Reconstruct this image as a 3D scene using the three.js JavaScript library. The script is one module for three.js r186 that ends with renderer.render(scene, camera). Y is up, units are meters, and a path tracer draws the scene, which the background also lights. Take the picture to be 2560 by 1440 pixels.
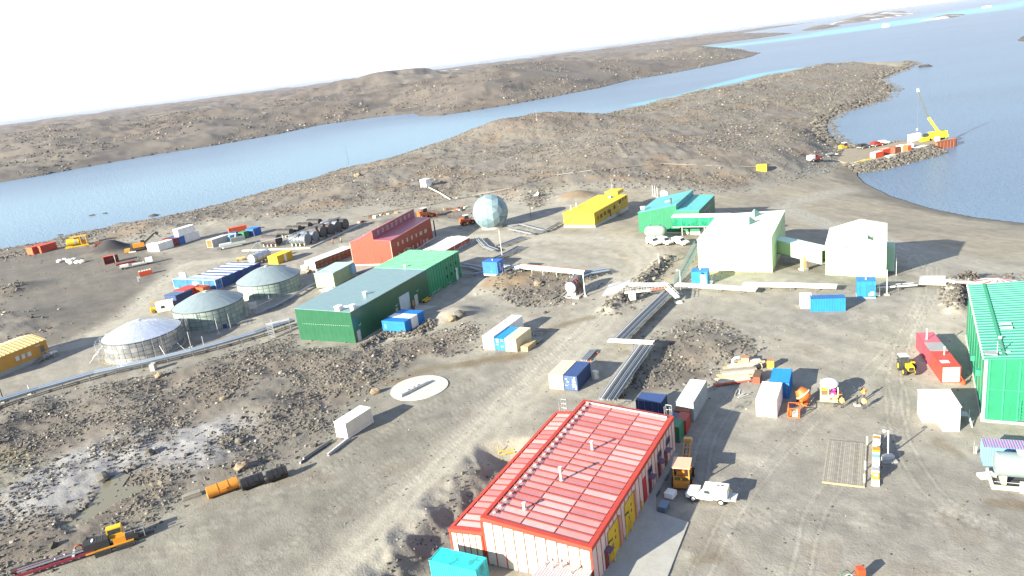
import * as THREE from 'three';
import { mergeGeometries } from 'three/addons/utils/BufferGeometryUtils.js';
import { MarchingCubes } from 'three/addons/objects/MarchingCubes.js';

// ---------- camera, sky, sun, exposure ----------
const scene = new THREE.Scene();
const camera = new THREE.PerspectiveCamera(41.0, 16 / 9, 1, 60000);
const CAM_H = 55, ROLL = Math.atan(0.127), FPX = 1926;
const PITCH = Math.atan((720 - 134) * Math.cos(ROLL) / FPX);
{
  const R = new THREE.Vector3(1, 0, 0), U = new THREE.Vector3(0, Math.cos(PITCH), -Math.sin(PITCH)), B = new THREE.Vector3(0, Math.sin(PITCH), Math.cos(PITCH));
  const R2 = R.clone().multiplyScalar(Math.cos(ROLL)).addScaledVector(U, -Math.sin(ROLL));
  const U2 = R.clone().multiplyScalar(Math.sin(ROLL)).addScaledVector(U, Math.cos(ROLL));
  camera.position.set(0, CAM_H, 0);
  camera.quaternion.setFromRotationMatrix(new THREE.Matrix4().makeBasis(R2, U2, B));
  camera.updateMatrixWorld(true);
  var CR = R2, CU = U2, CF = B.clone().negate();
}
const SUN_EL = 19.5 * Math.PI / 180, SUN_AZ = 35 * Math.PI / 180;
const sun = new THREE.DirectionalLight(new THREE.Color().setRGB(1, 0.925, 0.76), 4.6);
sun.position.set(-Math.cos(SUN_AZ) * Math.cos(SUN_EL) * 500, Math.sin(SUN_EL) * 500, Math.sin(SUN_AZ) * Math.cos(SUN_EL) * 500 - 180);
sun.target.position.set(0, 0, -180);
sun.castShadow = true; sun.shadow.mapSize.set(4096, 4096); sun.shadow.radius = 1;
Object.assign(sun.shadow.camera, { left: -330, right: 330, top: 330, bottom: -330, near: 10, far: 1600 });
scene.add(sun, sun.target);
{
  const w = 256, h = 128, data = new Float32Array(w * h * 4), K = 1 / 4.4;
  const hor = [1.16, 1.2, 1.2], zen = [0.40, 0.58, 0.98];
  for (let j = 0; j < h; j++) {
    const el = ((j + 0.5) / h - 0.5) * 180;
    const f = el > 0 ? 1 - Math.exp(-Math.pow(el / 27, 1.6)) : 0;
    for (let i = 0; i < w; i++) { const k = (j * w + i) * 4; for (let c = 0; c < 3; c++) data[k + c] = (hor[c] + (zen[c] - hor[c]) * f) * K; data[k + 3] = 1; }
  }
  const sky = new THREE.DataTexture(data, w, h, THREE.RGBAFormat, THREE.FloatType);
  sky.mapping = THREE.EquirectangularReflectionMapping; sky.magFilter = THREE.LinearFilter; sky.minFilter = THREE.LinearFilter; sky.needsUpdate = true;
  scene.background = sky; scene.environment = sky;
}
const renderer = new THREE.WebGLRenderer({ antialias: true });
renderer.toneMapping = THREE.LinearToneMapping;
renderer.toneMappingExposure = 4.4;
renderer.shadowMap.enabled = true;

// ---------- small helpers ----------
let seed = 12345;
const rnd = () => { seed = (seed * 1664525 + 1013904223) >>> 0; return seed / 4294967296; };
const rr = (a, b) => a + (b - a) * rnd();
const clamp = (v, a = 0, b = 1) => Math.min(b, Math.max(a, v));
const sstep = (a, b, v) => { const t = clamp((v - a) / (b - a)); return t * t * (3 - 2 * t); };
const mix = (a, b, t) => a + (b - a) * t;
const hash2 = (i, j) => { let h = (Math.imul(i, 374761393) + Math.imul(j, 668265263)) | 0; h = Math.imul(h ^ (h >>> 13), 1274126177); return ((h ^ (h >>> 16)) >>> 0) / 4294967296; };
function noise(x, y) {
  const i = Math.floor(x), j = Math.floor(y), fx = x - i, fy = y - j, u = fx * fx * (3 - 2 * fx), v = fy * fy * (3 - 2 * fy);
  return mix(mix(hash2(i, j), hash2(i + 1, j), u), mix(hash2(i, j + 1), hash2(i + 1, j + 1), u), v) * 2 - 1;
}
const fbm = (x, y, o = 4) => { let s = 0, a = 0.5; for (let k = 0; k < o; k++) { s += a * noise(x, y); x = x * 2.03 + 17.1; y = y * 2.03 - 9.3; a *= 0.5; } return s; };
const ridge = (x, y, o = 4) => { let s = 0, a = 0.5; for (let k = 0; k < o; k++) { s += a * (1 - 2 * Math.abs(noise(x, y))); x = x * 2.1 + 5.7; y = y * 2.1 + 3.1; a *= 0.5; } return s; };

function ray(px, py) { return new THREE.Vector3().addScaledVector(CR, (px - 1280) / FPX).addScaledVector(CU, -(py - 720) / FPX).add(CF).normalize(); }
function PX(px, py, y = 0) { const d = ray(px, py), t = (y - CAM_H) / d.y; return new THREE.Vector3(d.x * t, y, d.z * t); }  // a point of a level plane
const W2 = (list, y = 0) => list.map(([a, b]) => { const p = PX(a, b, y); return [p.x, p.z]; });
function inside(poly, x, z) {
  let c = false; const q = poly.pts, n = q.length;
  if (x < poly.x0 || x > poly.x1 || z < poly.z0 || z > poly.z1) return false;
  for (let i = 0, j = n - 1; i < n; j = i++) { const a = q[i], b = q[j]; if ((a[1] > z) !== (b[1] > z) && x < (b[0] - a[0]) * (z - a[1]) / (b[1] - a[1]) + a[0]) c = !c; }
  return c;
}
function poly(pts) { const xs = pts.map(p => p[0]), zs = pts.map(p => p[1]); return { pts, x0: Math.min(...xs), x1: Math.max(...xs), z0: Math.min(...zs), z1: Math.max(...zs) }; }
function segDist(pts, x, z, closed = true) {
  let best = 1e18; const n = pts.length;
  for (let i = closed ? 0 : 1, j = closed ? n - 1 : 0; i < n; j = i++) {
    const ax = pts[j][0], az = pts[j][1], dx = pts[i][0] - ax, dz = pts[i][1] - az;
    const t = clamp(((x - ax) * dx + (z - az) * dz) / (dx * dx + dz * dz + 1e-9)), ex = x - ax - t * dx, ez = z - az - t * dz, d = ex * ex + ez * ez;
    if (d < best) best = d;
  }
  return Math.sqrt(best);
}

// ---------- land: shorelines, heights, ground cover ----------
const SEA = -14;
const S = (list) => W2(list, SEA);
const LANDS = [
  { id: 1, pts: [...S([[-900, 790], [0, 632], [150, 606], [300, 568], [420, 550], [520, 520], [640, 490], [740, 460], [860, 427], [960, 402], [1080, 362], [1150, 344], [1210, 326], [1290, 308], [1380, 304], [1450, 310], [1500, 297], [1560, 282], [1640, 267], [1700, 258], [1712, 250], [1780, 230], [1850, 209], [1950, 189], [2050, 176], [2150, 165], [2230, 158], [2270, 154], [2288, 160], [2262, 173], [2225, 187], [2200, 200], [2236, 222], [2210, 242], [2195, 252], [2140, 269], [2090, 284], [2068, 302], [2062, 322], [2076, 346], [2098, 362], [2130, 378], [2165, 400], [2150, 430], [2148, 440], [2165, 458], [2230, 490], [2330, 521], [2440, 543], [2560, 557], [2760, 580], [3300, 640]]), [420, -60], [420, 260], [-700, 260]] },
  { id: 2, pts: [...S([[-1200, 620], [-300, 505], [0, 457], [100, 440], [250, 412], [400, 385], [560, 360], [700, 335], [800, 313], [870, 303], [960, 291], [1035, 284], [1047, 291], [1100, 290], [1180, 278], [1290, 260], [1380, 243], [1500, 220], [1580, 200], [1700, 180], [1800, 160], [1880, 142], [1903, 132], [1860, 131], [1760, 137], [1700, 139], [1620, 143], [1580, 138], [1640, 130], [1700, 121], [1800, 108], [1900, 95], [1985, 83], [1930, 83], [1860, 88], [1800, 91]]), [4200, -9500], [-1000, -14000], [-16000, -14000], [-16000, -2600]] },
  { id: 3, pts: S([[2010, 78], [2060, 73], [2105, 64], [2085, 61], [2040, 66], [2000, 74]]) },
  { id: 4, pts: S([[2070, 64], [2150, 55], [2220, 45], [2300, 31], [2280, 27], [2220, 34], [2140, 45], [2080, 56]]) },
  { id: 5, pts: S([[2292, 53], [2350, 48], [2400, 41], [2420, 35], [2390, 36], [2330, 44]]) },
  { id: 6, pts: S([[2540, 102], [2600, 108], [2700, 100], [2700, 80], [2600, 82], [2555, 90]]) },
  { id: 7, pts: S([[2304, 169], [2320, 168], [2326, 165], [2312, 164]]) },
];
for (const l of LANDS) Object.assign(l, poly(l.pts));
const bump = (px, py, r, h, y = 0) => { const p = PX(px, py, y); return [p.x, p.z, r, h]; };
const BUMPS1 = [bump(1360, 335, 60, 10), bump(1260, 345, 45, 4), bump(1600, 365, 80, 3), bump(1750, 370, 70, 3), bump(1950, 300, 70, 5), bump(1800, 260, 80, 5, -6), bump(940, 450, 40, 4), bump(1500, 400, 40, 4), bump(1880, 375, 45, 2),
  bump(1120, 795, 7, 1.3), bump(1160, 790, 5, 1.2), bump(20, 815, 16, 2.0), bump(40, 725, 9, 2.2), bump(1440, 495, 9, 2.6), bump(1400, 690, 9, 0.9), bump(1270, 705, 8, 1.8), bump(277, 628, 7.5, 4.6), bump(1690, 640, 5, 0.5)];
const BUMPS2 = [bump(970, 222, 170, 48), bump(1150, 232, 120, 12), bump(1480, 195, 150, 32, -5), bump(1560, 190, 120, 10, -5), bump(1330, 215, 130, 18, -5), bump(1220, 240, 90, 14, -5), bump(1815, 134, 130, 22, -8), bump(1730, 142, 120, 10, -8), bump(480, 345, 80, 8), bump(760, 300, 70, 7), bump(200, 400, 60, 8), bump(60, 425, 60, 8), bump(700, 240, 200, 8)];
const BERMS = [ // long piles of boulders and earth: line, half width, height
  [W2([[1528, 772], [1575, 735], [1625, 690], [1662, 652]]), 2.2, 1.5],
  [W2([[2390, 775], [2388, 735], [2385, 695], [2425, 678]]), 2.0, 1.6],
  [W2([[905, 872], [960, 840], [1040, 838], [1075, 815]]), 1.6, 0.7],
  [W2([[1200, 1160], [1090, 1280], [990, 1400], [940, 1480]]), 3.0, 0.9],
];
const DITCH = W2([[1262, 1140], [1180, 1235], [1085, 1345], [1010, 1445], [960, 1520]]);
const landAt = (x, z) => { for (const l of LANDS) if (inside(l, x, z)) return l; return null; };
const NORTH = poly(W2([[-400, 720], [0, 655], [330, 600], [470, 585], [520, 560], [640, 552], [860, 525], [900, 515], [1040, 520], [1180, 495], [1300, 505], [1420, 480], [1580, 466], [1800, 455], [1890, 440], [1990, 405], [2060, 372], [2110, 350], [2110, 250], [2500, 130], [1200, 180], [700, 380], [-500, 600]]));
const ROUGH = [
  W2([[-200, 1060], [0, 1012], [380, 935], [735, 835], [745, 868], [905, 872], [1060, 838], [1190, 805], [1205, 850], [1180, 880], [1075, 905], [960, 950], [935, 1000], [840, 1040], [820, 1110], [720, 1165], [480, 1248], [350, 1330], [200, 1395], [-80, 1490]]),
  W2([[1570, 960], [1600, 870], [1680, 790], [1800, 800], [1880, 850], [1900, 885], [1830, 905], [1790, 960], [1700, 985], [1640, 1005], [1500, 995], [1545, 940]]),
  W2([[1225, 735], [1250, 695], [1300, 684], [1440, 690], [1460, 740], [1400, 768], [1300, 768]]),
  W2([[1500, 790], [1540, 735], [1610, 685], [1660, 640], [1690, 650], [1640, 720], [1570, 790]]),
  W2([[2375, 780], [2380, 690], [2440, 665], [2560, 640], [2560, 690], [2425, 780]]),
  W2([[1180, 1140], [1240, 1150], [1080, 1345], [990, 1480], [900, 1480], [1040, 1300]]),
  W2([[-300, 860], [0, 775], [150, 800], [165, 830], [60, 850], [0, 860]]), W2([[-100, 770], [0, 715], [45, 710], [60, 735], [0, 765]]),
  W2([[900, 560], [1000, 540], [1100, 520], [1180, 525], [1185, 560], [1090, 550], [1000, 572]]), W2([[1300, 500], [1360, 480], [1380, 510], [1330, 525]]),
].map(poly);
const SALT = [W2([[-100, 1150], [120, 1120], [330, 1060], [560, 1010], [720, 1035], [640, 1120], [590, 1180], [480, 1230], [330, 1200], [240, 1290], [60, 1330], [-100, 1370]])].map(poly);
const POND = poly(W2([[135, 1322], [190, 1290], [235, 1245], [262, 1205], [300, 1180], [325, 1185], [305, 1215], [400, 1210], [412, 1216], [330, 1240], [250, 1278], [225, 1300], [170, 1325]]));
const ROADS = [[W2([[860, 1440], [1000, 1290], [1150, 1130], [1290, 1000], [1410, 890], [1500, 800], [1560, 735], [1610, 680], [1620, 640], [1585, 605], [1480, 598], [1290, 592], [1180, 592], [1000, 600], [880, 612]]), 5.5], [W2([[2330, 930], [2330, 800], [2330, 700], [2325, 650], [2270, 590], [2150, 530], [2000, 490], [1960, 465], [2040, 430], [2120, 400], [2190, 388]]), 5], [W2([[700, 640], [560, 650], [470, 660], [390, 720], [330, 790], [200, 860], [100, 880]]), 4], [W2([[1960, 480], [2200, 560], [2420, 620], [2700, 690]]), 8]];
const STAINS = [[W2([[1330, 838], [1400, 815], [1470, 795]]), 1.2, 0.7], [W2([[960, 962], [1070, 925], [1180, 905], [1290, 890]]), 1.6, 0.6], [W2([[1180, 905], [1260, 885], [1300, 888]]), 2.2, 0.5], [W2([[2480, 1255], [2560, 1265]]), 0.8, 0.6], [W2([[2340, 1102], [2400, 1135]]), 0.9, 0.5], [W2([[1745, 1400], [1800, 1395]]), 0.9, 0.5], [W2([[910, 950], [985, 950]]), 1.6, 0.45]];
const ICE = [W2([[1083, 190], [1130, 187], [1172, 178], [1120, 184]]), W2([[1010, 232], [1080, 225], [1135, 221], [1080, 230]]), W2([[930, 284], [1000, 276], [1020, 272], [960, 282]]), W2([[1990, 81], [2030, 73], [2000, 73], [1960, 82]])].map(l => poly(l.map(p => p)));
const NOISY = [BUMPS1, BUMPS2];
function height(x, z) {
  const l = landAt(x, z); if (!l) { return SEA - 3; }
  const d = segDist(l.pts, x, z);
  if (l.id === 1) {
    const t = Math.min(1, d / 118); let h = SEA + 14 * (1 - Math.pow(1 - t, 1.3));
    for (const [bx, bz, r, b] of BUMPS1) { const q = ((x - bx) ** 2 + (z - bz) ** 2) / (r * r); if (q < 6) h += b * Math.exp(-q * 1.4) * sstep(0, 30, d); }
    if (inside(NORTH, x, z)) { const e = sstep(0, 18, segDist(NORTH.pts, x, z)) * sstep(0, 14, d); h += e * (fbm(x / 38, z / 38, 4) * 3.2 + 0.9 + ridge(x / 9, z / 9, 3) * 0.8); }
    if (z > -320) {
      const rg = rough(x, z); if (rg > 0) h += rg * (fbm(x / 9, z / 9, 4) * 1.1 + ridge(x / 4, z / 4, 3) * 0.22 + 0.12);
      for (const [pts, w, b] of BERMS) { const q = segDist(pts, x, z, false); if (q < w * 2) h += b * Math.exp(-1.6 * (q / w) * (q / w)) * (0.85 + 0.4 * noise(x / 1.3, z / 1.3)); }
      const q = segDist(DITCH, x, z, false); if (q < 9) h -= 2.3 * (1 - sstep(1.2, 6.5, q + 0.8 * noise(x / 3, z / 3)));
      if (inside(POND, x, z)) h = Math.min(h, -0.3);
      h += 0.05 * fbm(x / 2.2, z / 2.2, 2);
    }
    return h;
  }
  if (l.id === 2) {
    const t = Math.min(1, d / 240); let h = SEA + 20 * (1 - Math.pow(1 - t, 1.7)) * (1 + 0.25 * noise(x / 90, z / 90));
    const far = Math.hypot(x, z);
    const a = sstep(0, 420, d);
    const fr = sstep(2300, 4200, far);
    h += a * (mix(ridge(x / 420 + 3, z / 300, 5) * 19 - 3, ridge(x / 900, z / 420 + 7, 4) * 22 - 10, fr) + fbm(x / 110, z / 80, 4) * 13) + sstep(0, 60, d) * (ridge(x / 60, z / 46, 3) * 4.5 + fbm(x / 20, z / 20, 3) * 1.6);
    for (const [bx, bz, r, b] of BUMPS2) { const q = ((x - bx) ** 2 + (z - bz) ** 2) / (r * r); if (q < 5) h += b * Math.exp(-q * 1.3) * sstep(0, 130, d) * (1 + 0.25 * noise(x / 50, z / 50)); }
    const sx = x / far; // low to the right, towards the open sea
    const lid = 55 - far * (0.0078 + 0.0022 * noise(x / 700, z / 900) + 0.0012 * noise(x / 190, z / 300)); const pk = Math.exp(-((x - BUMPS2[0][0]) ** 2 + (z - BUMPS2[0][1]) ** 2) / 40000) * 15; h = Math.min(h, SEA + 0.22 * d + 3); const e = h - lid - pk; return e > -4 ? lid + pk - 4 * Math.exp(-(e + 4) / 4) : h;
  }
  return SEA + Math.min(d * 0.12, l.id === 4 ? 24 : 9) * (1 + 0.3 * noise(x / 120, z / 120));
}
function rough(x, z) {
  const wx = x + 1.6 * noise(x / 3.1, z / 3.1), wz = z + 1.6 * noise(x / 3.1 + 40, z / 3.1);
  for (const p of ROUGH) if (inside(p, wx, wz)) return Math.min(1, segDist(p.pts, wx, wz) / 4.5);
  return 0;
}
// where the view through a picture point meets the ground
function G(px, py) {
  const d = ray(px, py); let t = 50, dt = 4, p = new THREE.Vector3();
  for (let i = 0; i < 900; i++) {
    p.set(d.x * t, CAM_H + d.y * t, d.z * t);
    const h = Math.max(height(p.x, p.z), SEA);
    if (p.y < h) { if (dt < 0.03) break; t -= dt; dt /= 2; } t += dt; if (dt > 3) dt = Math.max(4, t * 0.012);
  }
  return p;
}

// ---------- textures and materials ----------
function dataTex(n, fn, srgb, rep = 1) {
  const d = new Uint8Array(n * n * 4);
  for (let j = 0; j < n; j++) for (let i = 0; i < n; i++) { const c = fn(i / n, j / n, i, j), k = (j * n + i) * 4; d[k] = c[0] * 255; d[k + 1] = c[1] * 255; d[k + 2] = c[2] * 255; d[k + 3] = 255; }
  const t = new THREE.DataTexture(d, n, n, THREE.RGBAFormat); t.wrapS = t.wrapT = THREE.RepeatWrapping; t.magFilter = THREE.LinearFilter; t.minFilter = THREE.LinearMipmapLinearFilter; t.generateMipmaps = true;
  if (srgb) t.colorSpace = THREE.SRGBColorSpace; t.repeat.set(rep, rep); t.needsUpdate = true; return t;
}
const wrapN = (u, v, f, s = 0) => { // a noise that repeats without seam
  const i0 = Math.floor(u * f), j0 = Math.floor(v * f), fx = u * f - i0, fy = v * f - j0, a = fx * fx * (3 - 2 * fx), b = fy * fy * (3 - 2 * fy), H = (i, j) => hash2(((i % f) + f) % f + s, ((j % f) + f) % f + s * 7);
  return mix(mix(H(i0, j0), H(i0 + 1, j0), a), mix(H(i0, j0 + 1), H(i0 + 1, j0 + 1), a), b);
};
const gravelTex = dataTex(512, (u, v) => {
  const a = wrapN(u, v, 8, 1), b = wrapN(u, v, 32, 2), c = wrapN(u, v, 96, 3), d = wrapN(u, v, 230, 4);
  let g = 0.75 + 0.1 * (a - 0.5) + 0.1 * (b - 0.5) + 0.08 * (c - 0.5) + 0.12 * (d - 0.5); if (d > 0.965) g += 0.14; if (d < 0.035) g -= 0.18; g = clamp(g, 0, 1);
  return [g, g * (0.985 + 0.02 * a), g * (0.96 + 0.05 * b)];
}, false, 1 / 16);
const gravelBump = dataTex(512, (u, v) => { const g = clamp(0.5 + 0.45 * (wrapN(u, v, 20, 5) - 0.5) + 0.5 * (wrapN(u, v, 64, 6) - 0.5) + 0.4 * (wrapN(u, v, 180, 7) - 0.5)); return [g, g, g]; }, false, 1 / 13);
const grimeTex = dataTex(256, (u, v) => { const a = wrapN(u, v, 5, 8), b = wrapN(u, v, 17, 9), c = wrapN(u, v * 0.999, 70, 10); let g = 0.93 + 0.1 * (a - 0.5) + 0.1 * (b - 0.5) + 0.06 * (c - 0.5); g = clamp(g); return [g, g * 0.995, g * 0.985]; }, false, 1 / 5);
const wearTex = dataTex(256, (u, v) => { const a = wrapN(u, v, 6, 18), b = wrapN(u, v, 24, 19), c = wrapN(u, v, 80, 20); const p = sstep(0.56, 0.7, a * 0.45 + b * 0.35 + c * 0.2); const g = 0.94 + 0.1 * (b - 0.5); return [mix(g, 0.66, p), mix(g, 0.54, p), mix(g, 0.46, p)]; }, false, 1 / 6);
const woodTex = dataTex(256, (u, v) => { const a = wrapN(u, v, 4, 11), g = clamp(0.72 + 0.3 * (wrapN(u * 0.999, v, 128, 12) - 0.5) + 0.2 * (a - 0.5)); return [g, g * 0.97, g * 0.92]; }, false, 1 / 2);
const waveBump = dataTex(512, (u, v) => { const g = clamp(0.5 + 0.5 * (wrapN(u, v, 24, 13) - 0.5) + 0.5 * (wrapN(u, v, 60, 14) - 0.5) + 0.4 * (wrapN(u, v, 150, 15) - 0.5)); return [g, g, g]; }, false, 1 / 40);
const mats = new Map();
function M(c, rough = 0.55, metal = 0, o = {}) {
  const key = JSON.stringify([c, rough, metal, Object.keys(o).map(k => [k, o[k]?.uuid ?? o[k]])]);
  if (!mats.has(key)) { const m = new THREE.MeshStandardMaterial({ color: new THREE.Color().setRGB(...c), roughness: rough, metalness: metal, map: grimeTex, ...o }); mats.set(key, m); }
  return mats.get(key);
}
const C = {
  white: M([0.74, 0.74, 0.72]), whitePlastic: M([0.8, 0.8, 0.79], 0.4), offwhite: M([0.62, 0.6, 0.52]), cream: M([0.6, 0.52, 0.34]), grey: M([0.26, 0.27, 0.28]), lgrey: M([0.42, 0.43, 0.43]), dgrey: M([0.06, 0.065, 0.07]), black: M([0.018, 0.018, 0.02], 0.6), tyre: M([0.02, 0.02, 0.021], 0.9),
  galv: M([0.42, 0.44, 0.46], 0.42, 0.6), steel: M([0.2, 0.22, 0.24], 0.45, 0.5), pipe: M([0.24, 0.275, 0.32], 0.4, 0.3), dpipe: M([0.05, 0.06, 0.075], 0.45), concrete: M([0.36, 0.35, 0.31], 0.9), wood: M([0.36, 0.24, 0.12], 0.85, 0, { map: woodTex }), palewood: M([0.52, 0.4, 0.22], 0.85, 0, { map: woodTex }), greywood: M([0.3, 0.29, 0.26], 0.9, 0, { map: woodTex }),
  glass: M([0.03, 0.04, 0.05], 0.12), blue: M([0.01, 0.12, 0.42]), cblue: M([0.008, 0.17, 0.5]), navy: M([0.022, 0.05, 0.15]), blueWorn: M([0.03, 0.16, 0.42], 0.6, 0, { map: wearTex }), lblue: M([0.2, 0.36, 0.55]), red: M([0.32, 0.028, 0.02]), dred: M([0.16, 0.014, 0.018]), orange: M([0.48, 0.1, 0.02]), rorange: M([0.5, 0.06, 0.015]), yellow: M([0.56, 0.36, 0.01]), yorange: M([0.5, 0.2, 0.012]), green: M([0.02, 0.16, 0.08]), brown: M([0.12, 0.07, 0.045], 0.8), rust: M([0.2, 0.06, 0.03], 0.85), terracotta: M([0.3, 0.1, 0.06]), pink: M([0.5, 0.1, 0.14]),
  ironbark: M([0.05, 0.045, 0.042], 0.9), cyan: M([0.02, 0.52, 0.6], 0.6, 0, { map: wearTex }), chalk: M([0.5, 0.5, 0.47], 0.95), skin: M([0.4, 0.24, 0.17], 0.7), hivis: M([0.75, 0.24, 0.03], 0.8), hivisY: M([0.75, 0.5, 0.12], 0.8), trousers: M([0.025, 0.03, 0.05], 0.9), purple: M([0.3, 0.03, 0.2]),
};
const used = {};
const numbered = (n) => { used[n] = (used[n] ?? -1) + 1; return used[n] ? `${n}_${String(used[n]).padStart(3, '0')}` : n; };
function boxUV(g) {
  if (g.attributes.uv && g.userData.keepUV) return g;
  const q = g.index ? g.toNonIndexed() : g, p = q.attributes.position, n = q.attributes.normal, uv = new Float32Array(p.count * 2);
  for (let i = 0; i < p.count; i++) { const x = p.getX(i), y = p.getY(i), z = p.getZ(i), ax = Math.abs(n.getX(i)), ay = Math.abs(n.getY(i)), az = Math.abs(n.getZ(i)); if (ay >= ax && ay >= az) { uv[2 * i] = x; uv[2 * i + 1] = z; } else if (ax >= az) { uv[2 * i] = z; uv[2 * i + 1] = y; } else { uv[2 * i] = x; uv[2 * i + 1] = y; } }
  q.setAttribute('uv', new THREE.BufferAttribute(uv, 2)); return q;
}
function obj(name, g, m, parent) {
  if (Array.isArray(g)) g = mergeGeometries(g.map(q => { q = q.index ? q.toNonIndexed() : q; for (const k of Object.keys(q.attributes)) if (!['position', 'normal', 'uv'].includes(k)) q.deleteAttribute(k); return q; }), false);
  const o = new THREE.Mesh(boxUV(g), m); o.castShadow = o.receiveShadow = true;
  o.name = parent ? name : numbered(name); (parent ?? scene).add(o); return o;
}
function partOf(parent, name, o) { o.name = name; parent.add(o); return o; }
function tag(o, label, category, group) { o.userData.label = label; o.userData.category = category; if (group) o.userData.group = group; return o; }
function struct(o) { o.userData.kind = 'structure'; return o; }
function thing(name, label, category, p, turn = 0, group) { const o = new THREE.Group(); o.name = numbered(name); if (p) o.position.copy(p); o.rotation.y = turn; scene.add(o); return tag(o, label, category, group); }
const box = (x0, x1, y0, y1, z0, z1) => new THREE.BoxGeometry(Math.abs(x1 - x0), Math.abs(y1 - y0), Math.abs(z1 - z0)).translate((x0 + x1) / 2, (y0 + y1) / 2, (z0 + z1) / 2);
const V = (x, y, z) => new THREE.Vector3(x, y, z);
function bar(a, b, r, seg = 6) { const d = b.clone().sub(a), g = new THREE.CylinderGeometry(r, r, d.length(), seg); g.applyQuaternion(new THREE.Quaternion().setFromUnitVectors(V(0, 1, 0), d.clone().normalize())); return g.translate((a.x + b.x) / 2, (a.y + b.y) / 2, (a.z + b.z) / 2); }
function beam(a, b, w, h = w) { const d = b.clone().sub(a), L = d.length(), g = new THREE.BoxGeometry(L, h, w), x = d.clone().normalize(), z = V(0, 1, 0); const zz = x.clone().cross(z).lengthSq() < 1e-4 ? V(0, 0, 1) : x.clone().cross(z).normalize(), yy = zz.clone().cross(x); g.applyMatrix4(new THREE.Matrix4().makeBasis(x, yy, zz)); return g.translate((a.x + b.x) / 2, (a.y + b.y) / 2, (a.z + b.z) / 2); }
const cyl = (r, h, seg = 16, r2 = r) => new THREE.CylinderGeometry(r2, r, h, seg);
function tube(pts, r, seg = 6, n = pts.length * 4) { return new THREE.TubeGeometry(new THREE.CatmullRomCurve3(pts, false, 'catmullrom', 0.3), n, r, seg, false); }
function prism(pts, x0, x1) { // a (z, y) outline drawn out along x
  const s = new THREE.Shape(pts.map(([z, y]) => new THREE.Vector2(-z, y))); const g = new THREE.ExtrudeGeometry(s, { depth: x1 - x0, bevelEnabled: false });
  return g.rotateY(Math.PI / 2).translate(x0, 0, 0);
}

// ---------- the ground ----------
const inAny = (ps, x, z) => { for (const p of ps) if (inside(p, x, z)) return true; return false; };
const mix3 = (a, b, t) => [mix(a[0], b[0], t), mix(a[1], b[1], t), mix(a[2], b[2], t)];
const K = { yard: [0.3, 0.285, 0.24], road: [0.38, 0.36, 0.3], rock: [0.158, 0.145, 0.126], brown: [0.14, 0.11, 0.082], dark: [0.115, 0.106, 0.092], wet: [0.115, 0.105, 0.088], salt: [0.3, 0.3, 0.305], stain: [0.15, 0.11, 0.06], far: [0.125, 0.113, 0.1], snow: [0.8, 0.84, 0.86], pile: [0.045, 0.043, 0.045], sand: [0.24, 0.17, 0.1], moss: [0.2, 0.18, 0.09] };
const TRACKS = [[[1750, 1440], [1850, 1250], [2000, 1080], [2200, 900], [2320, 760], [2330, 640]], [[2500, 1330], [2350, 1250], [2240, 1050], [2250, 880], [2310, 740]], [[2000, 1440], [2050, 1260], [2250, 1040], [2240, 960]], [[1700, 860], [1850, 830], [2050, 810], [2280, 790]], [[600, 1440], [850, 1260], [1060, 1100], [1250, 960], [1420, 850]], [[300, 1440], [560, 1300], [800, 1190], [1000, 1060], [1180, 960]], [[960, 1250], [1150, 1090], [1330, 940], [1480, 800], [1570, 700]], [[1650, 620], [1800, 640], [1700, 640]], [[470, 670], [560, 655], [700, 650], [870, 612]], [[130, 870], [260, 810], [380, 730], [460, 660], [480, 630]], [[2320, 640], [2280, 590], [2100, 510], [1960, 470], [2080, 410]], [[1880, 930], [1820, 1010], [1760, 1120], [1750, 1200]], [[2420, 1300], [2200, 1300], [1950, 1290], [1800, 1330]]].map(l => { const q = W2(l).map(([x, z]) => V(x, 0, z)); return new THREE.CatmullRomCurve3(q).getPoints(14).map(p => [p.x, p.z]); });
const LEFT = poly(W2([[-900, 1000], [-900, 640], [0, 625], [350, 600], [470, 640], [400, 720], [300, 800], [150, 880], [0, 940]]));
const MIDN = poly(W2([[400, 640], [560, 545], [900, 500], [1180, 500], [1200, 590], [900, 600], [650, 640], [560, 660]]));
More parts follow.
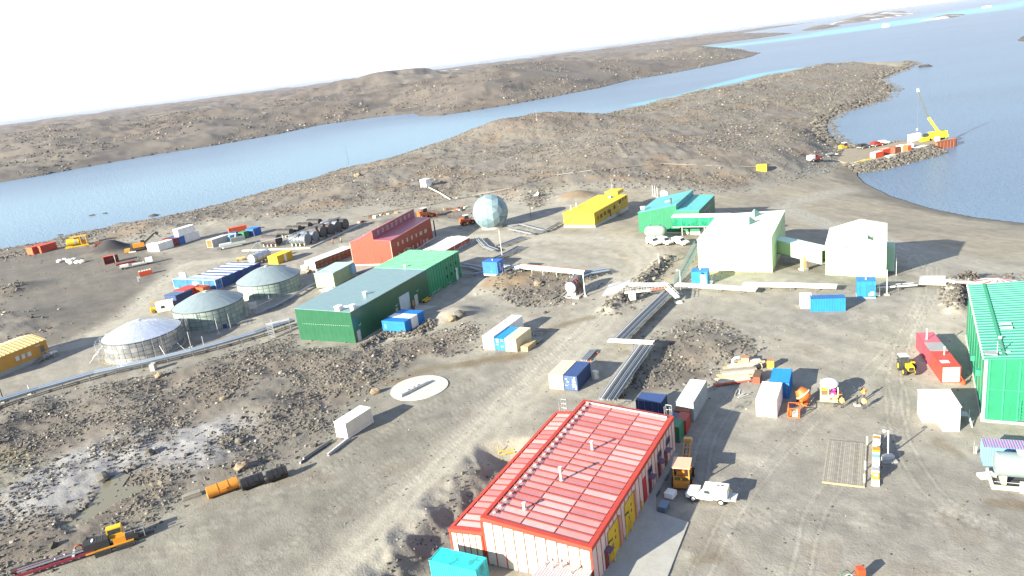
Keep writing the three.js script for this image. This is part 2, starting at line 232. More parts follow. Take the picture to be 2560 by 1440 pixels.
function ground(x, z) {
  const l = landAt(x, z); if (!l) return [0.05, 0.06, 0.07];
  const d = segDist(l.pts, x, z), n1 = fbm(x / 24, z / 24, 4), n2 = fbm(x / 5 + 9, z / 5, 3), n3 = noise(x / 1.4, z / 1.4);
  let c;
  if (l.id !== 1) {
    const n4 = fbm(x / 140, z / 140, 4), n5 = fbm(x / 33 + 5, z / 33, 4);
    c = mix3(K.far, K.brown, clamp(0.35 + n4 * 1.1)); c = c.map(v => v * (1 + 0.5 * n5 + 0.2 * n2));
    if (n5 > 0.16) c = mix3(c, [0.045, 0.042, 0.042], sstep(0.16, 0.34, n5) * 0.75);
    if (n4 < -0.18) c = mix3(c, [0.17, 0.15, 0.118], sstep(0.18, 0.36, -n4) * 0.6);
    c = mix3(c, [0.06, 0.055, 0.05], (1 - sstep(0, 9, d)) * 0.7);
    if (inAny(ICE, x + 4 * n2, z + 10 * n1)) c = K.snow;
    if (l.id > 2 && l.id < 6 && n4 > 0.12) c = mix3(c, K.snow, sstep(0.12, 0.2, n4) * 0.7);
    return c;
  }
  const north = inside(NORTH, x, z) ? sstep(0, 16, segDist(NORTH.pts, x, z) + 6 * n2) : 0;
  c = K.yard.map(v => v * (1 - 0.3 * sstep(30, -30, x) * sstep(-190, -110, z)));
  if (inside(LEFT, x + 5 * n2, z + 5 * n1)) c = mix3(c, K.dark, 0.9 * sstep(0, 8, segDist(LEFT.pts, x, z)));
  if (inside(MIDN, x + 4 * n2, z + 4 * n1)) c = mix3(c, K.rock, 0.35);
  c = mix3(c, mix3(K.rock.map(v => v * 1.05), K.brown, clamp(0.1 + n1 * 1.2)), north * 0.92);
  if (north > 0 && n1 < -0.14) c = mix3(c, K.sand, north * sstep(0.14, 0.34, -n1) * 0.55);
  c = c.map((v, i) => v * (1 + 0.28 * n1 + 0.26 * n2 + 0.1 * n3 + (i === 2 ? -0.06 * n1 : 0)));
  if (x > 30 && z < -170 && !north) c = [c[0] * 1.04, c[1] * 0.985, c[2] * 0.89];
  const streak = fbm((x * 0.5 + z * 0.87) / 26, (x * 0.87 - z * 0.5) / 2.6, 3); // tyre and snow-plough drag marks
  c = c.map(v => v * (1 + (1 - north) * 0.22 * streak));
  if (n2 > 0.24) c = mix3(c, K.brown, (1 - north) * sstep(0.24, 0.4, n2) * 0.35);
  const rg = z > -330 ? rough(x, z) : 0;
  if (rg > 0) {
    c = mix3(c, mix3(K.rock, K.brown, clamp(0.3 + n1)).map(v => v * (1 + 0.35 * n2)), rg);
    for (const s of SALT) if (inside(s, x + 4 * n2, z + 4 * n1)) { const e = sstep(0, 9, segDist(s.pts, x, z)); const q = sstep(-0.2, 0.12, n2 * 0.8 + n1 * 0.5 + 0.24 * e); c = mix3(c, K.salt, e * q * 0.9); if (n1 > 0.2) c = mix3(c, K.moss, 0.5 * sstep(0.2, 0.35, n1)); }
  }
  if (north < 0.9) {
    for (const [pts, w] of ROADS) { const q = segDist(pts, x, z, false) + 1.6 * n2; if (q < w * 1.2) { const e = (1 - sstep(w * 0.3, w * 1.2, q)); const rut = 1 + 0.08 * Math.cos(q * 2.6) + 0.12 * n2; c = mix3(c, K.road.map(v => v * rut), e * 0.8 * (1 - rg * 0.8)); } }
    for (const pts of TRACKS) { const q = segDist(pts, x, z, false) + 0.25 * n2; const a = Math.abs(q - 0.95); if (a < 0.45) c = c.map(v => v * (1 + (1 - rg) * (a < 0.2 ? 0.16 : -0.12))); }
    for (const [pts, w, a] of STAINS) { const q = segDist(pts, x, z, false); if (q < w * 1.6) c = mix3(c, K.stain, a * (1 - sstep(w * 0.3, w * 1.5, q + w * 0.8 * n2 + w * 0.3 * n3))); }
  }
  const bx = x - BUMPS1[BUMPS1.length - 2][0], bz = z - BUMPS1[BUMPS1.length - 2][1], bq = Math.hypot(bx, bz) + n2 * 1.5; if (bq < 10) c = mix3(c, K.pile, 1 - sstep(7.5, 9.5, bq));
  for (const k of [BUMPS1.length - 3, BUMPS1.length - 5]) { const q = Math.hypot(x - BUMPS1[k][0], z - BUMPS1[k][1]) + n2 * 3; if (q < 9) c = mix3(c, K.sand, (1 - sstep(5, 9, q)) * 0.8); }
  const hb = BUMPS1[0], hq = Math.hypot(x - hb[0], z - hb[1]) + 14 * n1; if (hq < 60) c = mix3(c, [0.15, 0.095, 0.07], (1 - sstep(20, 50, hq)) * 0.4);
  if (x > 40 || north) c = mix3(c, K.wet.map(v => v * (1 + 0.3 * n2)), (1 - sstep(3, 15, d + 4 * n2)) * 0.8);
  return c;
}
{
  const th = [], rs = [];
  for (let a = -180; a < -46; a += 3.2) th.push(a); for (let a = -46; a <= 46; a += 0.118) th.push(a); for (let a = 49; a < 180; a += 3.2) th.push(a); th.push(180);
  for (let r = 30; r < 17000; r *= r < 60 ? 1.03 : r < 700 ? 1.0066 : 1.0095) rs.push(r);
  const nA = th.length, nR = rs.length, pos = new Float32Array(nA * nR * 3), col = new Float32Array(nA * nR * 3), uv = new Float32Array(nA * nR * 2), idx = [];
  const ok = new Uint8Array(nA * nR);
  for (let j = 0; j < nR; j++) for (let i = 0; i < nA; i++) {
    const k = j * nA + i, a = th[i] * Math.PI / 180, x = Math.sin(a) * rs[j], z = -Math.cos(a) * rs[j];
    const h = height(x, z), c = ground(x, z); ok[k] = h > SEA - 2.9 ? 1 : 0;
    pos.set([x, h, z], k * 3); col.set(c, k * 3); uv.set([x, z], k * 2);
  }
  for (let j = 0; j < nR - 1; j++) for (let i = 0; i < nA - 1; i++) { const a = j * nA + i, b = a + 1, c = a + nA, d = c + 1; if (ok[a] || ok[b] || ok[c] || ok[d]) idx.push(a, b, c, b, d, c); }
  // the middle of the ring, under the camera
  const g = new THREE.BufferGeometry();
  g.setAttribute('position', new THREE.BufferAttribute(pos, 3)); g.setAttribute('color', new THREE.BufferAttribute(col, 3)); g.setAttribute('uv', new THREE.BufferAttribute(uv, 2)); g.setIndex(idx); g.computeVertexNormals(); g.userData.keepUV = true;
  const m = new THREE.MeshStandardMaterial({ color: 0xffffff, vertexColors: true, roughness: 0.95, map: gravelTex, bumpMap: gravelBump, bumpScale: 0.04 });
  const o = new THREE.Mesh(g, m); o.name = 'ground'; o.receiveShadow = o.castShadow = true; scene.add(struct(o));
  console.log('ground', nA, nR, idx.length / 3);
}
{
  const th = [], rs = []; for (let a = -180; a < -44; a += 8) th.push(a); for (let a = -44; a <= 44; a += 0.24) th.push(a); for (let a = 48; a <= 180; a += 6) th.push(a); for (let r = 120; r < 34000; r *= 1.012) rs.push(r);
  const nA = th.length, nR = rs.length, pos = [], col = [], uv = [], idx = [];
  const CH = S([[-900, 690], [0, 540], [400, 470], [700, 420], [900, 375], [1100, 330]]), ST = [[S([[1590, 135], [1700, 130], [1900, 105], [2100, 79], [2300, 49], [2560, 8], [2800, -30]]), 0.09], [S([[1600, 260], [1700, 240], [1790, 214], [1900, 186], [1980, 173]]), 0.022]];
  for (let j = 0; j < nR; j++) for (let i = 0; i < nA; i++) {
    const a = th[i] * Math.PI / 180, x = Math.sin(a) * rs[j], z = -Math.cos(a) * rs[j]; pos.push(x, SEA, z); uv.push(x, z);
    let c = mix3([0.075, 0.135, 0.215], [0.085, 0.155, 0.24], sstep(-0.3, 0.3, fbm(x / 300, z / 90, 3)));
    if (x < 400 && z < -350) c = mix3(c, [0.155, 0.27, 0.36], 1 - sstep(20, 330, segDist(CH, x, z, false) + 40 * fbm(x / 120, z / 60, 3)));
    for (const [pts, k] of ST) { const d = segDist(pts, x, z, false), w = rs[j] * k; if (d < w * 2) c = mix3(c, [0.09, 0.36, 0.42], 0.85 * (1 - sstep(w * 0.4, w, d + w * 0.6 * fbm(x / 260, z / 130, 3)))); }  // cyan streaks: sky reflected on wind-smoothed water, painted into the vertex colours
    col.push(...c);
  }
  for (let j = 0; j < nR - 1; j++) for (let i = 0; i < nA - 1; i++) { const a = j * nA + i, b = a + 1, c = a + nA, d = c + 1; idx.push(a, b, c, b, d, c); }
  const g = new THREE.BufferGeometry(); g.setAttribute('position', new THREE.Float32BufferAttribute(pos, 3)); g.setAttribute('color', new THREE.Float32BufferAttribute(col, 3)); g.setAttribute('uv', new THREE.Float32BufferAttribute(uv, 2)); g.setIndex(idx); g.computeVertexNormals();
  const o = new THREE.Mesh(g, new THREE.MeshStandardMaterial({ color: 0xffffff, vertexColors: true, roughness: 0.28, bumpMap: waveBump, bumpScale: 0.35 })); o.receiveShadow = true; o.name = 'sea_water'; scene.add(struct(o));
  const sp = POND.pts; const pg = new THREE.ShapeGeometry(new THREE.Shape(sp.map(([x, z]) => new THREE.Vector2(x, -z)))).rotateX(-Math.PI / 2);
  const po = new THREE.Mesh(pg, new THREE.MeshStandardMaterial({ color: new THREE.Color().setRGB(0.14, 0.13, 0.085), roughness: 0.12 })); po.position.y = -0.12; po.name = 'meltwater_pond'; po.receiveShadow = true; scene.add(struct(po));
}
// loose boulders, far too many to count
{
  const rocks = [];
  const rockGeo = (s) => { seed = s; const g = new THREE.IcosahedronGeometry(1, 0), p = g.attributes.position, key = new Map(); for (let i = 0; i < p.count; i++) { const k = [p.getX(i), p.getY(i), p.getZ(i)].map(v => v.toFixed(3)).join(); if (!key.has(k)) key.set(k, rr(0.68, 1.15)); const f = key.get(k); p.setXYZ(i, p.getX(i) * f * 1.15, p.getY(i) * f * 0.72, p.getZ(i) * f * 0.95); } g.computeVertexNormals(); return g; };
  seed = 777;
  const add = (x, z, s, tone) => rocks.push([x, z, s, tone]);
  const scatter = (p, n, s0, s1, pw, test) => { for (let k = 0; k < n; k++) { let x = rr(p.x0, p.x1), z = rr(p.z0, p.z1); if (!inside(p, x, z) || (test && !test(x, z))) continue; if (rnd() < 0.35) { x += Math.pow(rr(-1, 1), 3) * 6; z += Math.pow(rr(-1, 1), 3) * 6; } add(x, z, s0 + (s1 - s0) * Math.pow(rnd(), pw)); } };
  const clump = (x, z) => fbm(x / 7, z / 7, 3) + rr(-0.25, 0.25) > -0.02;
  scatter(ROUGH[0], 110000, 0.05, 0.34, 4.5, clump); scatter(ROUGH[0], 600, 0.25, 0.65, 3);
  scatter(ROUGH[1], 9000, 0.05, 0.42, 5, clump); scatter(ROUGH[2], 4500, 0.06, 0.5, 4, clump); scatter(ROUGH[3], 1600, 0.08, 0.5, 3);
  for (const k of [4, 6, 7, 8, 9]) scatter(ROUGH[k], 1800, 0.06, 0.55, 4, clump); scatter(ROUGH[5], 900, 0.05, 0.3, 3);
  const N1 = poly(NORTH.pts), big = (x, z) => fbm(x / 26, z / 26, 3) + rr(-0.3, 0.3) > -0.1 && landAt(x, z);
  scatter({ ...N1, x0: -280, x1: 330, z0: -640, z1: -215 }, 240000, 0.1, 0.62, 4, big);
  scatter({ ...N1, x0: -200, x1: 600, z0: -1050, z1: -560 }, 150000, 0.25, 0.95, 3.5, big);
  for (const [pts, w] of BERMS.slice(0, 3)) for (let k = 1; k < pts.length; k++) for (let i = 0; i < 130; i++) { const t = rnd(); add(mix(pts[k - 1][0], pts[k][0], t) + rr(-1, 1) * w, mix(pts[k - 1][1], pts[k][1], t) + rr(-1, 1) * w, rr(0.15, 0.55)); }
  const shore = LANDS[0].pts, edge = (i0, i1, n, w, s0, s1) => { for (let k = i0; k < i1; k++) for (let i = 0; i < n; i++) { const t = rnd(), a = shore[k], b = shore[k + 1]; add(mix(a[0], b[0], t) + rr(-w, w), mix(a[1], b[1], t) + rr(-w, w), rr(s0, s1), 'd'); } };
  edge(0, 12, 130, 4, 0.3, 1.2); edge(27, 41, 260, 7, 0.4, 1.9);
  scatter(poly(LEFT.pts), 9000, 0.05, 0.35, 4);
  const yard = poly(W2([[1000, 1440], [700, 1200], [1300, 700], [2400, 600], [2700, 900], [2560, 1440]])); scatter(yard, 5000, 0.03, 0.17, 3);
  const f2 = LANDS[1], near = (x, z) => Math.hypot(x, z) < 2300 && fbm(x / 60, z / 60, 3) > -0.05;
  scatter({ ...f2, x0: -1100, x1: 700, z0: -2000, z1: -600 }, 60000, 0.7, 2.4, 4, near);
  const geos = [rockGeo(3), rockGeo(8), rockGeo(21)], m = new THREE.MeshStandardMaterial({ roughness: 0.95, color: 0xffffff });
  seed = 4242;
  const put = geos.map(() => []); rocks.forEach((r, i) => put[i % 3].push(r));
  const q = new THREE.Quaternion(), e = new THREE.Euler(), mm = new THREE.Matrix4(), col = new THREE.Color();
  put.forEach((list, k) => {
    const im = new THREE.InstancedMesh(geos[k], m, list.length); im.name = numbered('loose_rocks'); im.userData.kind = 'stuff'; im.castShadow = im.receiveShadow = true;
    tag(im, ['scattered grey boulders and stones over the rough ground', 'scattered brown boulders and stones over the rough ground', 'scattered pale boulders and stones over the rough ground'][k], 'rocks'); im.userData.kind = 'stuff';
    list.forEach(([x, z, s, tone], i) => {
      e.set(rr(-0.4, 0.4), rr(0, 6.28), rr(-0.4, 0.4)); q.setFromEuler(e); const y = Math.max(height(x, z), SEA - 0.6 * s);
      mm.compose(V(x, y + s * 0.16, z), q, V(s * rr(0.8, 1.3), s * rr(0.7, 1.2), s * rr(0.8, 1.3))); im.setMatrixAt(i, mm);
      const t = rnd(), b = tone ? rr(0.045, 0.12) : t < 0.6 ? rr(0.045, 0.095) : t < 0.95 ? rr(0.085, 0.145) : rr(0.16, 0.32); col.setRGB(b, b * rr(0.88, 0.95), b * rr(0.72, 0.86)); im.setColorAt(i, col);
    });
    scene.add(im);
  });
  console.log('rocks', rocks.length);
}

// ---------- frames: a thing stands on the ground with its near corner at a point; x runs along one side, -z along the other ----------
const AZ = 62 * Math.PI / 180; // the station's grid
class Frame {
  constructor(o) {
    this.p = o.p ?? G(...o.c); if (o.y !== undefined) this.p.y = o.y;
    let az = o.az !== undefined ? o.az * Math.PI / 180 : AZ;
    const at = (q) => { const v = PX(q[0], q[1], this.p.y); return v.sub(this.p); };
    if (o.az === undefined && o.r && o.fit !== false) { const d = at(o.r); az = Math.atan2(-d.z, d.x); }
    this.az = az; this.u = V(Math.cos(az), 0, -Math.sin(az)); this.w = V(Math.sin(az), 0, Math.cos(az));
    this.L = o.L ?? (o.r ? at(o.r).dot(this.u) : 6.06); this.W = o.W ?? (o.l ? -at(o.l).dot(this.w) : 2.44);
    this.H = o.H ?? (o.t ? this.heightAt(o.t) : 2.6);
  }
  heightAt(t) { let lo = 0, hi = 70; for (let i = 0; i < 40; i++) { const m = (lo + hi) / 2; const q = project(this.p.clone().add(V(0, m, 0))); if (q[1] > t[1]) lo = m; else hi = m; } return lo; }
  local(px, py, n, c) { // where the view meets the plane n.p = c of this frame
    const d = ray(px, py), o = V(0, CAM_H, 0).sub(this.p); const f = (v) => V(v.dot(this.u), v.y, v.dot(this.w)); const D = f(d), O = f(o); const t = (c - O.dot(n)) / D.dot(n); return O.addScaledVector(D, t);
  }
  side(px, py, z = 0) { return this.local(px, py, V(0, 0, 1), z); }
  front(px, py, x = 0) { return this.local(px, py, V(1, 0, 0), x); }
  top(px, py, y) { return this.local(px, py, V(0, 1, 0), y); }
  world(v) { return this.p.clone().addScaledVector(this.u, v.x).addScaledVector(this.w, v.z).add(V(0, v.y, 0)); }
}
function project(P) { const q = P.clone().sub(V(0, CAM_H, 0)), z = q.dot(CF); return [1280 + FPX * q.dot(CR) / z, 720 - FPX * q.dot(CU) / z]; }
function framed(name, label, category, F, group) { return thing(name, label, category, F.p, F.az, group); }

// ---------- shipping containers ----------
function corrug(w, h, pitch = 0.28, depth = 0.04) { // a corrugated sheet in the xy plane that faces +z
  const n = Math.max(2, Math.round(w / pitch)), p = w / n, pts = [];
  for (let i = 0; i < n; i++) { const x = -w / 2 + i * p; pts.push([x, 0], [x + p * 0.3, 0], [x + p * 0.5, -depth], [x + p * 0.8, -depth]); } pts.push([w / 2, 0]);
  const pos = []; for (let i = 0; i < pts.length - 1; i++) { const [a, za] = pts[i], [b, zb] = pts[i + 1]; pos.push(a, -h / 2, za, b, -h / 2, zb, b, h / 2, zb, a, -h / 2, za, b, h / 2, zb, a, h / 2, za); }
  const g = new THREE.BufferGeometry(); g.setAttribute('position', new THREE.BufferAttribute(new Float32Array(pos), 3)); g.setAttribute('uv', new THREE.BufferAttribute(new Float32Array(pos.length / 3 * 2), 2)); g.computeVertexNormals(); return g;
}
const contGeo = new Map();
function containerParts(L, W, H, smooth) {
  const key = [L.toFixed(1), W.toFixed(1), H.toFixed(1), smooth].join(); if (contGeo.has(key)) return contGeo.get(key);
  const e = 0.1, hl = L / 2, hw = W / 2, dp = smooth ? 0.012 : 0.045;
  const fr = []; for (const sx of [-1, 1]) for (const sz of [-1, 1]) { fr.push(box(sx * hl, sx * (hl - 0.14), 0.02, H, sz * hw, sz * (hw - 0.14))); for (const y of [0, H - 0.12]) fr.push(box(sx * (hl + 0.015), sx * (hl - 0.18), y, y + 0.12, sz * (hw + 0.015), sz * (hw - 0.17))); }
  for (const sz of [-1, 1]) for (const y of [0.03, H - 0.14]) fr.push(box(-hl + 0.14, hl - 0.14, y, y + 0.11, sz * hw, sz * (hw - 0.08)));
  for (const sx of [-1, 1]) for (const y of [0.03, H - 0.14]) fr.push(box(sx * hl, sx * (hl - 0.08), y, y + 0.11, -hw + 0.14, hw - 0.14));
  const sideG = corrug(L - 0.28, H - 0.25, 0.28, dp).translate(0, H / 2, hw - 0.02), endG = corrug(W - 0.28, H - 0.25, 0.25, dp).rotateY(Math.PI / 2).translate(hl - 0.02, H / 2, 0);
  const roof = corrug(L - 0.3, W - 0.16, 0.3, smooth ? 0.006 : 0.03).rotateX(-Math.PI / 2).translate(0, H - 0.03, 0);
  const floor = box(-hl + 0.1, hl - 0.1, 0.05, 0.15, -hw + 0.1, hw - 0.1);
  const door = box(-hl + 0.02, -hl + 0.07, 0.15, H - 0.15, 0.015, hw - 0.15), rods = []; for (const z of [0.3, 0.78]) rods.push(bar(V(-hl - 0.01, 0.1, z * hw), V(-hl - 0.01, H - 0.1, z * hw), 0.022, 5), box(-hl - 0.015, -hl + 0.01, H * 0.4, H * 0.4 + 0.07, z * hw - 0.12, z * hw + 0.12));
  const v = { fr: mergeGeometries(fr.map(g => g.toNonIndexed())), sideG, sideB: sideG.clone().rotateY(Math.PI), endG, roof, floor, door, doorB: door.clone().scale(1, 1, -1), rods: mergeGeometries(rods.map(g => g.toNonIndexed())) };
  v.rodsB = v.rods.clone().scale(1, 1, -1); for (const k of ['doorB', 'rodsB']) { const p = v[k] = v[k].index ? v[k].toNonIndexed() : v[k]; for (const a of ['position', 'normal', 'uv']) { const b = p.attributes[a], s = b.itemSize, r = b.array; for (let i = 0; i < b.count; i += 3) for (let c = 0; c < s; c++) { const t = r[(i + 1) * s + c]; r[(i + 1) * s + c] = r[(i + 2) * s + c]; r[(i + 2) * s + c] = t; } } }
  contGeo.set(key, v); return v;
}
// o: c near corner, r far corner along x, l corner along -z, t top of the near corner; long: 'x' or 'z'; doors: which end carries the doors, -1 near or 1 far
function container(label, m, o) {
  const F = new Frame(o), long = o.long ?? 'x', L = long === 'x' ? F.L : F.W, W = long === 'x' ? F.W : F.L, H = F.H;
  const base = F.world(V(F.L / 2, 0, -F.W / 2)); base.y = o.y ?? F.p.y; if (o.lift) base.y += o.lift;
  const t = thing(o.name ?? 'shipping_container', label, o.category ?? 'container', base, F.az + (long === 'x' ? 0 : Math.PI / 2) + (o.doors === 1 ? Math.PI : 0), o.group);
  const q = containerParts(L, W, H, o.smooth), rm = o.roof ?? m, dm = o.doorMat ?? m;
  obj('frame', q.fr, o.frameMat ?? m, t); obj('side_wall', q.sideG, m, t); obj('side_wall', q.sideB, m, t); obj('end_wall', q.endG, m, t); obj('roof', q.roof, rm, t); obj('floor', q.floor, C.dgrey, t);
  for (const k of ['', 'B']) { const d = obj('door', q['door' + k], dm, t); obj('lock_rods', q['rods' + k], o.rod ?? C.galv, d); }
  t.userData.F = F; delete t.userData.F; return { t, F, L, W, H };
}
// flat lettering: characters cut from a canvas, on a thin plate 4 mm proud of the wall
function sign(parent, name, text, w, h, color, pos, rotY, rotZ = 0, font = 'bold 100px sans-serif', bg) {
  const cw = 256, ch = Math.max(32, Math.round(256 * h / w)), cv = document.createElement('canvas'); cv.width = cw; cv.height = Math.min(ch, 1024); const x = cv.getContext('2d');
  x.clearRect(0, 0, cw, cv.height); if (bg) { x.fillStyle = bg; x.fillRect(0, 0, cw, cv.height); } x.fillStyle = color; x.textAlign = 'center'; x.textBaseline = 'middle'; x.font = font.replace('100px', Math.round(cv.height * 0.86 / (text.length > 1 ? 1 : 1)) + 'px');
  let fs = Math.round(cv.height * 0.95); x.font = font.replace('100px', fs + 'px'); const tw = x.measureText(text).width || fs * text.length * 0.65; if (tw > cw * 0.96) { fs = Math.floor(fs * cw * 0.96 / tw); x.font = font.replace('100px', fs + 'px'); } x.fillText(text, cw / 2, cv.height / 2);
  const tex = new THREE.CanvasTexture(cv); tex.colorSpace = THREE.SRGBColorSpace;
  const g = new THREE.PlaneGeometry(w, h); g.userData.keepUV = true; const o = new THREE.Mesh(g, new THREE.MeshStandardMaterial({ map: tex, transparent: !bg, alphaTest: bg ? 0 : 0.4, roughness: 0.6 })); o.position.copy(pos); o.rotation.set(0, rotY, rotZ, 'YXZ'); o.name = name; parent.add(o); return o;
}

// ---------- buildings: an outline (z, y) drawn along x ----------
function building(o) {
  const F = new Frame(o), t = framed(o.name, o.label, o.category ?? 'building', F), { L, W, H } = F, prof = o.profile ? o.profile(W, H) : [[0, H], [-W, H]], th = 0.16, B = o.base ?? -0.5, wm = o.wall, ov = o.over ?? 0.12;
  const sunk = prof.map(([z, y]) => [z, y - 0.12]);
  const outline = [[0, B], ...sunk, [-W, B]];
  obj('front_wall', prism(outline, 0, th), o.frontWall ?? wm, t); obj('back_wall', prism(outline, L - th, L), wm, t);
  obj('side_wall', box(th, L - th, B, prof[0][1] - 0.125, -th, 0), o.sideWall ?? wm, t); obj('side_wall', box(th, L - th, B, prof[prof.length - 1][1] - 0.125, -W + th, -W), wm, t);
  for (let i = 0; i < prof.length - 1; i++) {
    const [z0, y0] = prof[i], [z1, y1] = prof[i + 1]; if (Math.abs(z0 - z1) < 0.3) { obj('clerestory_wall', prism([[z0 + 0.02, y0], [z0 + 0.02 - th, y0], [z1 - th + 0.02, y1], [z1 + 0.02, y1]], th, L - th), o.clerestory ?? wm, t); continue; }
    const d = Math.hypot(z1 - z0, y1 - y0), nz = (y1 - y0) / d * 0.0, a = i === 0 ? ov : 0.02, b = i === prof.length - 2 ? ov : 0.02, kz = (z1 - z0) / d, ky = (y1 - y0) / d;
    obj('roof', prism([[z0 - kz * a, y0 - ky * a - 0.115], [z0 - kz * a, y0 - ky * a], [z1 + kz * b, y1 + ky * b], [z1 + kz * b, y1 + ky * b - 0.115]], -ov, L + ov), o.roof, t);
  }
  return { t, F, L, W, H, prof };
}
const frameG = (w, h, d = 0.08) => mergeGeometries([box(-w / 2, w / 2, h / 2 - 0.1, h / 2, 0, d), box(-w / 2, w / 2, -h / 2, -h / 2 + 0.1, 0, d), box(-w / 2, -w / 2 + 0.1, -h / 2 + 0.1, h / 2 - 0.1, 0, d), box(w / 2 - 0.1, w / 2, -h / 2 + 0.1, h / 2 - 0.1, 0, d)].map(g => g.toNonIndexed()));
function windowAt(t, p, face, w = 0.9, h = 1.1, fm = C.white, pm = C.glass) { // face: 'side' looks +z, 'front' looks -x
  const ry = face === 'side' ? 0 : -Math.PI / 2; const f = obj('window', frameG(w, h), fm, t); f.position.copy(p); f.rotation.y = ry; obj('pane', box(-w / 2 + 0.1, w / 2 - 0.1, -h / 2 + 0.1, h / 2 - 0.1, 0.005, 0.03), pm, f); return f;
}
function doorAt(t, p, face, w = 1, h = 2.1, m = C.grey, name = 'door') { const d = obj(name, [box(-w / 2, w / 2, 0, h, 0, 0.06)], m, t); d.position.copy(p); d.rotation.y = face === 'side' ? 0 : -Math.PI / 2; obj('handle', box(w / 2 - 0.18, w / 2 - 0.1, h * 0.45, h * 0.45 + 0.12, 0.06, 0.12), C.black, d); return d; }
function flue(t, p, r = 0.15, h = 1.2, m = C.galv) { const g = [cyl(r, h, 10).translate(0, h / 2, 0), cyl(r * 1.5, 0.12, 10).translate(0, h + 0.1, 0), cyl(r * 1.6, 0.1, 10).translate(0, 0.05, 0)]; const f = obj('flue', g, m, t); f.position.copy(p); return f; }

// --- long dark green store with its light green end ---
{
  const wallD = M([0.022, 0.1, 0.053], 0.28), wallL = M([0.028, 0.24, 0.105], 0.4), roofD = M([0.16, 0.27, 0.29], 0.3, 0.1), roofL = M([0.13, 0.42, 0.24], 0.5, 0, { map: wearTex });
  const b = building({ name: 'green_store_building', label: 'long dark green store building with a light green far end and grey roller door', c: [890, 858], l: [744, 854], r: [1155, 692], t: [876, 780], wall: wallD, roof: roofD, profile: (W, H) => [[0, H], [-W, H + 0.35]] });
  const { t, F, L, W, H } = b, xs = F.side(1070, 705).x;
  for (let z = -1.2; z > -W + 0.3; z -= 1.2) obj('cladding_seam', box(-0.014, 0, 0, H - 0.15, z - 0.012, z + 0.012), M([0.016, 0.075, 0.04], 0.4), t);
  for (let x = 1.2; x < xs - 0.3; x += 1.2) obj('cladding_seam', box(x - 0.012, x + 0.012, 0, H - 0.15, 0, 0.014), M([0.016, 0.075, 0.04], 0.4), t);

  obj('light_green_wall', box(xs, L + 0.03, -0.5, H - 0.02, 0.0, 0.035), wallL, t);
  const rib = box(-0.05, 0.05, 0, H, 0, 0.07); for (let x = xs + 0.6; x < L; x += 1.25) obj('rib', rib, M([0.012, 0.12, 0.06], 0.5), t).position.set(x, 0, 0.035);
  const rf = obj('light_green_roof', prism([[0.16, H + 0.003], [0.16, H + 0.06], [-W - 0.16, H + 0.42], [-W - 0.16, H + 0.36]], xs - 0.3, L + 0.16), roofL, t);
  for (let x = xs; x < L; x += 1.1) obj('roof_rib', prism([[0.16, H + 0.06], [0.16, H + 0.11], [-W - 0.16, H + 0.47], [-W - 0.16, H + 0.42]], x, x + 0.12), roofL, rf);
  for (const q of [[1116, 670], [1127, 663], [1139, 657], [1118, 691], [1129, 684], [1138, 677]]) windowAt(t, F.side(q[0], q[1], 0.04), 'side', 0.7, 0.9, C.dgrey);
  const ro = F.side(1012, 755), ro0 = F.side(997, 748), ro1 = F.side(1027, 733); const rw = 4.2, rh = 4.3; const rd = obj('roller_door', box(-rw / 2, rw / 2, 0, rh, 0, 0.08), M([0.42, 0.5, 0.56], 0.5), t); rd.position.set(ro.x, 0, 0); for (let y = 0.4; y < rh; y += 0.45) obj('slat', box(-rw / 2, rw / 2, y, y + 0.05, 0.08, 0.1), M([0.36, 0.43, 0.5]), rd);
  doorAt(t, V(F.side(1040, 745).x, 0, 0), 'side', 1.4, 2.6, C.lgrey); doorAt(t, V(F.side(899, 845).x, 0, 0), 'side', 1.2, 2.4, C.lgrey); doorAt(t, V(F.side(992, 775).x, 0, 0), 'side', 1, 2.2, C.grey);
  doorAt(t, V(F.side(1143, 690).x, 0, 0.035), 'side', 1, 3.2, C.white, 'end_door');
  for (const q of [[898, 813], [990, 765], [1042, 728]]) { const l = obj('wall_lamp', [box(-0.3, 0.3, 0, 0.16, 0, 0.24), bar(V(0.3, 0.1, 0.1), V(0.3, 0.5, 0.3), 0.05)], C.lgrey, t); l.position.copy(F.side(q[0], q[1])); }
  const yf = (z) => H + 0.35 * (-z / W); const vent = (px, py, w, h) => { const p = F.top(px, py, H + 0.1); const g = obj('roof_ventilator', [box(-w / 2, w / 2, 0, h, -w / 2, w / 2), box(-w * 0.65, w * 0.65, h, h + 0.18, -w * 0.65, w * 0.65)], C.white, t); g.position.set(p.x, yf(p.z) - 0.02, p.z); return p; };
  const a = vent(847, 776, 1.1, 0.9), c2 = vent(882, 771, 0.8, 0.8); vent(913, 736, 0.7, 0.5); vent(1013, 668, 0.5, 0.5);
  obj('roof_duct', beam(V(a.x, H + 0.75, a.z), V(c2.x, H + 0.75, c2.z), 0.35, 0.35), C.white, t);
  for (let i = 0; i < 26; i++) obj('wall_fixing', box(-0.03, 0, -0.06, 0.06, -0.06, 0.06), C.lgrey, t).position.set(0, H * 0.55, -1 - i * (W - 2) / 26);
  struct(obj('concrete_apron', box(0, 1, 0, 0.07, 0, 1).scale(5.5, 1, 6), C.concrete)).position.copy(F.world(V(ro.x - 1, 0, 0.1)));
  scene.children[scene.children.length - 1].rotation.y = F.az;
}
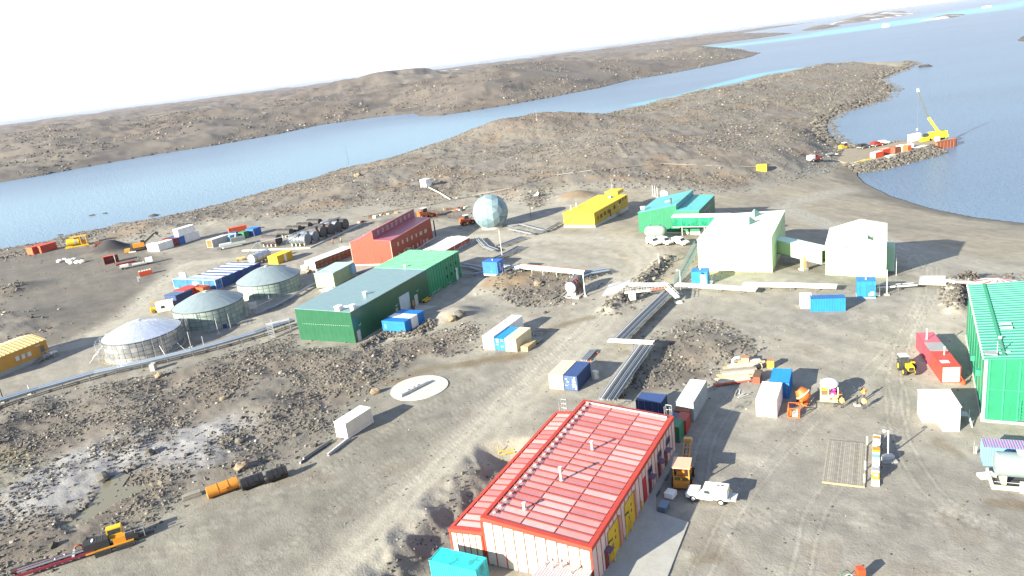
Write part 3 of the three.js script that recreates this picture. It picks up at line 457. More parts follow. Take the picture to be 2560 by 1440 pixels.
// --- red two-storey building with clerestory ---
{
  const wall = M([0.27, 0.042, 0.02], 0.6), side = M([0.36, 0.05, 0.028], 0.6), roof = M([0.36, 0.11, 0.14], 0.45), cl = M([0.26, 0.05, 0.09], 0.5);
  const F0 = new Frame({ c: [985, 661], l: [891, 661], r: [1083.5, 597], t: [975.6, 602] });
  const b = building({ name: 'red_building', label: 'red two-storey building with a row of clerestory windows along its roof', c: [985, 661], l: [891, 661], r: [1083.5, 597], t: [975.6, 602], wall, roof, clerestory: cl, profile: (W, H) => { const z = -W * 0.40; return [[0, H], [z, H + 0.55], [z - 0.02, H + 3.2], [-W * 0.74, H + 1.0], [-W, H + 0.2]]; } });
  const { t, F, L, W, H, prof } = b, zc = prof[1][0];
  for (let z = -1.2; z > -W + 0.3; z -= 1.2) obj('cladding_seam', box(-0.014, 0, 0, H - 0.15, z - 0.012, z + 0.012), M([0.2, 0.03, 0.014]), t);
  for (let x = 1.2; x < L - 0.3; x += 1.2) obj('cladding_seam', box(x - 0.012, x + 0.012, 0, H - 0.15, 0, 0.014), M([0.27, 0.036, 0.02]), t);

  for (let i = 0; i < 8; i++) windowAt(t, V(3.4 + i * (L - 6.5) / 7.4, H + 1.9, zc + 0.03), 'side', 0.9, 1.2, C.lgrey, M([0.18, 0.22, 0.28], 0.15));
  for (const x of [995, 1006.5, 1018, 1029.5, 1040.5]) windowAt(t, F.side(x, 610 - (x - 995) * 0.475), 'side', 0.75, 1.1, C.offwhite, M([0.3, 0.27, 0.2], 0.3));
  for (const x of [1050.5, 1053.5, 1062, 1065]) windowAt(t, F.side(x, 584 - (x - 1050) * 0.5), 'side', 0.75, 1.1, C.offwhite, M([0.3, 0.27, 0.2], 0.3));
  for (const [x, y] of [[999, 636], [1011, 629.5], [1022, 623.5], [1033, 618], [1044, 612.5], [1059.5, 604], [1066, 602], [1069, 600]]) windowAt(t, F.side(x, y), 'side', 0.75, 1.1, C.offwhite, M([0.3, 0.27, 0.2], 0.3));
  doorAt(t, V(F.side(988, 655).x, 0.2, 0), 'side', 1.1, 2.2, C.pink); doorAt(t, V(F.side(1054, 615).x, 0.2, 0), 'side', 1.1, 2.2, C.pink); doorAt(t, V(0, 0.2, F.front(952, 655).z), 'front', 1.1, 2.1, wall);
  const lp = F.side(1017, 638), ld = []; for (const x of [-0.5, 0.5]) for (const z of [0.05, 1.2]) ld.push(bar(V(lp.x + x * 2.4, 0, z), V(lp.x + x * 2.4, 2.4, z), 0.06)); for (const y of [1.2, 1.8, 2.4]) for (const z of [0.05, 1.2]) ld.push(bar(V(lp.x - 1.2, y, z), V(lp.x + 1.2, y, z), 0.05)); ld.push(box(lp.x - 1.2, lp.x + 1.2, 1.1, 1.18, 0.05, 1.2)); obj('porch_landing', ld, C.offwhite, t);
  obj('plinth', box(-0.06, L + 0.06, -0.5, 0.35, -W - 0.06, 0.06), C.chalk, t);
  for (const z of [0, -W]) obj('corner_trim', box(-0.05, 0.12, 0.36, H, z ? z - 0.05 : -0.12, z ? z + 0.12 : 0.05), M([0.55, 0.3, 0.25]), t);
  for (const [x, z] of [[L * 0.2, -W * 0.88], [L * 0.55, -W * 0.9], [L * 0.9, -1.5]]) flue(t, V(x, H + 0.2, z), 0.1, 0.7);
  const p0 = V(F.side(1088, 590).x + 1.5, 0, -0.5); tag(obj('steel_chimney', cyl(0.22, 5.5, 10).translate(0, 2.75, 0), C.dgrey), 'dark steel chimney post standing at the far end of the red two-storey building', 'chimney').position.copy(F.world(p0));
}
// --- low red building with white roof ---
{
  const b = building({ name: 'low_red_building', label: 'low red building with a white roof on grey plinth behind the green store', c: [1114, 643], az: 62, W: 8, r: [1192, 609], t: [1112, 626], wall: M([0.3, 0.05, 0.03]), roof: M([0.78, 0.76, 0.73]), profile: (W, H) => [[0, H], [-W * 0.5, H + 0.5], [-W, H]] });
  const { t, F, L, W, H } = b; obj('plinth', box(-0.04, L + 0.04, -0.5, 0.7, -W - 0.04, 0.04), C.grey, t);
  obj('roof_strip', prism([[-W * 0.26, H + 0.27], [-W * 0.26, H + 0.33], [-W * 0.3, H + 0.37], [-W * 0.3, H + 0.31]], 2, L * 0.72), C.lgrey, t);
  windowAt(t, V(0, 1.6, -W / 2), 'front', 1.2, 1.0, C.white); for (const q of [[1150, 618], [1163, 609], [1178, 600]]) windowAt(t, F.side(q[0], q[1]), 'side', 0.7, 0.8, C.offwhite);
  obj('downpipe', bar(V(L * 0.66, 0.2, 0.08), V(L * 0.66, H, 0.08), 0.08), C.white, t); obj('downpipe', bar(V(L * 0.36, 0.2, 0.08), V(L * 0.36, H + 0.5, 0.08), 0.08), C.white, t);
  for (const z of [-2, -5]) flue(t, V(L * 0.85, H + 0.2, z), 0.09, 0.6, C.white);
}
// --- pale green plant room on legs ---
{
  const b = building({ name: 'pale_green_plant_room', label: 'pale green box plant room on short legs between tanks and green store', c: [839, 722], l: [795, 721], r: [891, 692], t: [833.5, 683], wall: M([0.26, 0.33, 0.2]), roof: M([0.34, 0.5, 0.47]), base: 0.5 });
  const { t, F, L, W, H } = b; obj('underfloor', box(0.05, L - 0.05, 0.4, 0.5, -W + 0.05, -0.05), C.grey, t);
  for (const x of [0.4, L / 2, L - 0.4]) for (const z of [-0.4, -W + 0.4]) obj('leg', box(x - 0.12, x + 0.12, -0.6, 0.4, z - 0.12, z + 0.12), C.steel, t);
  obj('air_unit', box(L - 2.4, L - 0.5, H * 0.35, H * 0.9, 0, 0.7), C.lblue, t); for (const z of [-0.9, -W + 0.7]) { const c = obj('roof_cowl', [cyl(0.18, 0.7, 10).translate(0, 0.35, 0), cyl(0.35, 0.2, 10).translate(0, 0.75, 0)], C.white, t); c.position.set(0.5, H, z); }
}
// --- yellow building by the radome ---
{
  const wall = M([0.45, 0.3, 0.008], 0.5), fw = wall, roof = M([0.58, 0.42, 0.008], 0.5);
  const b = building({ name: 'yellow_building', label: 'bright yellow flat-roofed building with a roof box near the radome', c: [1488, 569], l: [1404, 572], r: [1571, 520], t: [1486, 532], wall, roof });
  const { t, F, L, W, H } = b; obj('plinth', box(-0.05, L + 0.05, -0.5, 0.75, -W - 0.05, 0.05), C.lgrey, t);
  const p = F.top(1484, 487, H), q = F.top(1520, 487, H); const rx = p.x; obj('roof_box', [box(rx - 1, rx + 4.5, H, H + 1.2, -W * 0.72, -W * 0.3)], roof, t); obj('roof_hatch', box(rx - 6, rx - 4.6, H, H + 0.6, -W * 0.42, -W * 0.32), C.grey, t);
  for (const x of [4, 8]) flue(t, V(x, H, -W + 1), 0.14, 1.3, C.offwhite); obj('aerial', bar(V(rx + 2, H + 1.2, -W * 0.6), V(rx + 2, H + 5.2, -W * 0.6), 0.04), C.offwhite, t);
  for (const [x, y] of [[1495, 544], [1502, 540], [1504.5, 538.5], [1511, 534], [1513.5, 532.5], [1520, 529], [1522.5, 527.5], [1535, 518], [1537, 517], [1548, 505], [1551, 502.5], [1557, 497], [1563, 493]]) windowAt(t, F.side(x, y), 'side', 0.75, 1.3, M([0.3, 0.16, 0.02]), C.black);
  doorAt(t, V(F.side(1526, 535).x, 0.7, 0), 'side', 1.1, 2.3, C.brown); const w = obj('white_downpipe', [bar(V(0, 1.5, 0.1), V(0, 3, 0.1), 0.12), beam(V(0, 3, 0.1), V(-0.6, 3.2, 0.1), 0.2)], C.white, t); w.position.x = F.side(1547, 515).x;
  const sx = F.side(1545, 530).x, st = []; for (let i = 0; i < 5; i++) st.push(box(sx + i * 0.4, sx + i * 0.4 + 0.36, 0.7 - i * 0.16, 0.76 - i * 0.16, 0.1, 1.5)); st.push(box(sx - 1.6, sx, 0.7, 0.78, 0.1, 1.8)); for (const x of [sx - 1.6, sx, sx + 1.8]) st.push(bar(V(x, 0, 1.7), V(x, 1.7, 1.7), 0.05)); st.push(bar(V(sx - 1.6, 1.7, 1.7), V(sx, 1.7, 1.7), 0.05), bar(V(sx, 1.7, 1.7), V(sx + 1.8, 0.9, 1.7), 0.05)); obj('entry_steps', st, C.galv, t);
  for (let i = 0; i < 12; i++) obj('cladding_rib', box(-0.04, 0, 0.76, H - 0.13, -0.03, 0.03), fw, t).position.z = -0.7 - i * (W - 1) / 12;
}
// --- teal green building with monitor roof, and its link on posts ---
{
  const wall = M([0.007, 0.15, 0.07], 0.45), side = M([0.01, 0.09, 0.1], 0.4), roof = M([0.06, 0.33, 0.34], 0.4);
  const LT = new Frame({ c: [1750, 587], az: 62 }), LH = LT.heightAt([1749, 526]);
  const b = building({ name: 'teal_workshop_building', label: 'teal green building with a stepped roof beside the cream hall', c: [1750, 587], W: 18, az: 62, L: LT.top(1786, 487, LH).x, H: LH, wall, roof, clerestory: roof, profile: (W, H) => [[0, H], [-W * 0.36, H + 0.3], [-W * 0.36 - 0.02, H + 1.8], [-W, 6.9]] });
  const { t, F, L, W, H, prof } = b; obj('plinth', box(-0.05, L + 0.05, -0.5, 0.9, -W - 0.05, 0.05), C.offwhite, t);
  for (let i = 1; i < 5; i++) obj('wall_seam', box(-0.05, 0, 0.91, H - 0.2, -0.06, 0.06), M([0.02, 0.22, 0.12]), t).position.z = -W * i / 5.2 - 0.4;
  for (let i = 0; i < 5; i++) windowAt(t, V(2.2 + i * 2.9, H + 1.3, prof[1][0] + 0.03), 'side', 1, 0.6, C.lgrey);
  for (let i = 0; i < 4; i++) windowAt(t, V(6.5 + i * 2.5, H * 0.62, 0), 'side', 1.3, 2.2, M([0.55, 0.5, 0.4]), C.glass);
  const p = F.top(1678, 512, H + 1); flue(t, V(p.x, H + 1.0, p.z), 0.22, 1.8, C.dgrey); for (const [x, y] of [[1606, 526], [1668, 512]]) { const s = F.top(x, y, H); obj('roof_ventilator', [box(-0.5, 0.5, 0, 0.7, -0.5, 0.5), box(-0.65, 0.65, 0.7, 0.85, -0.65, 0.65)], C.white, t).position.set(s.x + 0.6, H + 0.2, s.z); }
  for (let x = 1.4; x < L; x += 1.5) obj('roof_seam', prism([[0.1, H + 0.003], [0.1, H + 0.04], [-W * 0.355, H + 0.335], [-W * 0.355, H + 0.3]], x, x + 0.08), roof, t);
  const L2 = new Frame({ c: [1770, 604], az: 62 });
  const f = F.front(1687, 548), y0 = 3.0, y1 = F.front(1690, 535).y, z0 = F.front(1688, 550).z, link = framed('teal_link_bridge', 'teal green enclosed walkway on posts between teal building and cream hall', 'walkway', F);
  const y2 = F.front(1690, 562).y, lx = -3.2, zr = z0 + 16; obj('deck', box(lx, -0.1, y2, y2 + 0.25, z0, zr), C.grey, link); obj('side_panel', box(lx, lx + 0.12, y2 + 0.25, y1 - 0.3, z0, zr), M([0.01, 0.2, 0.11], 0.3, 0, { map: wearTex }), link); obj('side_panel', box(-0.25, -0.1, y2 + 0.25, y1 - 0.3, z0, zr), side, link); obj('end_panel', box(lx + 0.13, -0.26, y2 + 0.25, y1 - 0.3, z0, z0 + 0.1), wall, link); obj('roof', box(lx - 0.2, 0, y1 - 0.29, y1, z0 - 0.2, zr), C.white, link);
  for (const k of [0.15, 0.55, 0.8]) obj('post', box(lx + 0.4, lx + 0.75, -0.5, y2, z0 + 16 * k, z0 + 16 * k + 0.35), C.greywood, link);
  for (let i = 1; i < 6; i++) obj('panel_seam', box(lx - 0.04, lx, y2 + 0.25, y1 - 0.3, -0.04, 0.04), M([0.05, 0.42, 0.28]), link).position.z = z0 + i * 2.6;
  const wt = G(1640, 596), tk = thing('water_tank', 'pale green cylindrical tank lying in front of the teal building', 'tank', wt, 62 * Math.PI / 180); { const g = new THREE.CapsuleGeometry(1.65, 3.2, 6, 18).rotateX(Math.PI / 2).translate(0, 2.1, 0); obj('shell', g, M([0.22, 0.3, 0.24]), tk); for (const z of [-1.3, 1.3]) obj('saddle', box(-1.2, 1.2, -0.2, 0.75, z - 0.2, z + 0.2), C.concrete, tk); for (const z of [-1.4, 1.5]) obj('hatch', cyl(0.2, 0.5, 8).translate(0, 3.8, z), C.dgrey, tk); }
}

// --- yellow building cut by the left edge --- left_yellow
{
  const wall = M([0.42, 0.22, 0.03]), roof = M([0.62, 0.45, 0.16], 0.5); const p = G(127, 891), u = V(Math.cos(AZ), 0, -Math.sin(AZ)), F0 = new Frame({ p: p.clone(), az: 62 }), H = F0.heightAt([119, 848]);
  const b = building({ name: 'ochre_building', label: 'ochre yellow building cut by the left edge with steps to its door', p: p.clone().addScaledVector(u, -17), az: 62, L: 17, W: 10, H, wall, roof, profile: (W, H) => [[0, H], [-W / 2, H + 1.0], [-W, H]] });
  const { t, F, L, W } = b; obj('plinth', box(-0.04, L + 0.04, -0.5, 1.0, -W - 0.04, 0.04), C.grey, t);
  for (let x = 0.3; x < L; x += 1.0) { for (const s of [[0.14, 0, -W / 2 + 0.02, 1], [-W / 2 - 0.02, 1, -W - 0.14, 0]]) obj('roof_rib', prism([[s[0], H + s[1] + 0.003], [s[0], H + s[1] + 0.07], [s[2], H + s[3] + 0.07], [s[2], H + s[3] + 0.003]], x, x + 0.14), M([0.7, 0.58, 0.3]), t); obj('cladding_seam', box(x, x + 0.05, 1.0, H - 0.13, 0, 0.015), M([0.34, 0.18, 0.03]), t); }
  for (const [x, y] of [[43, 896], [58, 891], [73, 885]]) windowAt(t, F.side(x, y, 0.02), 'side', 0.9, 1.1, C.lgrey, M([0.5, 0.5, 0.46], 0.3));
  const dx = F.side(108, 880).x; doorAt(t, V(dx, 1.0, 0.02), 'side', 1.0, 2.3, M([0.12, 0.1, 0.08])); obj('hood', box(dx - 1.6, dx - 0.5, 3.7, 3.8, 0, 0.5), C.offwhite, t);
  obj('landing', box(dx - 1.2, dx + 2.4, 1.0, 1.1, 0.05, 1.8), C.galv, t); for (const x of [dx - 1.2, dx, dx + 1.2, dx + 2.4]) { obj('rail_post', bar(V(x, -0.3, 1.8), V(x, 2.2, 1.8), 0.06), C.galv, t); } for (const y of [1.6, 2.15]) obj('handrail', bar(V(dx - 1.2, y, 1.8), V(dx + 2.4, y, 1.8), 0.05), C.galv, t); for (let i = 0; i < 6; i++) obj('tread', box(dx - 1.55 - i * 0.4, dx - 1.2 - i * 0.4, 0.9 - i * 0.17, 0.95 - i * 0.17, 0.1, 1.7), C.galv, t); obj('stringer', beam(V(dx - 1.2, 1.0, 1.75), V(dx - 3.6, 0, 1.75), 0.08, 0.25), C.steel, t);
}

// --- cream hall and pale hall with elevated link ---
const creamM = M([0.46, 0.62, 0.36], 0.5), creamR = M([0.66, 0.74, 0.6], 0.5);
let HALL;
{
  const cowl = (t, x, y, z, s = 1.7) => { const g = new THREE.BufferGeometry(); const q = [[0, 0, 0], [1.9, 0, -0.9], [1.9, 0, 0.9], [0.25, 1.3, 0]]; const f = [[0, 2, 3], [0, 3, 1], [1, 3, 2], [0, 1, 2]]; const pos = []; for (const a of f) for (const i of a) pos.push(...q[i].map(v => v * s)); g.setAttribute('position', new THREE.Float32BufferAttribute(pos, 3)); g.setAttribute('uv', new THREE.Float32BufferAttribute(pos.length / 3 * 2, 2)); g.computeVertexNormals(); const o = obj('roof_ventilator', g, M([0.2, 0.36, 0.33]), t); o.position.set(x, y, z); return o; };
  const b = building({ name: 'cream_hall', label: 'largest cream white hall with two wedge roof ventilators and green shaded side', c: [1931, 681], l: [1752, 673], az: 63, L: 26, t: [1928, 590], wall: creamM, roof: creamR, profile: (W, H) => [[0, H], [-W, H - 0.7]] });
  HALL = b; const { t, F, L, W, H } = b; cowl(t, F.top(1886, 541, H).x, H - 0.3, F.top(1886, 541, H).z); cowl(t, F.top(1873, 560, H).x, H - 0.3, F.top(1873, 560, H).z);
  for (let i = 1; i < 7; i++) obj('panel_seam', box(-0.012, 0, -0.4, H - 0.2, -0.02, 0.02), creamM, t).position.z = -W * i / 7;
  for (let i = 1; i < 6; i++) obj('panel_seam', box(-0.03, 0.03, 0, H - 0.15, 0, 0.012), creamM, t).position.x = L * i / 6;
  for (const [x, y] of [[1872, 574], [1878, 579], [1815, 586], [1945, 540]]) { const p = F.top(x, y, H); flue(t, V(p.x, H - 0.3, p.z), 0.08, 0.4, C.grey); }
  for (const [x, y] of [[1954, 568], [1960, 552]]) windowAt(t, F.side(x, y), 'side', 0.8, 1.0, creamM);
  obj('skirt', box(-0.04, L + 0.04, -0.6, 0.25, -W - 0.04, 0.04), M([0.45, 0.33, 0.2]), t);
  const b2 = building({ name: 'pale_hall', label: 'smaller pale hall at the right end of the elevated cream link', c: [2215, 694], l: [2064, 693], az: 63, L: 15, t: [2219, 600], wall: creamM, roof: creamR, profile: (W, H) => [[0, H], [-W * 0.45, H + 1.1], [-W, H - 1.0]] });
  { const { t, F, L, W, H } = b2; cowl(t, F.top(2170, 598, H + 0.8).x, H + 0.7, F.top(2170, 598, H).z, 0.8); for (const [x, y] of [[2112, 617], [2169, 637], [2096, 628], [2158, 638]]) { const p = F.front(x, y); obj('wall_fitting', [box(-0.3, 0, -0.25, 0.25, -0.25, 0.25), bar(V(-0.15, 0, 0.25), V(-0.15, 0.1, 0.9), 0.05)], C.grey, t).position.set(0, p.y, p.z); }
    obj('skirt', box(-0.04, L + 0.04, -0.6, 0.25, -W - 0.04, 0.04), M([0.45, 0.33, 0.2]), t);
    obj('porch', [box(3, 6, 0.6, H * 0.75, 0.0, 1.6)], M([0.3, 0.5, 0.4]), t); doorAt(t, V(4.5, 0.7, 1.6), 'side', 1.2, 2.2, C.dgrey);
    obj('side_railing', [bar(V(1.5, 0, 2), V(1.5, 3.2, 2), 0.06), bar(V(6.8, 0, 2), V(6.8, 3.2, 2), 0.06), bar(V(1.5, 3.2, 2), V(6.8, 3.2, 2), 0.05)], C.lgrey, t);
    for (let i = 1; i < 6; i++) obj('panel_seam', box(-0.012, 0, -0.4, H - 0.9, -0.02, 0.02), creamM, t).position.z = -W * i / 6; }
  // the link
  const a = F.side(1944, 610), e = b2.F.front(2066, 640); const y1 = F.side(1946, 592).y, y0 = F.side(1944, 632).y; const p0 = F.world(V(a.x + 1, 0, 0.0)); const p1 = b2.F.world(V(1.5, 0, -b2.W + 0.3)); const d = p1.clone().sub(p0); d.y = 0; const Lk = d.length(), ang = Math.atan2(-d.z, d.x);
  const lk = thing('cream_link_bridge', 'pale green elevated walkway joining the two cream halls on a single tall post', 'walkway', p0.clone().setY(F.p.y), ang);
  obj('deck', box(0.05, Lk - 0.2, y0, y0 + 0.25, -1.5, 1.5), C.grey, lk); obj('side_panel', box(0.05, Lk - 0.2, y0 + 0.253, y1 - 0.28, 1.38, 1.5), creamM, lk); obj('side_panel', box(0.05, Lk - 0.2, y0 + 0.253, y1 - 0.28, -1.5, -1.38), creamM, lk); obj('roof', box(0.05, Lk - 0.2, y1 - 0.277, y1, -1.65, 1.65), M([0.5, 0.7, 0.62]), lk);
  const kp = 0.66; obj('post', box(Lk * kp - 0.5, Lk * kp + 0.5, -0.6, y0 + 0.9, 1.51, 2.4), M([0.6, 0.42, 0.2]), lk); obj('footing', box(Lk * kp - 0.8, Lk * kp + 0.8, -0.6, 0.15, 1.2, 2.7), C.concrete, lk);
}
// --- big green shed on the right edge ---
{
  const wall = M([0.011, 0.185, 0.092], 0.5), roof = M([0.04, 0.26, 0.175], 0.5), trim = M([0.025, 0.25, 0.14], 0.6);
  const SH = (() => { const a = PX(2464, 896, 9.2), b = PX(2422, 712, 9.2), d = b.clone().sub(a); return { az: Math.atan2(-d.z, d.x) * 180 / Math.PI, L: d.length(), p: a.setY(0) }; })(); console.log('shed', SH.az, SH.L);
  const b = building({ name: 'big_green_shed', label: 'big bright green ribbed shed at the right edge of the yard', c: [2620, 1108], az: SH.az, L: SH.L, W: 9, H: 9.2, wall, roof, profile: (W, H) => [[0, H + 0.9], [-W, H]], over: 0.2 });
  const F0 = new Frame({ p: SH.p, az: SH.az }); const t = b.t; const { L, W, H } = b; t.position.copy(F0.world(V(0, 0, W)));
  for (let i = 0; i < 6; i++) obj('wall_rib', box(-0.1, 0, 0, H - 0.2, -0.09, 0.09), trim, t).position.set(0, 0, -W + 0.55 + i * 1.7);
  obj('wall_band', box(-0.13, -0.003, H * 0.52, H * 0.52 + 0.12, -W, 0), trim, t); obj('corner_post', box(-0.12, 0.3, -0.5, H - 0.1, -W - 0.08, -W + 0.3), M([0.3, 0.42, 0.36]), t);
  for (let i = 0; i < 30; i++) { const x = 0.4 + i * (L - 0.6) / 29; obj('roof_rib', prism([[0.2, H + 0.925], [0.2, H + 1.0], [-W - 0.2, H + 0.055], [-W - 0.2, H - 0.02]], x, x + 0.13), M([0.12, 0.42, 0.3]), t); obj('eave_bracket', box(x - 0.06, x + 0.18, H - 0.3, H + 0.1, -W - 0.32, -W - 0.1), M([0.35, 0.5, 0.42]), t); }
  obj('roof_walkway', [prism([[-W + 2.3, H + 0.82], [-W + 2.3, H + 0.86], [-W + 1.9, H + 0.82], [-W + 1.9, H + 0.78]], 0.5, L - 0.3)].map(g => g.translate(0, -0.42, 0)), trim, t);
  for (const x of [10, 11.6]) obj('roof_light', prism([[-W + 4, H + 0.62], [-W + 4, H + 0.7], [-W + 2.6, H + 0.56], [-W + 2.6, H + 0.48]], x, x + 0.6), M([0.6, 0.75, 0.72]), t);
  obj('roof_cowl', [cyl(0.25, 0.4, 10).translate(0, 0.2, 0)], C.lgrey, t).position.set(6.5, H + 0.3, -W + 2.2);
  obj('roof_hoist', [box(-0.6, 0.6, 0.1, 0.25, -0.7, 0.7), bar(V(0, 0.1, 0.7), V(0, 1.9, 0.7), 0.06), bar(V(0, 1.9, 0.7), V(1.4, 0.2, 1.6), 0.05), bar(V(0.4, 0.1, 0.7), V(0.4, 0.3, 2.2), 0.09)], C.grey, t).position.set(1.2, H + 0.15, -W + 0.7);
  obj('wall_ladder', [bar(V(-0.2, 0.8, -W + 4.3), V(-0.2, 3.5, -W + 4.3), 0.05), bar(V(-0.2, 0.8, -W + 5.3), V(-0.2, 3.5, -W + 5.3), 0.05), ...[1.2, 1.7, 2.2, 2.7].map(y => bar(V(-0.2, y, -W + 4.3), V(-0.2, y, -W + 5.3), 0.04))], trim, t);
  obj('door_recess', box(-0.02, 0.1, -0.4, 0.55, -W + 4, 0), C.dgrey, t); for (const [x, y] of [[15, 3], [6, 4.6]]) obj('wall_vent', box(-0.4, 0.4, -0.4, 0.4, -W - 0.5, -W), trim, t).position.set(x, y, 0);
  for (let i = 1; i < 8; i++) obj('wall_rib', box(-0.07, 0.07, 0, H - 0.2, -W - 0.06, -W), trim, t).position.x = i * L / 8;
  obj('skirt', box(-0.15, L, -0.6, 0.3, -W - 0.1, 0.1), C.chalk, t);
}
// --- red panelled workshop in front, high and low section, every panel its own ---
{
  const red = M([0.42, 0.045, 0.025], 0.5), pale = M([0.46, 0.235, 0.23]), pal2 = M([0.4, 0.16, 0.165]), pal3 = M([0.52, 0.33, 0.32]), wallP = M([0.6, 0.48, 0.44], 0.5), wallS = wallP, shell = M([0.3, 0.03, 0.02], 0.6);
  const F = new Frame({ p: PX(1478, 1371, 5).setY(0), az: 60.5 }); const t = framed('red_panel_workshop', 'big workshop in the foreground with red ribbed roof and pale wall panels', 'building', F);
  const H = F.heightAt([1478, 1371]) , L = F.top(1672, 1040.6, H).x, W = -F.top(1195.6, 1299.4, H + 1.1).z, H2 = H + 1.1, lowW = 4.6, HL = H2 - 2.0;
  console.log('red workshop', H.toFixed(1), L.toFixed(1), W.toFixed(1));
  obj('high_shell', prism([[-0.1, -0.5], [-0.1, H - 0.1], [-W + 0.1, H2 - 0.1], [-W + 0.1, -0.5]], 0.1, L - 0.1), shell, t);
  const zl = -W - lowW; obj('low_shell', prism([[-W + 0.09, -0.5], [-W + 0.09, HL - 0.1], [zl + 0.1, HL - 0.55], [zl + 0.1, -0.5]], 0.14, L - 0.14), shell, t);
  const yr = (z) => z > -W ? H + (H2 - H) * (-z / W) : HL - 0.45 * (-z - W) / lowW;
  const roofPanels = (z0, z1, cols, rows, x0, x1) => { const cz = (z1 - z0) / cols, cx = (x1 - x0) / rows; for (let r = 0; r < rows; r++) for (let c = 0; c < cols; c++) { const a = z0 + c * cz - 0.07, b2 = z0 + (c + 1) * cz + 0.07; const ca = Math.min(-0.005, a); obj('roof_panel', prism([[a, yr(a) - 0.09], [a, yr(a) - 0.02], [b2, yr(b2) - 0.02], [b2, yr(b2) - 0.09]], x0 + r * cx + 0.09, x0 + (r + 1) * cx - 0.09), [pale, pal2, pale, pal3][(hash2(r, c + (z0 | 0) * 7) * 4) | 0], t); } return [cz, cx]; };
  const rows = 22; const [cz, cx] = roofPanels(-0.55, -W + 0.55, 3, rows, 0.6, L - 0.6);
  roofPanels(-W - 0.12, zl + 0.45, 1, rows, 0.6, L - 0.6);
  const ribs = (z0, z1, cols, x0, cx, cz, n) => { for (let r = 0; r <= n; r++) { const x = x0 + r * cx; obj('roof_rib', prism([[z0, yr(z0) - 0.085], [z0, yr(z0) + 0.06], [z1, yr(z1) + 0.06], [z1, yr(z1) - 0.085]], x - 0.07, x + 0.07), red, t); } for (let c = 1; c < cols; c++) { const z = z0 + c * cz; obj('roof_seam', prism([[z + 0.045, yr(z) - 0.08], [z + 0.045, yr(z) + 0.03], [z - 0.045, yr(z) + 0.03], [z - 0.045, yr(z) - 0.08]], x0 + 0.08, x0 + cx * n - 0.08), M([0.22, 0.04, 0.04]), t); } };
  ribs(-0.55, -W + 0.55, 3, 0.6, cx, cz, rows); ribs(-W - 0.12, zl + 0.45, 1, 0.6, cx, 1, rows);
  const edge = (z0, z1, x0, x1, name = 'roof_edge') => obj(name, prism([[z0, yr(z0 > z1 ? z0 : z0) - 0.42], [z0, yr(z0) + 0.09], [z1, yr(z1) + 0.09], [z1, yr(z1) - 0.42]], x0, x1), red, t);
  edge(0.06, -0.47, -0.06, L + 0.06); edge(-W + 0.47, -W + 0.001, -0.06, L + 0.06); edge(-0.474, -W + 0.474, -0.06, 0.52); edge(-0.474, -W + 0.474, L - 0.52, L + 0.06);
  edge(zl + 0.4, zl - 0.06, -0.055, L + 0.055); edge(-W - 0.11, zl + 0.404, -0.055, 0.51); edge(-W - 0.11, zl + 0.404, L - 0.51, L + 0.055);
  obj('step_wall', box(-0.05, L + 0.05, HL - 0.4, H2 - 0.42, -W - 0.1, -W + 0.099), red, t);
  obj('snow_rail', [bar(V(0.7, H2 + 0.22, -W + 1.0), V(L - 0.7, H2 + 0.22, -W + 1.0), 0.03), bar(V(0.7, H2 + 0.12, -W + 1.3), V(L - 0.7, H2 + 0.12, -W + 1.3), 0.03), ...Array.from({ length: 22 }, (_, i) => beam(V(0.6 + (i + 0.5) * cx, H2 - 0.03, -W + 1.15), V(0.6 + (i + 0.5) * cx, H2 + 0.24, -W + 1.1), 0.12, 0.4))], C.galv, t);
  obj('gutter', bar(V(L - 0.75, yr(-1) + 0.14, -0.7), V(L - 0.75, yr(-W + 1) + 0.14, -W + 0.8), 0.14, 8), M([0.5, 0.36, 0.36]), t);
  // front gable panels with red posts
  const gable = (z0, z1, n) => { const dz = (z1 - z0) / n; for (let i = 0; i <= n; i++) { const z = z0 + i * dz; obj('wall_post', box(-0.05, 0.095, -0.5, yr(z - 0.001) - 0.44, z - (i === 0 || i === n ? 0.13 : 0.05), z + (i === 0 || i === n ? 0.13 : 0.05)), red, t); } for (let i = 0; i < n; i++) { const a = z0 + i * dz + (dz > 0 ? 1 : -1) * (i === 0 ? 0.16 : 0.07), b2 = z0 + (i + 1) * dz - (dz > 0 ? 1 : -1) * (i === n - 1 ? 0.16 : 0.07), y = Math.min(yr(a), yr(b2)) - 0.46; obj('wall_panel', box(0.0, 0.09, -0.5, y, a, b2), hash2(i, 91) > 0.75 ? M([0.66, 0.6, 0.44]) : wallP, t); } };
  gable(-0.12, -W + 0.12, 10); gable(-W - 0.25, zl + 0.12, 5);
  // long side towards the yard
  const n = 24, dx = L / n, doors = []; const xd = (px, py) => F.side(px, py).x;
  const openings = [[xd(1516, 1392), 0.9, 'person'], [xd(1534, 1355), 3.1, 'big'], [xd(1575, 1300), 3.1, 'big'], [xd(1611, 1225), 1.1, 'red'], [xd(1624, 1200), 1.0, 'person'], [xd(1647, 1162), 1.0, 'person'], [xd(1663, 1130), 1.0, 'person']];
  for (let i = 0; i <= n; i++) obj('wall_post', box(i * dx - 0.05, i * dx + 0.05, -0.5, H - 0.44, -0.098, 0.04), red, t);
  for (let i = 0; i < n; i++) obj('wall_panel', box(i * dx + 0.07, (i + 1) * dx - 0.07, -0.5, H - 0.46, -0.095, 0.0), wallS, t);
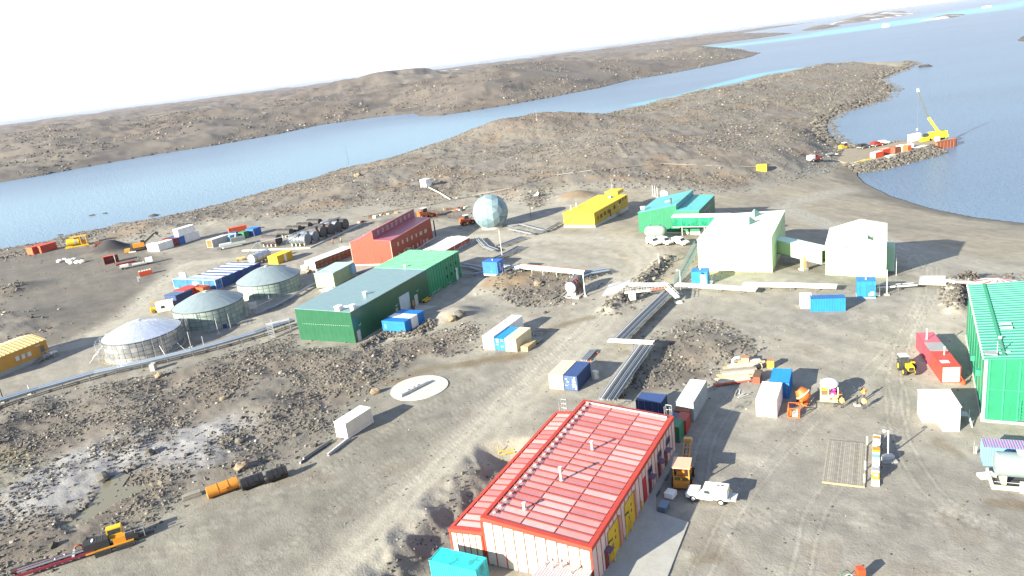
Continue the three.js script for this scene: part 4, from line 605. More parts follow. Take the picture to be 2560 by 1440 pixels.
  for (const [x, w, k] of openings) {
    if (k === 'big') { const d = obj('vehicle_door', box(-w / 2, w / 2, 0, 3.9, 0.045, 0.12), C.yellow, t); d.position.x = x; for (const [a, y] of [[-0.6, 2.5], [0.45, 2.9], [-0.5, 1.7], [0.45, 2.1]]) obj('pane', box(a - 0.12, a + 0.12, y - 0.18, y + 0.18, 0.12, 0.14), C.black, d); obj('door_edge', box(w / 2, w / 2 + 0.5, 0, 3.9, 0.045, 0.3), M([0.45, 0.2, 0.16]), d); obj('hinge_bar', [beam(V(-w / 2 - 0.6, 3.0, 0.3), V(-w / 2 - 0.2, 3.3, 0.5), 0.1)], C.black, d); }
    else { const d = doorAt(t, V(x, 0, 0.042), 'side', w, k === 'red' ? 3.4 : 2.3, k === 'red' ? M([0.42, 0.02, 0.02]) : C.dred); obj('step', box(-0.6, 0.6, -0.2, 0.12, 0.06, 1.1), C.dgrey, d); if (k !== 'red') obj('hood', box(-0.6, 0.6, 2.4, 2.5, 0, 0.8), M([0.12, 0.07, 0.12]), d); }
  }
  for (const q of [[1624, 1178], [1647, 1130], [1668, 1095]]) windowAt(t, V(xd(...q), H * 0.62, 0.04), 'side', 1.6, 0.9, M([0.12, 0.06, 0.12]), C.glass);
  for (const [x, z, h] of [[F.top(1311, 1268, H + 1).x, F.top(1311, 1268, H + 1).z, 0.7], [F.top(1404, 1202, H + 0.6).x, F.top(1404, 1202, H + .6).z, 1.7], [F.top(1481, 1124, H + 0.6).x, F.top(1481, 1124, H + .6).z, 1.1]]) flue(t, V(x, yr(z) - 0.02, z), 0.17, h, C.lgrey);
  // caged ladders at the far end
  const cage = (z, y) => { const g = []; for (const a of [-0.4, 0.4]) for (const b2 of [0.15, 0.95]) g.push(bar(V(L + b2, y - 2, z + a), V(L + b2, y + 1.3, z + a), 0.045, 5)); for (let k = 0; k < 5; k++) g.push(bar(V(L + 0.95, y - 1.6 + k * 0.7, z - 0.4), V(L + 0.95, y - 1.6 + k * 0.7, z + 0.4), 0.04, 5), bar(V(L + 0.15, y - 1.6 + k * 0.7, z - 0.4), V(L + 0.95, y - 1.6 + k * 0.7, z - 0.4), 0.04, 5), bar(V(L + 0.15, y - 1.6 + k * 0.7, z + 0.4), V(L + 0.95, y - 1.6 + k * 0.7, z + 0.4), 0.04, 5)); obj('caged_ladder', g, C.galv, t); };
  cage(-0.9, H); cage(zl + 0.9, HL);
  // yard slab
  const slab = [[1642, 1281], [1722, 1308], [1668, 1446], [1600, 1560], [1497, 1452], [1526, 1390], [1587, 1283], [1681, 1132], [1697, 1136], [1640, 1240]]; const pts = W2(slab, 0); const s = new THREE.Shape(pts.map(([x, z]) => new THREE.Vector2(x, -z)));
  const sl = obj('concrete_apron', new THREE.ExtrudeGeometry(s, { depth: 0.14, bevelEnabled: false }).rotateX(-Math.PI / 2), M([0.3, 0.3, 0.28], 0.9)); struct(sl);
  [[1538, 1405], [1568, 1350], [1580, 1328], [1606, 1278]].forEach(([x, y], i) => { const p = G(x, y); const o = tag(obj('yellow_bollard', [cyl(0.09, 1.3, 10).translate(0, 0.65, 0), new THREE.SphereGeometry(0.09, 10, 5).translate(0, 1.3, 0)], C.yellow), ['yellow bollard nearest the near corner of the red workshop', 'yellow bollard left of the gap between the two yellow vehicle doors', 'yellow bollard right of the gap between the two yellow vehicle doors', 'yellow bollard beyond both yellow vehicle doors'][i], 'bollard', 'bollards along the red workshop'); o.position.copy(p).setY(0.13); });
  const ye = G(1248, 1136), yr2 = thing('yellow_railing', 'short yellow railing beside the far left corner of the red workshop', 'railing', ye, 0.3); obj('rail', [beam(V(0, 0.5, 0), V(2.2, 0.4, 0.4), 0.1), beam(V(0, 0.25, 0.6), V(2.2, 0.2, 0.9), 0.12)], C.yellow, yr2); obj('post', bar(V(0, -0.2, 0), V(-0.1, 1.4, 0), 0.05), C.yellow, yr2);
  HALL.red = { F, L, H };
}
// grey ribbed porch roof and rusty cyan container at the bottom edge
{
  const F = HALL.red.F; const t = framed('grey_lean_to', 'grey ribbed lean-to roof with small flues against the red workshop front', 'shed', F); const h = 2.35;
  obj('wall', box(-4, -0.25, -0.5, h - 0.1, -5.7, -0.2), C.lgrey, t); for (let i = 0; i < 20; i++) obj('roof_sheet', prism([[-i * 0.29, h], [-i * 0.29 - 0.02, h + 0.06], [-i * 0.29 - 0.26, h + 0.06], [-i * 0.29 - 0.28, h]], -4.2, -0.14), M([0.4, 0.4, 0.43], 0.5, 0.2), t);
  for (const [x, z, k] of [[-1.4, -2.0, 0.6], [-1.2, -4.2, 0.7], [-0.8, -3.3, 0.4], [-1.0, -5.2, 0.5]]) { const f = flue(t, V(x, h + 0.05, z), 0.11, k, C.lgrey); }
  const c = container('rusty cyan container at the left front corner of the red workshop', C.cyan, { c: [1197, 1478], az: 60.5, L: 2.44, W: 6.06, long: 'z', H: 2.6 });
}

// ---------- tanks, radome ----------
function waterTank(label, x, z, R, h, k, wallM, roofM, scaff) {
  const t = thing('storage_tank', label, 'tank', V(x, 0, z)); const n = 36, rows = 4, da = 2 * Math.PI / n, ph = h / rows;
  obj('inner_wall', new THREE.CylinderGeometry(R - 0.06, R - 0.06, h + 0.3, 72, 1, true).translate(0, (h - 0.3) / 2, 0), C.dgrey, t);
  const s = new THREE.Shape(); s.absarc(0, 0, R, -da / 2 + 0.006, da / 2 - 0.006, false); s.absarc(0, 0, R - 0.05, da / 2 - 0.006, -da / 2 + 0.006, true);
  const pg = boxUV(new THREE.ExtrudeGeometry(s, { depth: ph - 0.09, bevelEnabled: false, curveSegments: 3 }).rotateX(-Math.PI / 2)); pg.userData.keepUV = true;
  for (let r = 0; r < rows; r++) for (let i = 0; i < n; i++) { const o = obj('wall_panel', pg, wallM[(hash2(i, r + Math.round(x)) * wallM.length) | 0], t); o.position.y = r * ph + 0.03; o.rotation.y = i * da; }
  const pts = []; for (let i = 0; i <= 8; i++) { const u = i / 8; pts.push(new THREE.Vector2((R + 0.15) * (1 - u) + 0.001, h + k * Math.sin(u * Math.PI / 2 * 0.92) / Math.sin(Math.PI / 2 * 0.92))); }
  obj('roof', new THREE.LatheGeometry(pts, 72), roofM, t);
  for (let i = 0; i < 24; i++) { const a = i * Math.PI / 12 + 0.05, g = tube(pts.slice(0, 8).map(p => V(p.x * Math.cos(a), p.y + 0.0, p.x * Math.sin(a))), 0.02, 4, 8); obj('roof_seam', g, roofM, t); }
  obj('rim', new THREE.TorusGeometry(R + 0.1, 0.1, 6, 72).rotateX(Math.PI / 2).translate(0, h - 0.02, 0), C.dgrey, t); obj('top_cap', cyl(0.5, 0.3, 12).translate(0, h + k + 0.05, 0), C.lgrey, t);
  obj('footing', new THREE.CylinderGeometry(R + 0.35, R + 0.35, 0.5, 72).translate(0, -0.17, 0), C.concrete, t);
  return t;
}
{
  const shiny = [M([0.55, 0.57, 0.6], 0.22, 0.8), M([0.6, 0.6, 0.6], 0.3, 0.7), M([0.45, 0.47, 0.5], 0.28, 0.8)], dull = [M([0.24, 0.31, 0.29], 0.6), M([0.27, 0.33, 0.3], 0.6), M([0.21, 0.27, 0.26], 0.6)], rf = M([0.2, 0.255, 0.275], 0.4, 0.1), foil = M([0.74, 0.76, 0.78], 0.2, 0.7, { bumpMap: gravelBump, bumpScale: 0.06 });
  waterTank('shiny new tank wrapped in scaffolding, nearest of the three round tanks', -86.2, -170.6, 8.5, 4.4, 2.8, shiny, foil);
  waterTank('middle one of the three round grey tanks, with a dull cone roof', -76.5, -187.6, 8.5, 4.7, 2.9, dull, rf);
  waterTank('farthest of the three round grey tanks, beside the blue containers', -67.2, -209.4, 8.6, 3.9, 3.2, dull, rf);
  // scaffolding round the near tank
  const sc = thing('scaffolding', 'tube scaffolding standing around the shiny near tank', 'scaffolding', V(-86.2, 0, -170.6)); const R0 = 9.0, R1 = 10.0;
  const bay = (a0, a1, n, h, two) => { for (let i = 0; i <= n; i++) { const a = a0 + (a1 - a0) * i / n, c = Math.cos(a), s = Math.sin(a); obj('standard', bar(V(c * R0, -0.2, s * R0), V(c * R0, h, s * R0), 0.05, 5), C.galv, sc); if (two) obj('standard', bar(V(c * R1, -0.2, s * R1), V(c * R1, h, s * R1), 0.05, 5), C.galv, sc); if (i < n) for (let y = 0.8; y < h; y += 1.1) { const b = a0 + (a1 - a0) * (i + 1) / n; obj('ledger', bar(V(c * R0, y, s * R0), V(Math.cos(b) * R0, y, Math.sin(b) * R0), 0.04, 5), C.galv, sc); if (two) obj('ledger', bar(V(c * R1, y, s * R1), V(Math.cos(b) * R1, y, Math.sin(b) * R1), 0.04, 5), C.galv, sc), obj('transom', bar(V(c * R0, y, s * R0), V(c * R1, y, s * R1), 0.035, 5), C.galv, sc); } } };
  bay(2.45, 3.6, 5, 4.2, true); bay(0.3, 1.35, 5, 4.6, false); bay(-0.75, -0.1, 3, 5.6, true); bay(1.35, 2.45, 6, 1.6, false);
  for (const a of [2.7, 3.0, 0.4, 0.8]) obj('brace', bar(V(Math.cos(a) * R0, 2.6, Math.sin(a) * R0), V(Math.cos(a) * 12, -0.1, Math.sin(a) * 12), 0.05, 5), C.galv, sc);
  for (let i = 0; i < 14; i++) { const a = 0.9 + i * 0.12; obj('sole_board', box(-0.3, 0.3, 0, 0.08, -0.12, 0.12), C.palewood, sc).position.set(Math.cos(a) * 9.3, 0, Math.sin(a) * 9.3); }
}
{
  const R = 6.0, t = thing('radome', 'pale blue faceted radome ball on a low ring', 'radome', V(-4, 0, -255.6)), g = new THREE.IcosahedronGeometry(R, 2), p = g.attributes.position, mm = [M([0.18, 0.26, 0.295], 0.55), M([0.225, 0.305, 0.335], 0.55), M([0.14, 0.22, 0.26], 0.55)];
  g.rotateY(0.5).rotateX(0.35); const a = V(), b = V(), c = V();
  for (let i = 0; i < p.count; i += 3) { a.fromBufferAttribute(p, i); b.fromBufferAttribute(p, i + 1); c.fromBufferAttribute(p, i + 2); const m = a.clone().add(b).add(c).divideScalar(3); if (m.y < -R * 0.84) continue; const f = new THREE.BufferGeometry(); const k = 0.985, q = [a, b, c].map(v => v.clone().lerp(m, 1 - k)); const inn = q.map(v => v.clone().multiplyScalar(0.985)); const tri = [q[0], q[1], q[2], q[0], inn[0], inn[1], q[0], inn[1], q[1], q[1], inn[1], inn[2], q[1], inn[2], q[2], q[2], inn[2], inn[0], q[2], inn[0], q[0]]; f.setAttribute('position', new THREE.Float32BufferAttribute(tri.flatMap(v => [v.x, v.y + R * 0.88, v.z]), 3)); f.setAttribute('uv', new THREE.Float32BufferAttribute(new Array(42).fill(0), 2)); f.computeVertexNormals(); obj('panel', f, mm[(hash2(i, 5) * 3) | 0], t); }
  obj('inner_skin', new THREE.IcosahedronGeometry(R * 0.975, 2).rotateY(0.5).rotateX(0.35).translate(0, R * 0.88, 0), M([0.2, 0.26, 0.28]), t);
  obj('base_ring', new THREE.CylinderGeometry(3.4, 3.6, 0.9, 32).translate(0, 0.2, 0), C.offwhite, t);
}
// horizontal fuel tanks: x axis of the station's cross direction
function fuelTank(label, at, r, L, m, endM, group, ends = 'flat') {
  const t = thing('fuel_tank', label, 'tank', at.clone(), AZ, group); const c = r + 0.4;
  obj('shell', new THREE.CylinderGeometry(r, r, L, 28).rotateX(Math.PI / 2).translate(0, c, -L / 2), m, t);
  obj('end_cap', new THREE.SphereGeometry(r, 24, 6, 0, Math.PI * 2, 0, Math.PI / 2).scale(1, 0.16, 1).rotateX(Math.PI / 2).translate(0, c, 0.004), endM ?? m, t); obj('end_cap', new THREE.SphereGeometry(r, 24, 6, 0, Math.PI * 2, 0, Math.PI / 2).scale(1, 0.16, 1).rotateX(-Math.PI / 2).translate(0, c, -L - 0.004), m, t);
  for (const k of [0.15, 0.5, 0.85]) { obj('band', new THREE.TorusGeometry(r + 0.02, 0.05, 5, 28).translate(0, c, -L * k), C.steel, t); }
  for (const k of [0.12, 0.4, 0.65, 0.9]) obj('saddle', box(-r * 0.7, r * 0.7, -0.3, 0.95, -L * k - 0.15, -L * k + 0.15), C.offwhite, t);
  obj('manhole', cyl(0.35, 0.35, 12).translate(0, c + r, -L / 2), C.steel, t); return t;
}
{
  const P = (px, py) => PX(px, py, 2.2).setY(0), Wd = V(Math.sin(AZ), 0, Math.cos(AZ));
  const spec = [[864, 561, 'dk', 2.0], [845, 568, 'silver', 2.0], [828, 574, 'br', 2.0], [808, 581, 'br2', 2.0], [789, 590, 'metal', 1.8], [769, 598, 'grey', 1.85], [697, 600, 'dkb', 1.85]];
  const mm = { dk: M([0.035, 0.033, 0.033], 0.7), silver: M([0.45, 0.46, 0.5], 0.35, 0.5), br: M([0.07, 0.056, 0.05], 0.8), br2: M([0.075, 0.06, 0.052], 0.8), metal: M([0.4, 0.45, 0.48], 0.25, 0.7), grey: M([0.15, 0.175, 0.195], 0.45, 0.2), dkb: M([0.06, 0.052, 0.052], 0.7) };
  const nm = ['black end fuel tank, farthest right in the row of big cylinders', 'silver topped fuel tank second from the far right end of the row', 'brown fuel tank third from the far right end of the row', 'brown fuel tank just beyond the bright metal tank in the row', 'bright metal fuel tank between the brown tank and the grey one', 'grey fuel tank nearest the camera in the row of big cylinders', 'dark brown fuel tank left of the grey one, at the near end'];
  spec.forEach(([x, y, k, r], i) => fuelTank(nm[i], P(x, y), r, 7.2, mm[k], i < 4 ? C.dgrey : i === 6 ? M([0.04, 0.035, 0.045], 0.8) : M([0.14, 0.16, 0.2], 0.5), 'row of fuel tanks'));
  [[800, 553], [775, 562], [750, 570], [728, 578]].forEach(([x, y], i) => fuelTank(['dark tank behind the row, farthest from the camera', 'dark tank behind the row, second from the far end', 'dark tank behind the row, third from the far end', 'dark tank behind the row, nearest to the near end'][i], P(x, y), 1.4, 6, mm.dk, undefined, 'dark fuel tanks of the rear row'));
  // gantry with pipes over the tanks
  const gp = thing('pipe_gantry', 'grey pipe gantry running above the row of fuel tanks on steel trestles', 'gantry', G(640, 630)); const a = PX(726, 587, 4.8), b = PX(850, 542, 4.8), o = gp.position; const d = b.clone().sub(a).normalize(), s = V(d.z, 0, -d.x);
  for (const k of [-0.35, 0, 0.35]) obj('pipe', bar(a.clone().addScaledVector(s, k).sub(o), b.clone().addScaledVector(s, k).sub(o), 0.14), C.pipe, gp);
  for (let i = 0; i < 5; i++) { const q = a.clone().lerp(b, 0.04 + i * 0.23).sub(o); for (const k of [-0.7, 0.7]) obj('leg', bar(q.clone().addScaledVector(s, k * 0.5).add(V(0, -0.1, 0)), q.clone().addScaledVector(s, k * 1.6).setY(-0.3), 0.09), C.steel, gp); }
  const c = PX(640, 608, 3.4), e = G(616, 637), f = G(706, 632);
  obj('pipe', bar(a.clone().sub(o), c.clone().sub(o), 0.13), C.pipe, gp); obj('brace', bar(c.clone().sub(o), e.clone().sub(o), 0.12), C.steel, gp); obj('brace', bar(a.clone().sub(o), f.clone().sub(o), 0.12), C.steel, gp); obj('brace', bar(PX(632, 575, 5.5).sub(o), G(648, 632).sub(o), 0.1), C.steel, gp);
  const st = []; for (let i = 0; i < 8; i++) { st.push(box(-0.5, 0.5, i * 0.3, i * 0.3 + 0.05, -i * 0.25, -i * 0.25 - 0.22)); } const sp = obj('stair', st, C.steel, gp); sp.position.copy(G(650, 630).sub(o)); sp.rotation.y = 0.6;
  const kb = thing('concrete_kerb', 'long pale concrete kerb in front of the fuel tanks', 'kerb', G(610, 627)); const k0 = G(606, 628).sub(kb.position), k1 = G(775, 621).sub(kb.position), k2 = G(905, 560).sub(kb.position); obj('kerb_stone', beam(k0.add(V(0, 0.2, 0)), k1.clone().add(V(0, 0.2, 0)), 0.5, 0.5), C.chalk, kb); obj('kerb_stone', beam(k1.clone().add(V(0, 0.202, 0)), k2.add(V(0, 0.2, 0)), 0.45, 0.5), C.lgrey, kb);
  // silver tank and yellow box near by
  const st2 = fuelTank('silver grey horizontal tank lying beside the yellow container', G(632, 664), 1.6, 7.4, M([0.36, 0.42, 0.5], 0.4, 0.3), undefined); st2.rotation.y = AZ + Math.PI / 2 + Math.PI; 
  const ty = container('yellow container with a white band near the round tanks', C.yellow, { c: [696, 661], l: [681, 657], r: [733, 646], H: 2.7 }); obj('white_band', box(-0.4, 0.6, 0.2, 2.55, ty.W / 2 + 0.02, ty.W / 2 + 0.05), C.white, ty.t); obj('fork_pocket', box(-1, -0.4, 0.1, 0.35, ty.W / 2 + 0.02, ty.W / 2 + 0.04), C.black, ty.t);
  // tank by the road
  const rt = thing('fuel_tank', 'grey tank with pale round end on a concrete stand beside the road', 'tank', G(1428, 741), AZ); obj('shell', new THREE.CylinderGeometry(1.35, 1.35, 6.2, 28).rotateZ(Math.PI / 2).translate(3.1, 2.1, 0), M([0.09, 0.09, 0.1], 0.6), rt); obj('end_cap', new THREE.SphereGeometry(1.35, 24, 6, 0, Math.PI * 2, 0, Math.PI / 2).scale(1, 0.12, 1).rotateZ(Math.PI / 2), M([0.28, 0.29, 0.3]), rt).position.set(-0.004, 2.1, 0); for (const x of [0.6, 3, 5.4]) obj('saddle', box(x - 0.25, x + 0.25, -0.2, 1.0, -1, 1), C.concrete, rt); obj('bund', [box(-1.4, 7.4, -0.3, 0.25, -2.4, -2.15), box(-1.4, 7.4, -0.3, 0.25, 2.15, 2.4), box(-1.4, -1.1, -0.3, 0.25, -2.15, 2.15), box(7.1, 7.4, -0.3, 0.25, -2.15, 2.15)], C.concrete, rt); obj('bund_floor', box(-1.1, 7.1, -0.3, 0.06, -2.15, 2.15), C.concrete, rt); obj('pipework', [tube([V(1, 3.4, 0.2), V(1, 3.9, 0.8), V(1.4, 2, 1.6), V(1.4, 0.2, 1.7)], 0.1), tube([V(2.4, 3.4, 0.2), V(2.4, 3.8, 0.9), V(2.6, 1.5, 1.7), V(2.6, 0.2, 1.8)], 0.1)], C.rust, rt);
}
// ---------- containers ----------
{
  const rdo = M([0.38, 0.045, 0.03]);
  container('red container with orange lit end, front left one of the red pair by the shore', rdo, { c: [84, 637], l: [72, 636], r: [122, 624], H: 3.1, az: 62, L: 7, doorMat: C.orange, group: 'red container pair by the far shore' });  // orange doors put the sunlit tone of the red end into its colour
  container('red container with windows, right one of the red pair by the shore', rdo, { c: [104.5, 633.5], l: [94, 636], r: [140, 622], H: 3.1, W: 3, az: 62, doorMat: C.orange, group: 'red container pair by the far shore' });  // red end again coloured orange as if lit by the sun
  // wall of containers by the left shore
  const F = new Frame({ c: [400, 628], az: 60 }), Lk = 28; const H = 3.0;
  const row = (lbl, m, x, l, extra = {}) => container(lbl, m, { p: F.world(V(x, 0, 0)), az: 60, L: l, W: extra.W ?? 2.6, H, group: 'containers stacked by the left shore', ...extra });
  row('white container at the near end of the shore row', C.white, 0, 6.4); row('red brown container between the white one and the blue one in the shore row', C.dred, 6.5, 2.6, { W: 6.1, long: 'z' }); row('dark blue container end in the shore row below the white top box', C.blue, 9.3, 2.6, { W: 6.1, long: 'z' }); row('white container under the stacked white one in the shore row', C.white, 12.1, 7); row('white container stacked on top of the shore row', C.whitePlastic, 9.6, 7.8, { lift: 3.02 });
  container('white container lying crosswise in front of the shore row', C.whitePlastic, { p: F.world(V(-0.3, 0, 0)), az: 60, L: 2.5, W: 6.5, H: 2.8, long: 'z', group: 'containers stacked by the left shore' });
  // blue containers side by side, with crosswise pair in front
  const B = new Frame({ c: [542, 725], az: 61 }), fr = C.lblue; const bw = M([0.05, 0.2, 0.5], 0.5, 0, { map: wearTex }), roofB = M([0.32, 0.42, 0.55], 0.35, 0.2); const depth = 2.5; const nC = Math.max(4, Math.round((B.top(641, 659, 2.95).x - depth) / (depth + 0.12)));
  const fl = B.top(437.5, 720, 0).z;
  container('worn blue long container with faded white emblem, front of the blue block', C.blueWorn, { p: B.world(V(0, 0, -5.2)), az: 61, L: depth, W: -fl - 5.2, H: 3.0, long: 'z', roof: M([0.4, 0.52, 0.66], 0.4), frameMat: M([0.3, 0.42, 0.6]), group: 'block of blue containers' });
  const sc = container('worn blue short container at the right front of the blue block', C.blueWorn, { p: B.world(V(0, 0, 0)), az: 61, L: depth, W: 5.0, H: 3.0, long: 'z', roof: M([0.4, 0.52, 0.66], 0.4), frameMat: M([0.5, 0.55, 0.62]), group: 'block of blue containers' });
  const bl = thing('painted_emblem', 'faded white painted emblem on the front of the worn blue container', 'emblem', B.world(V(-0.02, 1.0, -8.5)), AZ); bl.rotation.y = 61 * Math.PI / 180; for (let i = 0; i < 14; i++) obj('paint_patch', box(-0.012, 0, 0, rr(0.15, 0.5), 0, rr(0.2, 0.8)), C.white, bl).position.set(0.015, rr(0, 1.1), rr(-1.3, 1.0));
  for (let i = 1; i <= nC; i++) { const c = container(`dark blue container, ${['first', 'second', 'third', 'fourth', 'fifth', 'sixth', 'seventh', 'eighth', 'ninth', 'tenth and farthest'][i - 1]} one behind the worn front of the blue block`, M([0.012, 0.05 + 0.012 * (i % 3), 0.2 + 0.03 * (i % 2)]), { p: B.world(V(i * (depth + 0.12), 0, 0)), az: 61, L: depth, W: 12.4, H: 2.9 + 0.06 * (i % 2), long: 'z', doors: 1, roof: M([0.03, 0.07, 0.2]), group: 'block of blue containers' }); obj('roof_sheet', box(-c.L / 2 + 0.1, c.L / 2 - 0.1, 2.9 + 0.06 * (i % 2) + 0.003, 2.98 + 0.06 * (i % 2), -0.1, 1.12), M([0.5, 0.55, 0.62], 0.4), c.t); if (i < 8) obj('door_hood', box(c.L / 2 * 0 - 0.1, 0.0, 0, 1, 0, 1).translate(0, 0, -0.5).scale(1, 1, 1), C.navy, c.t).position.set(-c.L / 2 - 0.05, 1.8, 0); }  // pale strips on dark roofs paint the stripes of light reflected there
  for (const [z, m] of [[-15.4, C.white], [-14.4, C.lgrey]]) tag(obj('roof_crate', box(-0.6, 0.6, 0, 1.5, -0.4, 0.4), m), m === C.white ? 'white upright box on the left roof corner of the blue container block' : 'grey upright box beside the white one on the blue container block', 'box').position.copy(B.world(V(1.6, 3.02, z)));
  container('navy container behind the middle round tank', C.navy, { c: [444, 762], l: [396, 762], az: 61, L: 5.6, W: 4.6, H: 2.7, roof: M([0.05, 0.1, 0.2]) });
  container('red container behind the navy one near the middle round tank', M([0.36, 0.04, 0.03]), { c: [466, 751], az: 61, L: 5.2, W: 4.6, H: 2.8 });
  container('orange container half hidden behind the middle round tank', C.orange, { c: [512, 742], az: 61, L: 2.6, W: 5, H: 2.7, long: 'z' });
  // by the fuel tanks
  container('white container with orange end left of the fuel tanks', C.lgrey, { c: [533, 619], l: [517, 617], az: 61, L: 8, H: 2.9, doorMat: C.orange, W: 3 });
  container('red container behind the fuel tank yard', C.rorange, { c: [575, 588], az: 30, L: 7, H: 2.2, W: 2.4, lift: 0.4 });
  container('green container end beside the fuel tank yard', C.green, { c: [612, 597], az: 61, L: 2.6, W: 3, H: 2.6 }); container('dark blue container behind the fuel tank yard', C.blue, { c: [636, 590], az: 61, L: 4, W: 4, H: 2.8 });
  container('light blue container beside the orange ended one', C.lblue, { c: [577, 606], az: 61, L: 4, W: 4, H: 2.6, doorMat: C.lblue }); container('navy container end between light blue and green ones', C.navy, { c: [588, 598], az: 61, L: 2.4, W: 3, H: 2.6 });
  // three by the green store
  const G3 = new Frame({ c: [1015, 833.5], az: 60.5 }); const scf = (t, L, H, W) => sign(t, 'lettering', 'SCF', 1.5, 0.55, '#5fd4f0', V(0, 0, 0), 0, 0);
  const c1 = container('bright blue container with pale lettering, front of three by the green store', C.cblue, { p: G3.world(V(0, 0, 0)), az: 60.5, L: 2.44, W: 6.06, H: 2.6, long: 'z', doors: 1, group: 'three containers by the green store' }); const s1 = sign(c1.t, 'lettering', 'SCF', 1.7, 0.6, '#8be6f5', V(-2.2, 1.35, 1.235), 0, Math.PI / 2);
  container('white container between two blue ones by the green store', C.white, { p: G3.world(V(2.52, 0, 0)), az: 60.5, L: 2.44, W: 6.06, H: 2.6, long: 'z', doors: 1, group: 'three containers by the green store' }); container('bright blue container behind the white one by the green store', C.cblue, { p: G3.world(V(5.04, 0, 0)), az: 60.5, L: 2.44, W: 6.06, H: 2.6, long: 'z', doors: 1, group: 'three containers by the green store' });
  // group at the bend
  const G4 = new Frame({ c: [1237, 874.5], az: 59 });
  container('long white container, left of the group at the road bend', C.whitePlastic, { p: G4.world(V(0, 0, 0)), az: 59, L: 12.2, W: 2.5, H: 2.8, smooth: true, group: 'containers at the road bend' });
  const c2 = container('blue container with doors towards the camera at the road bend', C.cblue, { p: G4.world(V(0, 0, 2.56)), az: 59, L: 6.3, W: 2.45, H: 2.55, group: 'containers at the road bend' }); for (const [y, z, m] of [[2.1, 0.55, C.pink], [2.2, -0.5, C.white], [1.7, -0.45, C.white], [1.2, -0.5, C.lblue], [0.8, 0.5, C.lblue]]) obj('door_marking', box(-0.012, 0, -0.12, 0.12, -0.28, 0.28), m, c2.t).position.set(-3.15 - 0.12 + 0.1, y, z);
  container('cream container, right of the group at the road bend', C.cream, { p: G4.world(V(-0.1, 0, 5.1)), az: 59, L: 6.3, W: 2.45, H: 2.7, smooth: true, group: 'containers at the road bend' });
  const cr = thing('wooden_crate', 'long wooden crate against the cream container at the road bend', 'crate', G(1320, 877), 59 * Math.PI / 180); obj('crate_box', box(-0.4, 3.2, -0.1, 0.95, -1.3, 0.2), C.palewood, cr); obj('crate_lid', box(3.4, 5.6, 0.3, 0.5, -0.9, 0.5), C.greywood, cr); obj('batten', box(-0.45, -0.4, 0.3, 0.45, -1.32, 0.22), C.palewood, cr);
  const fr2 = G(1345, 835); tag(obj('square_pallet', [box(-0.9, 0.9, 0, 0.08, -0.6, -0.5), box(-0.9, 0.9, 0, 0.08, 0.5, 0.6), box(-0.9, -0.8, 0, 0.08, -0.5, 0.5), box(0.8, 0.9, 0, 0.08, -0.5, 0.5)], C.lgrey), 'small pale square frame lying behind the cream container at the bend', 'frame').position.copy(fr2).add(V(0, 0.03, 0));
  // pair on the road
  const G5 = new Frame({ c: [1410, 975], az: 61 }); container('cream container, left of the pair beside the pipe trestle', C.cream, { p: G5.world(V(0, 0, 0)), az: 61, L: 6.06, W: 2.6, H: 2.75, smooth: true }); const c5 = container('navy container with white door marks, right of the pair beside the pipe trestle', C.navy, { p: G5.world(V(0, 0, 2.6)), az: 61, L: 6.06, W: 2.5, H: 2.75, doorMat: M([0.05, 0.1, 0.22]) });
  for (const [y, z, w, h] of [[2.25, -0.75, 0.1, 0.5], [2.05, -0.55, 0.35, 0.1], [1.65, -0.6, 0.5, 0.3], [1.2, -0.55, 0.55, 0.12], [0.8, -0.5, 0.3, 0.28], [0.8, -0.95, 0.2, 0.28], [0.4, -0.9, 0.2, 0.25], [1.6, 0.5, 0.22, 0.25], [2.1, 0.8, 0.4, 0.06], [0.9, 0.8, 0.4, 0.06]]) obj('door_marking', box(-0.012, 0, -h / 2, h / 2, -w / 2, w / 2), C.white, c5.t).position.set(-3.04, y, -z);
  const bt = thing('steel_beams', 'stack of steel beams on timber behind the cream and navy pair', 'beams', G(1452, 905), AZ); for (let i = 0; i < 4; i++) obj('beam', box(0, 5, 0.25, 0.5, i * 0.35, i * 0.35 + 0.2), C.pipe, bt); obj('bearer', box(4.2, 4.5, 0, 0.24, -0.3, 1.8), C.orange, bt); obj('bearer', box(0.6, 0.9, 0, 0.24, -0.3, 1.8), C.orange, bt);
  const wt = thing('white_tank', 'small white upright drum tank next to the navy container', 'tank', G(1489, 946)); obj('drum', cyl(0.5, 1.3, 16).translate(0, 0.75, 0), C.offwhite, wt); obj('frame', [box(-0.6, 0.6, 0, 0.1, -0.6, 0.6), bar(V(-0.55, 0, 0.55), V(-0.55, 1.5, 0.55), 0.04), bar(V(0.55, 0, 0.55), V(0.55, 1.5, 0.55), 0.04)], C.lgrey, wt);
  // lone white container near the rocks and the beams beside it
  container('lone white container standing by the rocks left of the round concrete slab', C.offwhite, { c: [870.3, 1098.4], l: [838, 1096], az: 55.5, L: 6.06, W: 2.5, H: 2.75, frameMat: C.white, doorMat: C.white, roof: C.white });
  const be = thing('steel_beam', 'pale steel beam lying at the corner of the lone white container', 'beam', G(845, 1120)); const p0 = G(821, 1141).sub(be.position), p1 = G(872, 1101).sub(be.position); obj('flange', beam(p0.clone().setY(0.1), p1.clone().setY(0.1), 0.35, 0.06), C.lgrey, be); obj('web', beam(p0.clone().setY(0.3), p1.clone().setY(0.3), 0.06, 0.33), C.lgrey, be); obj('flange', beam(p0.clone().setY(0.5), p1.clone().setY(0.5), 0.35, 0.06), C.lgrey, be);
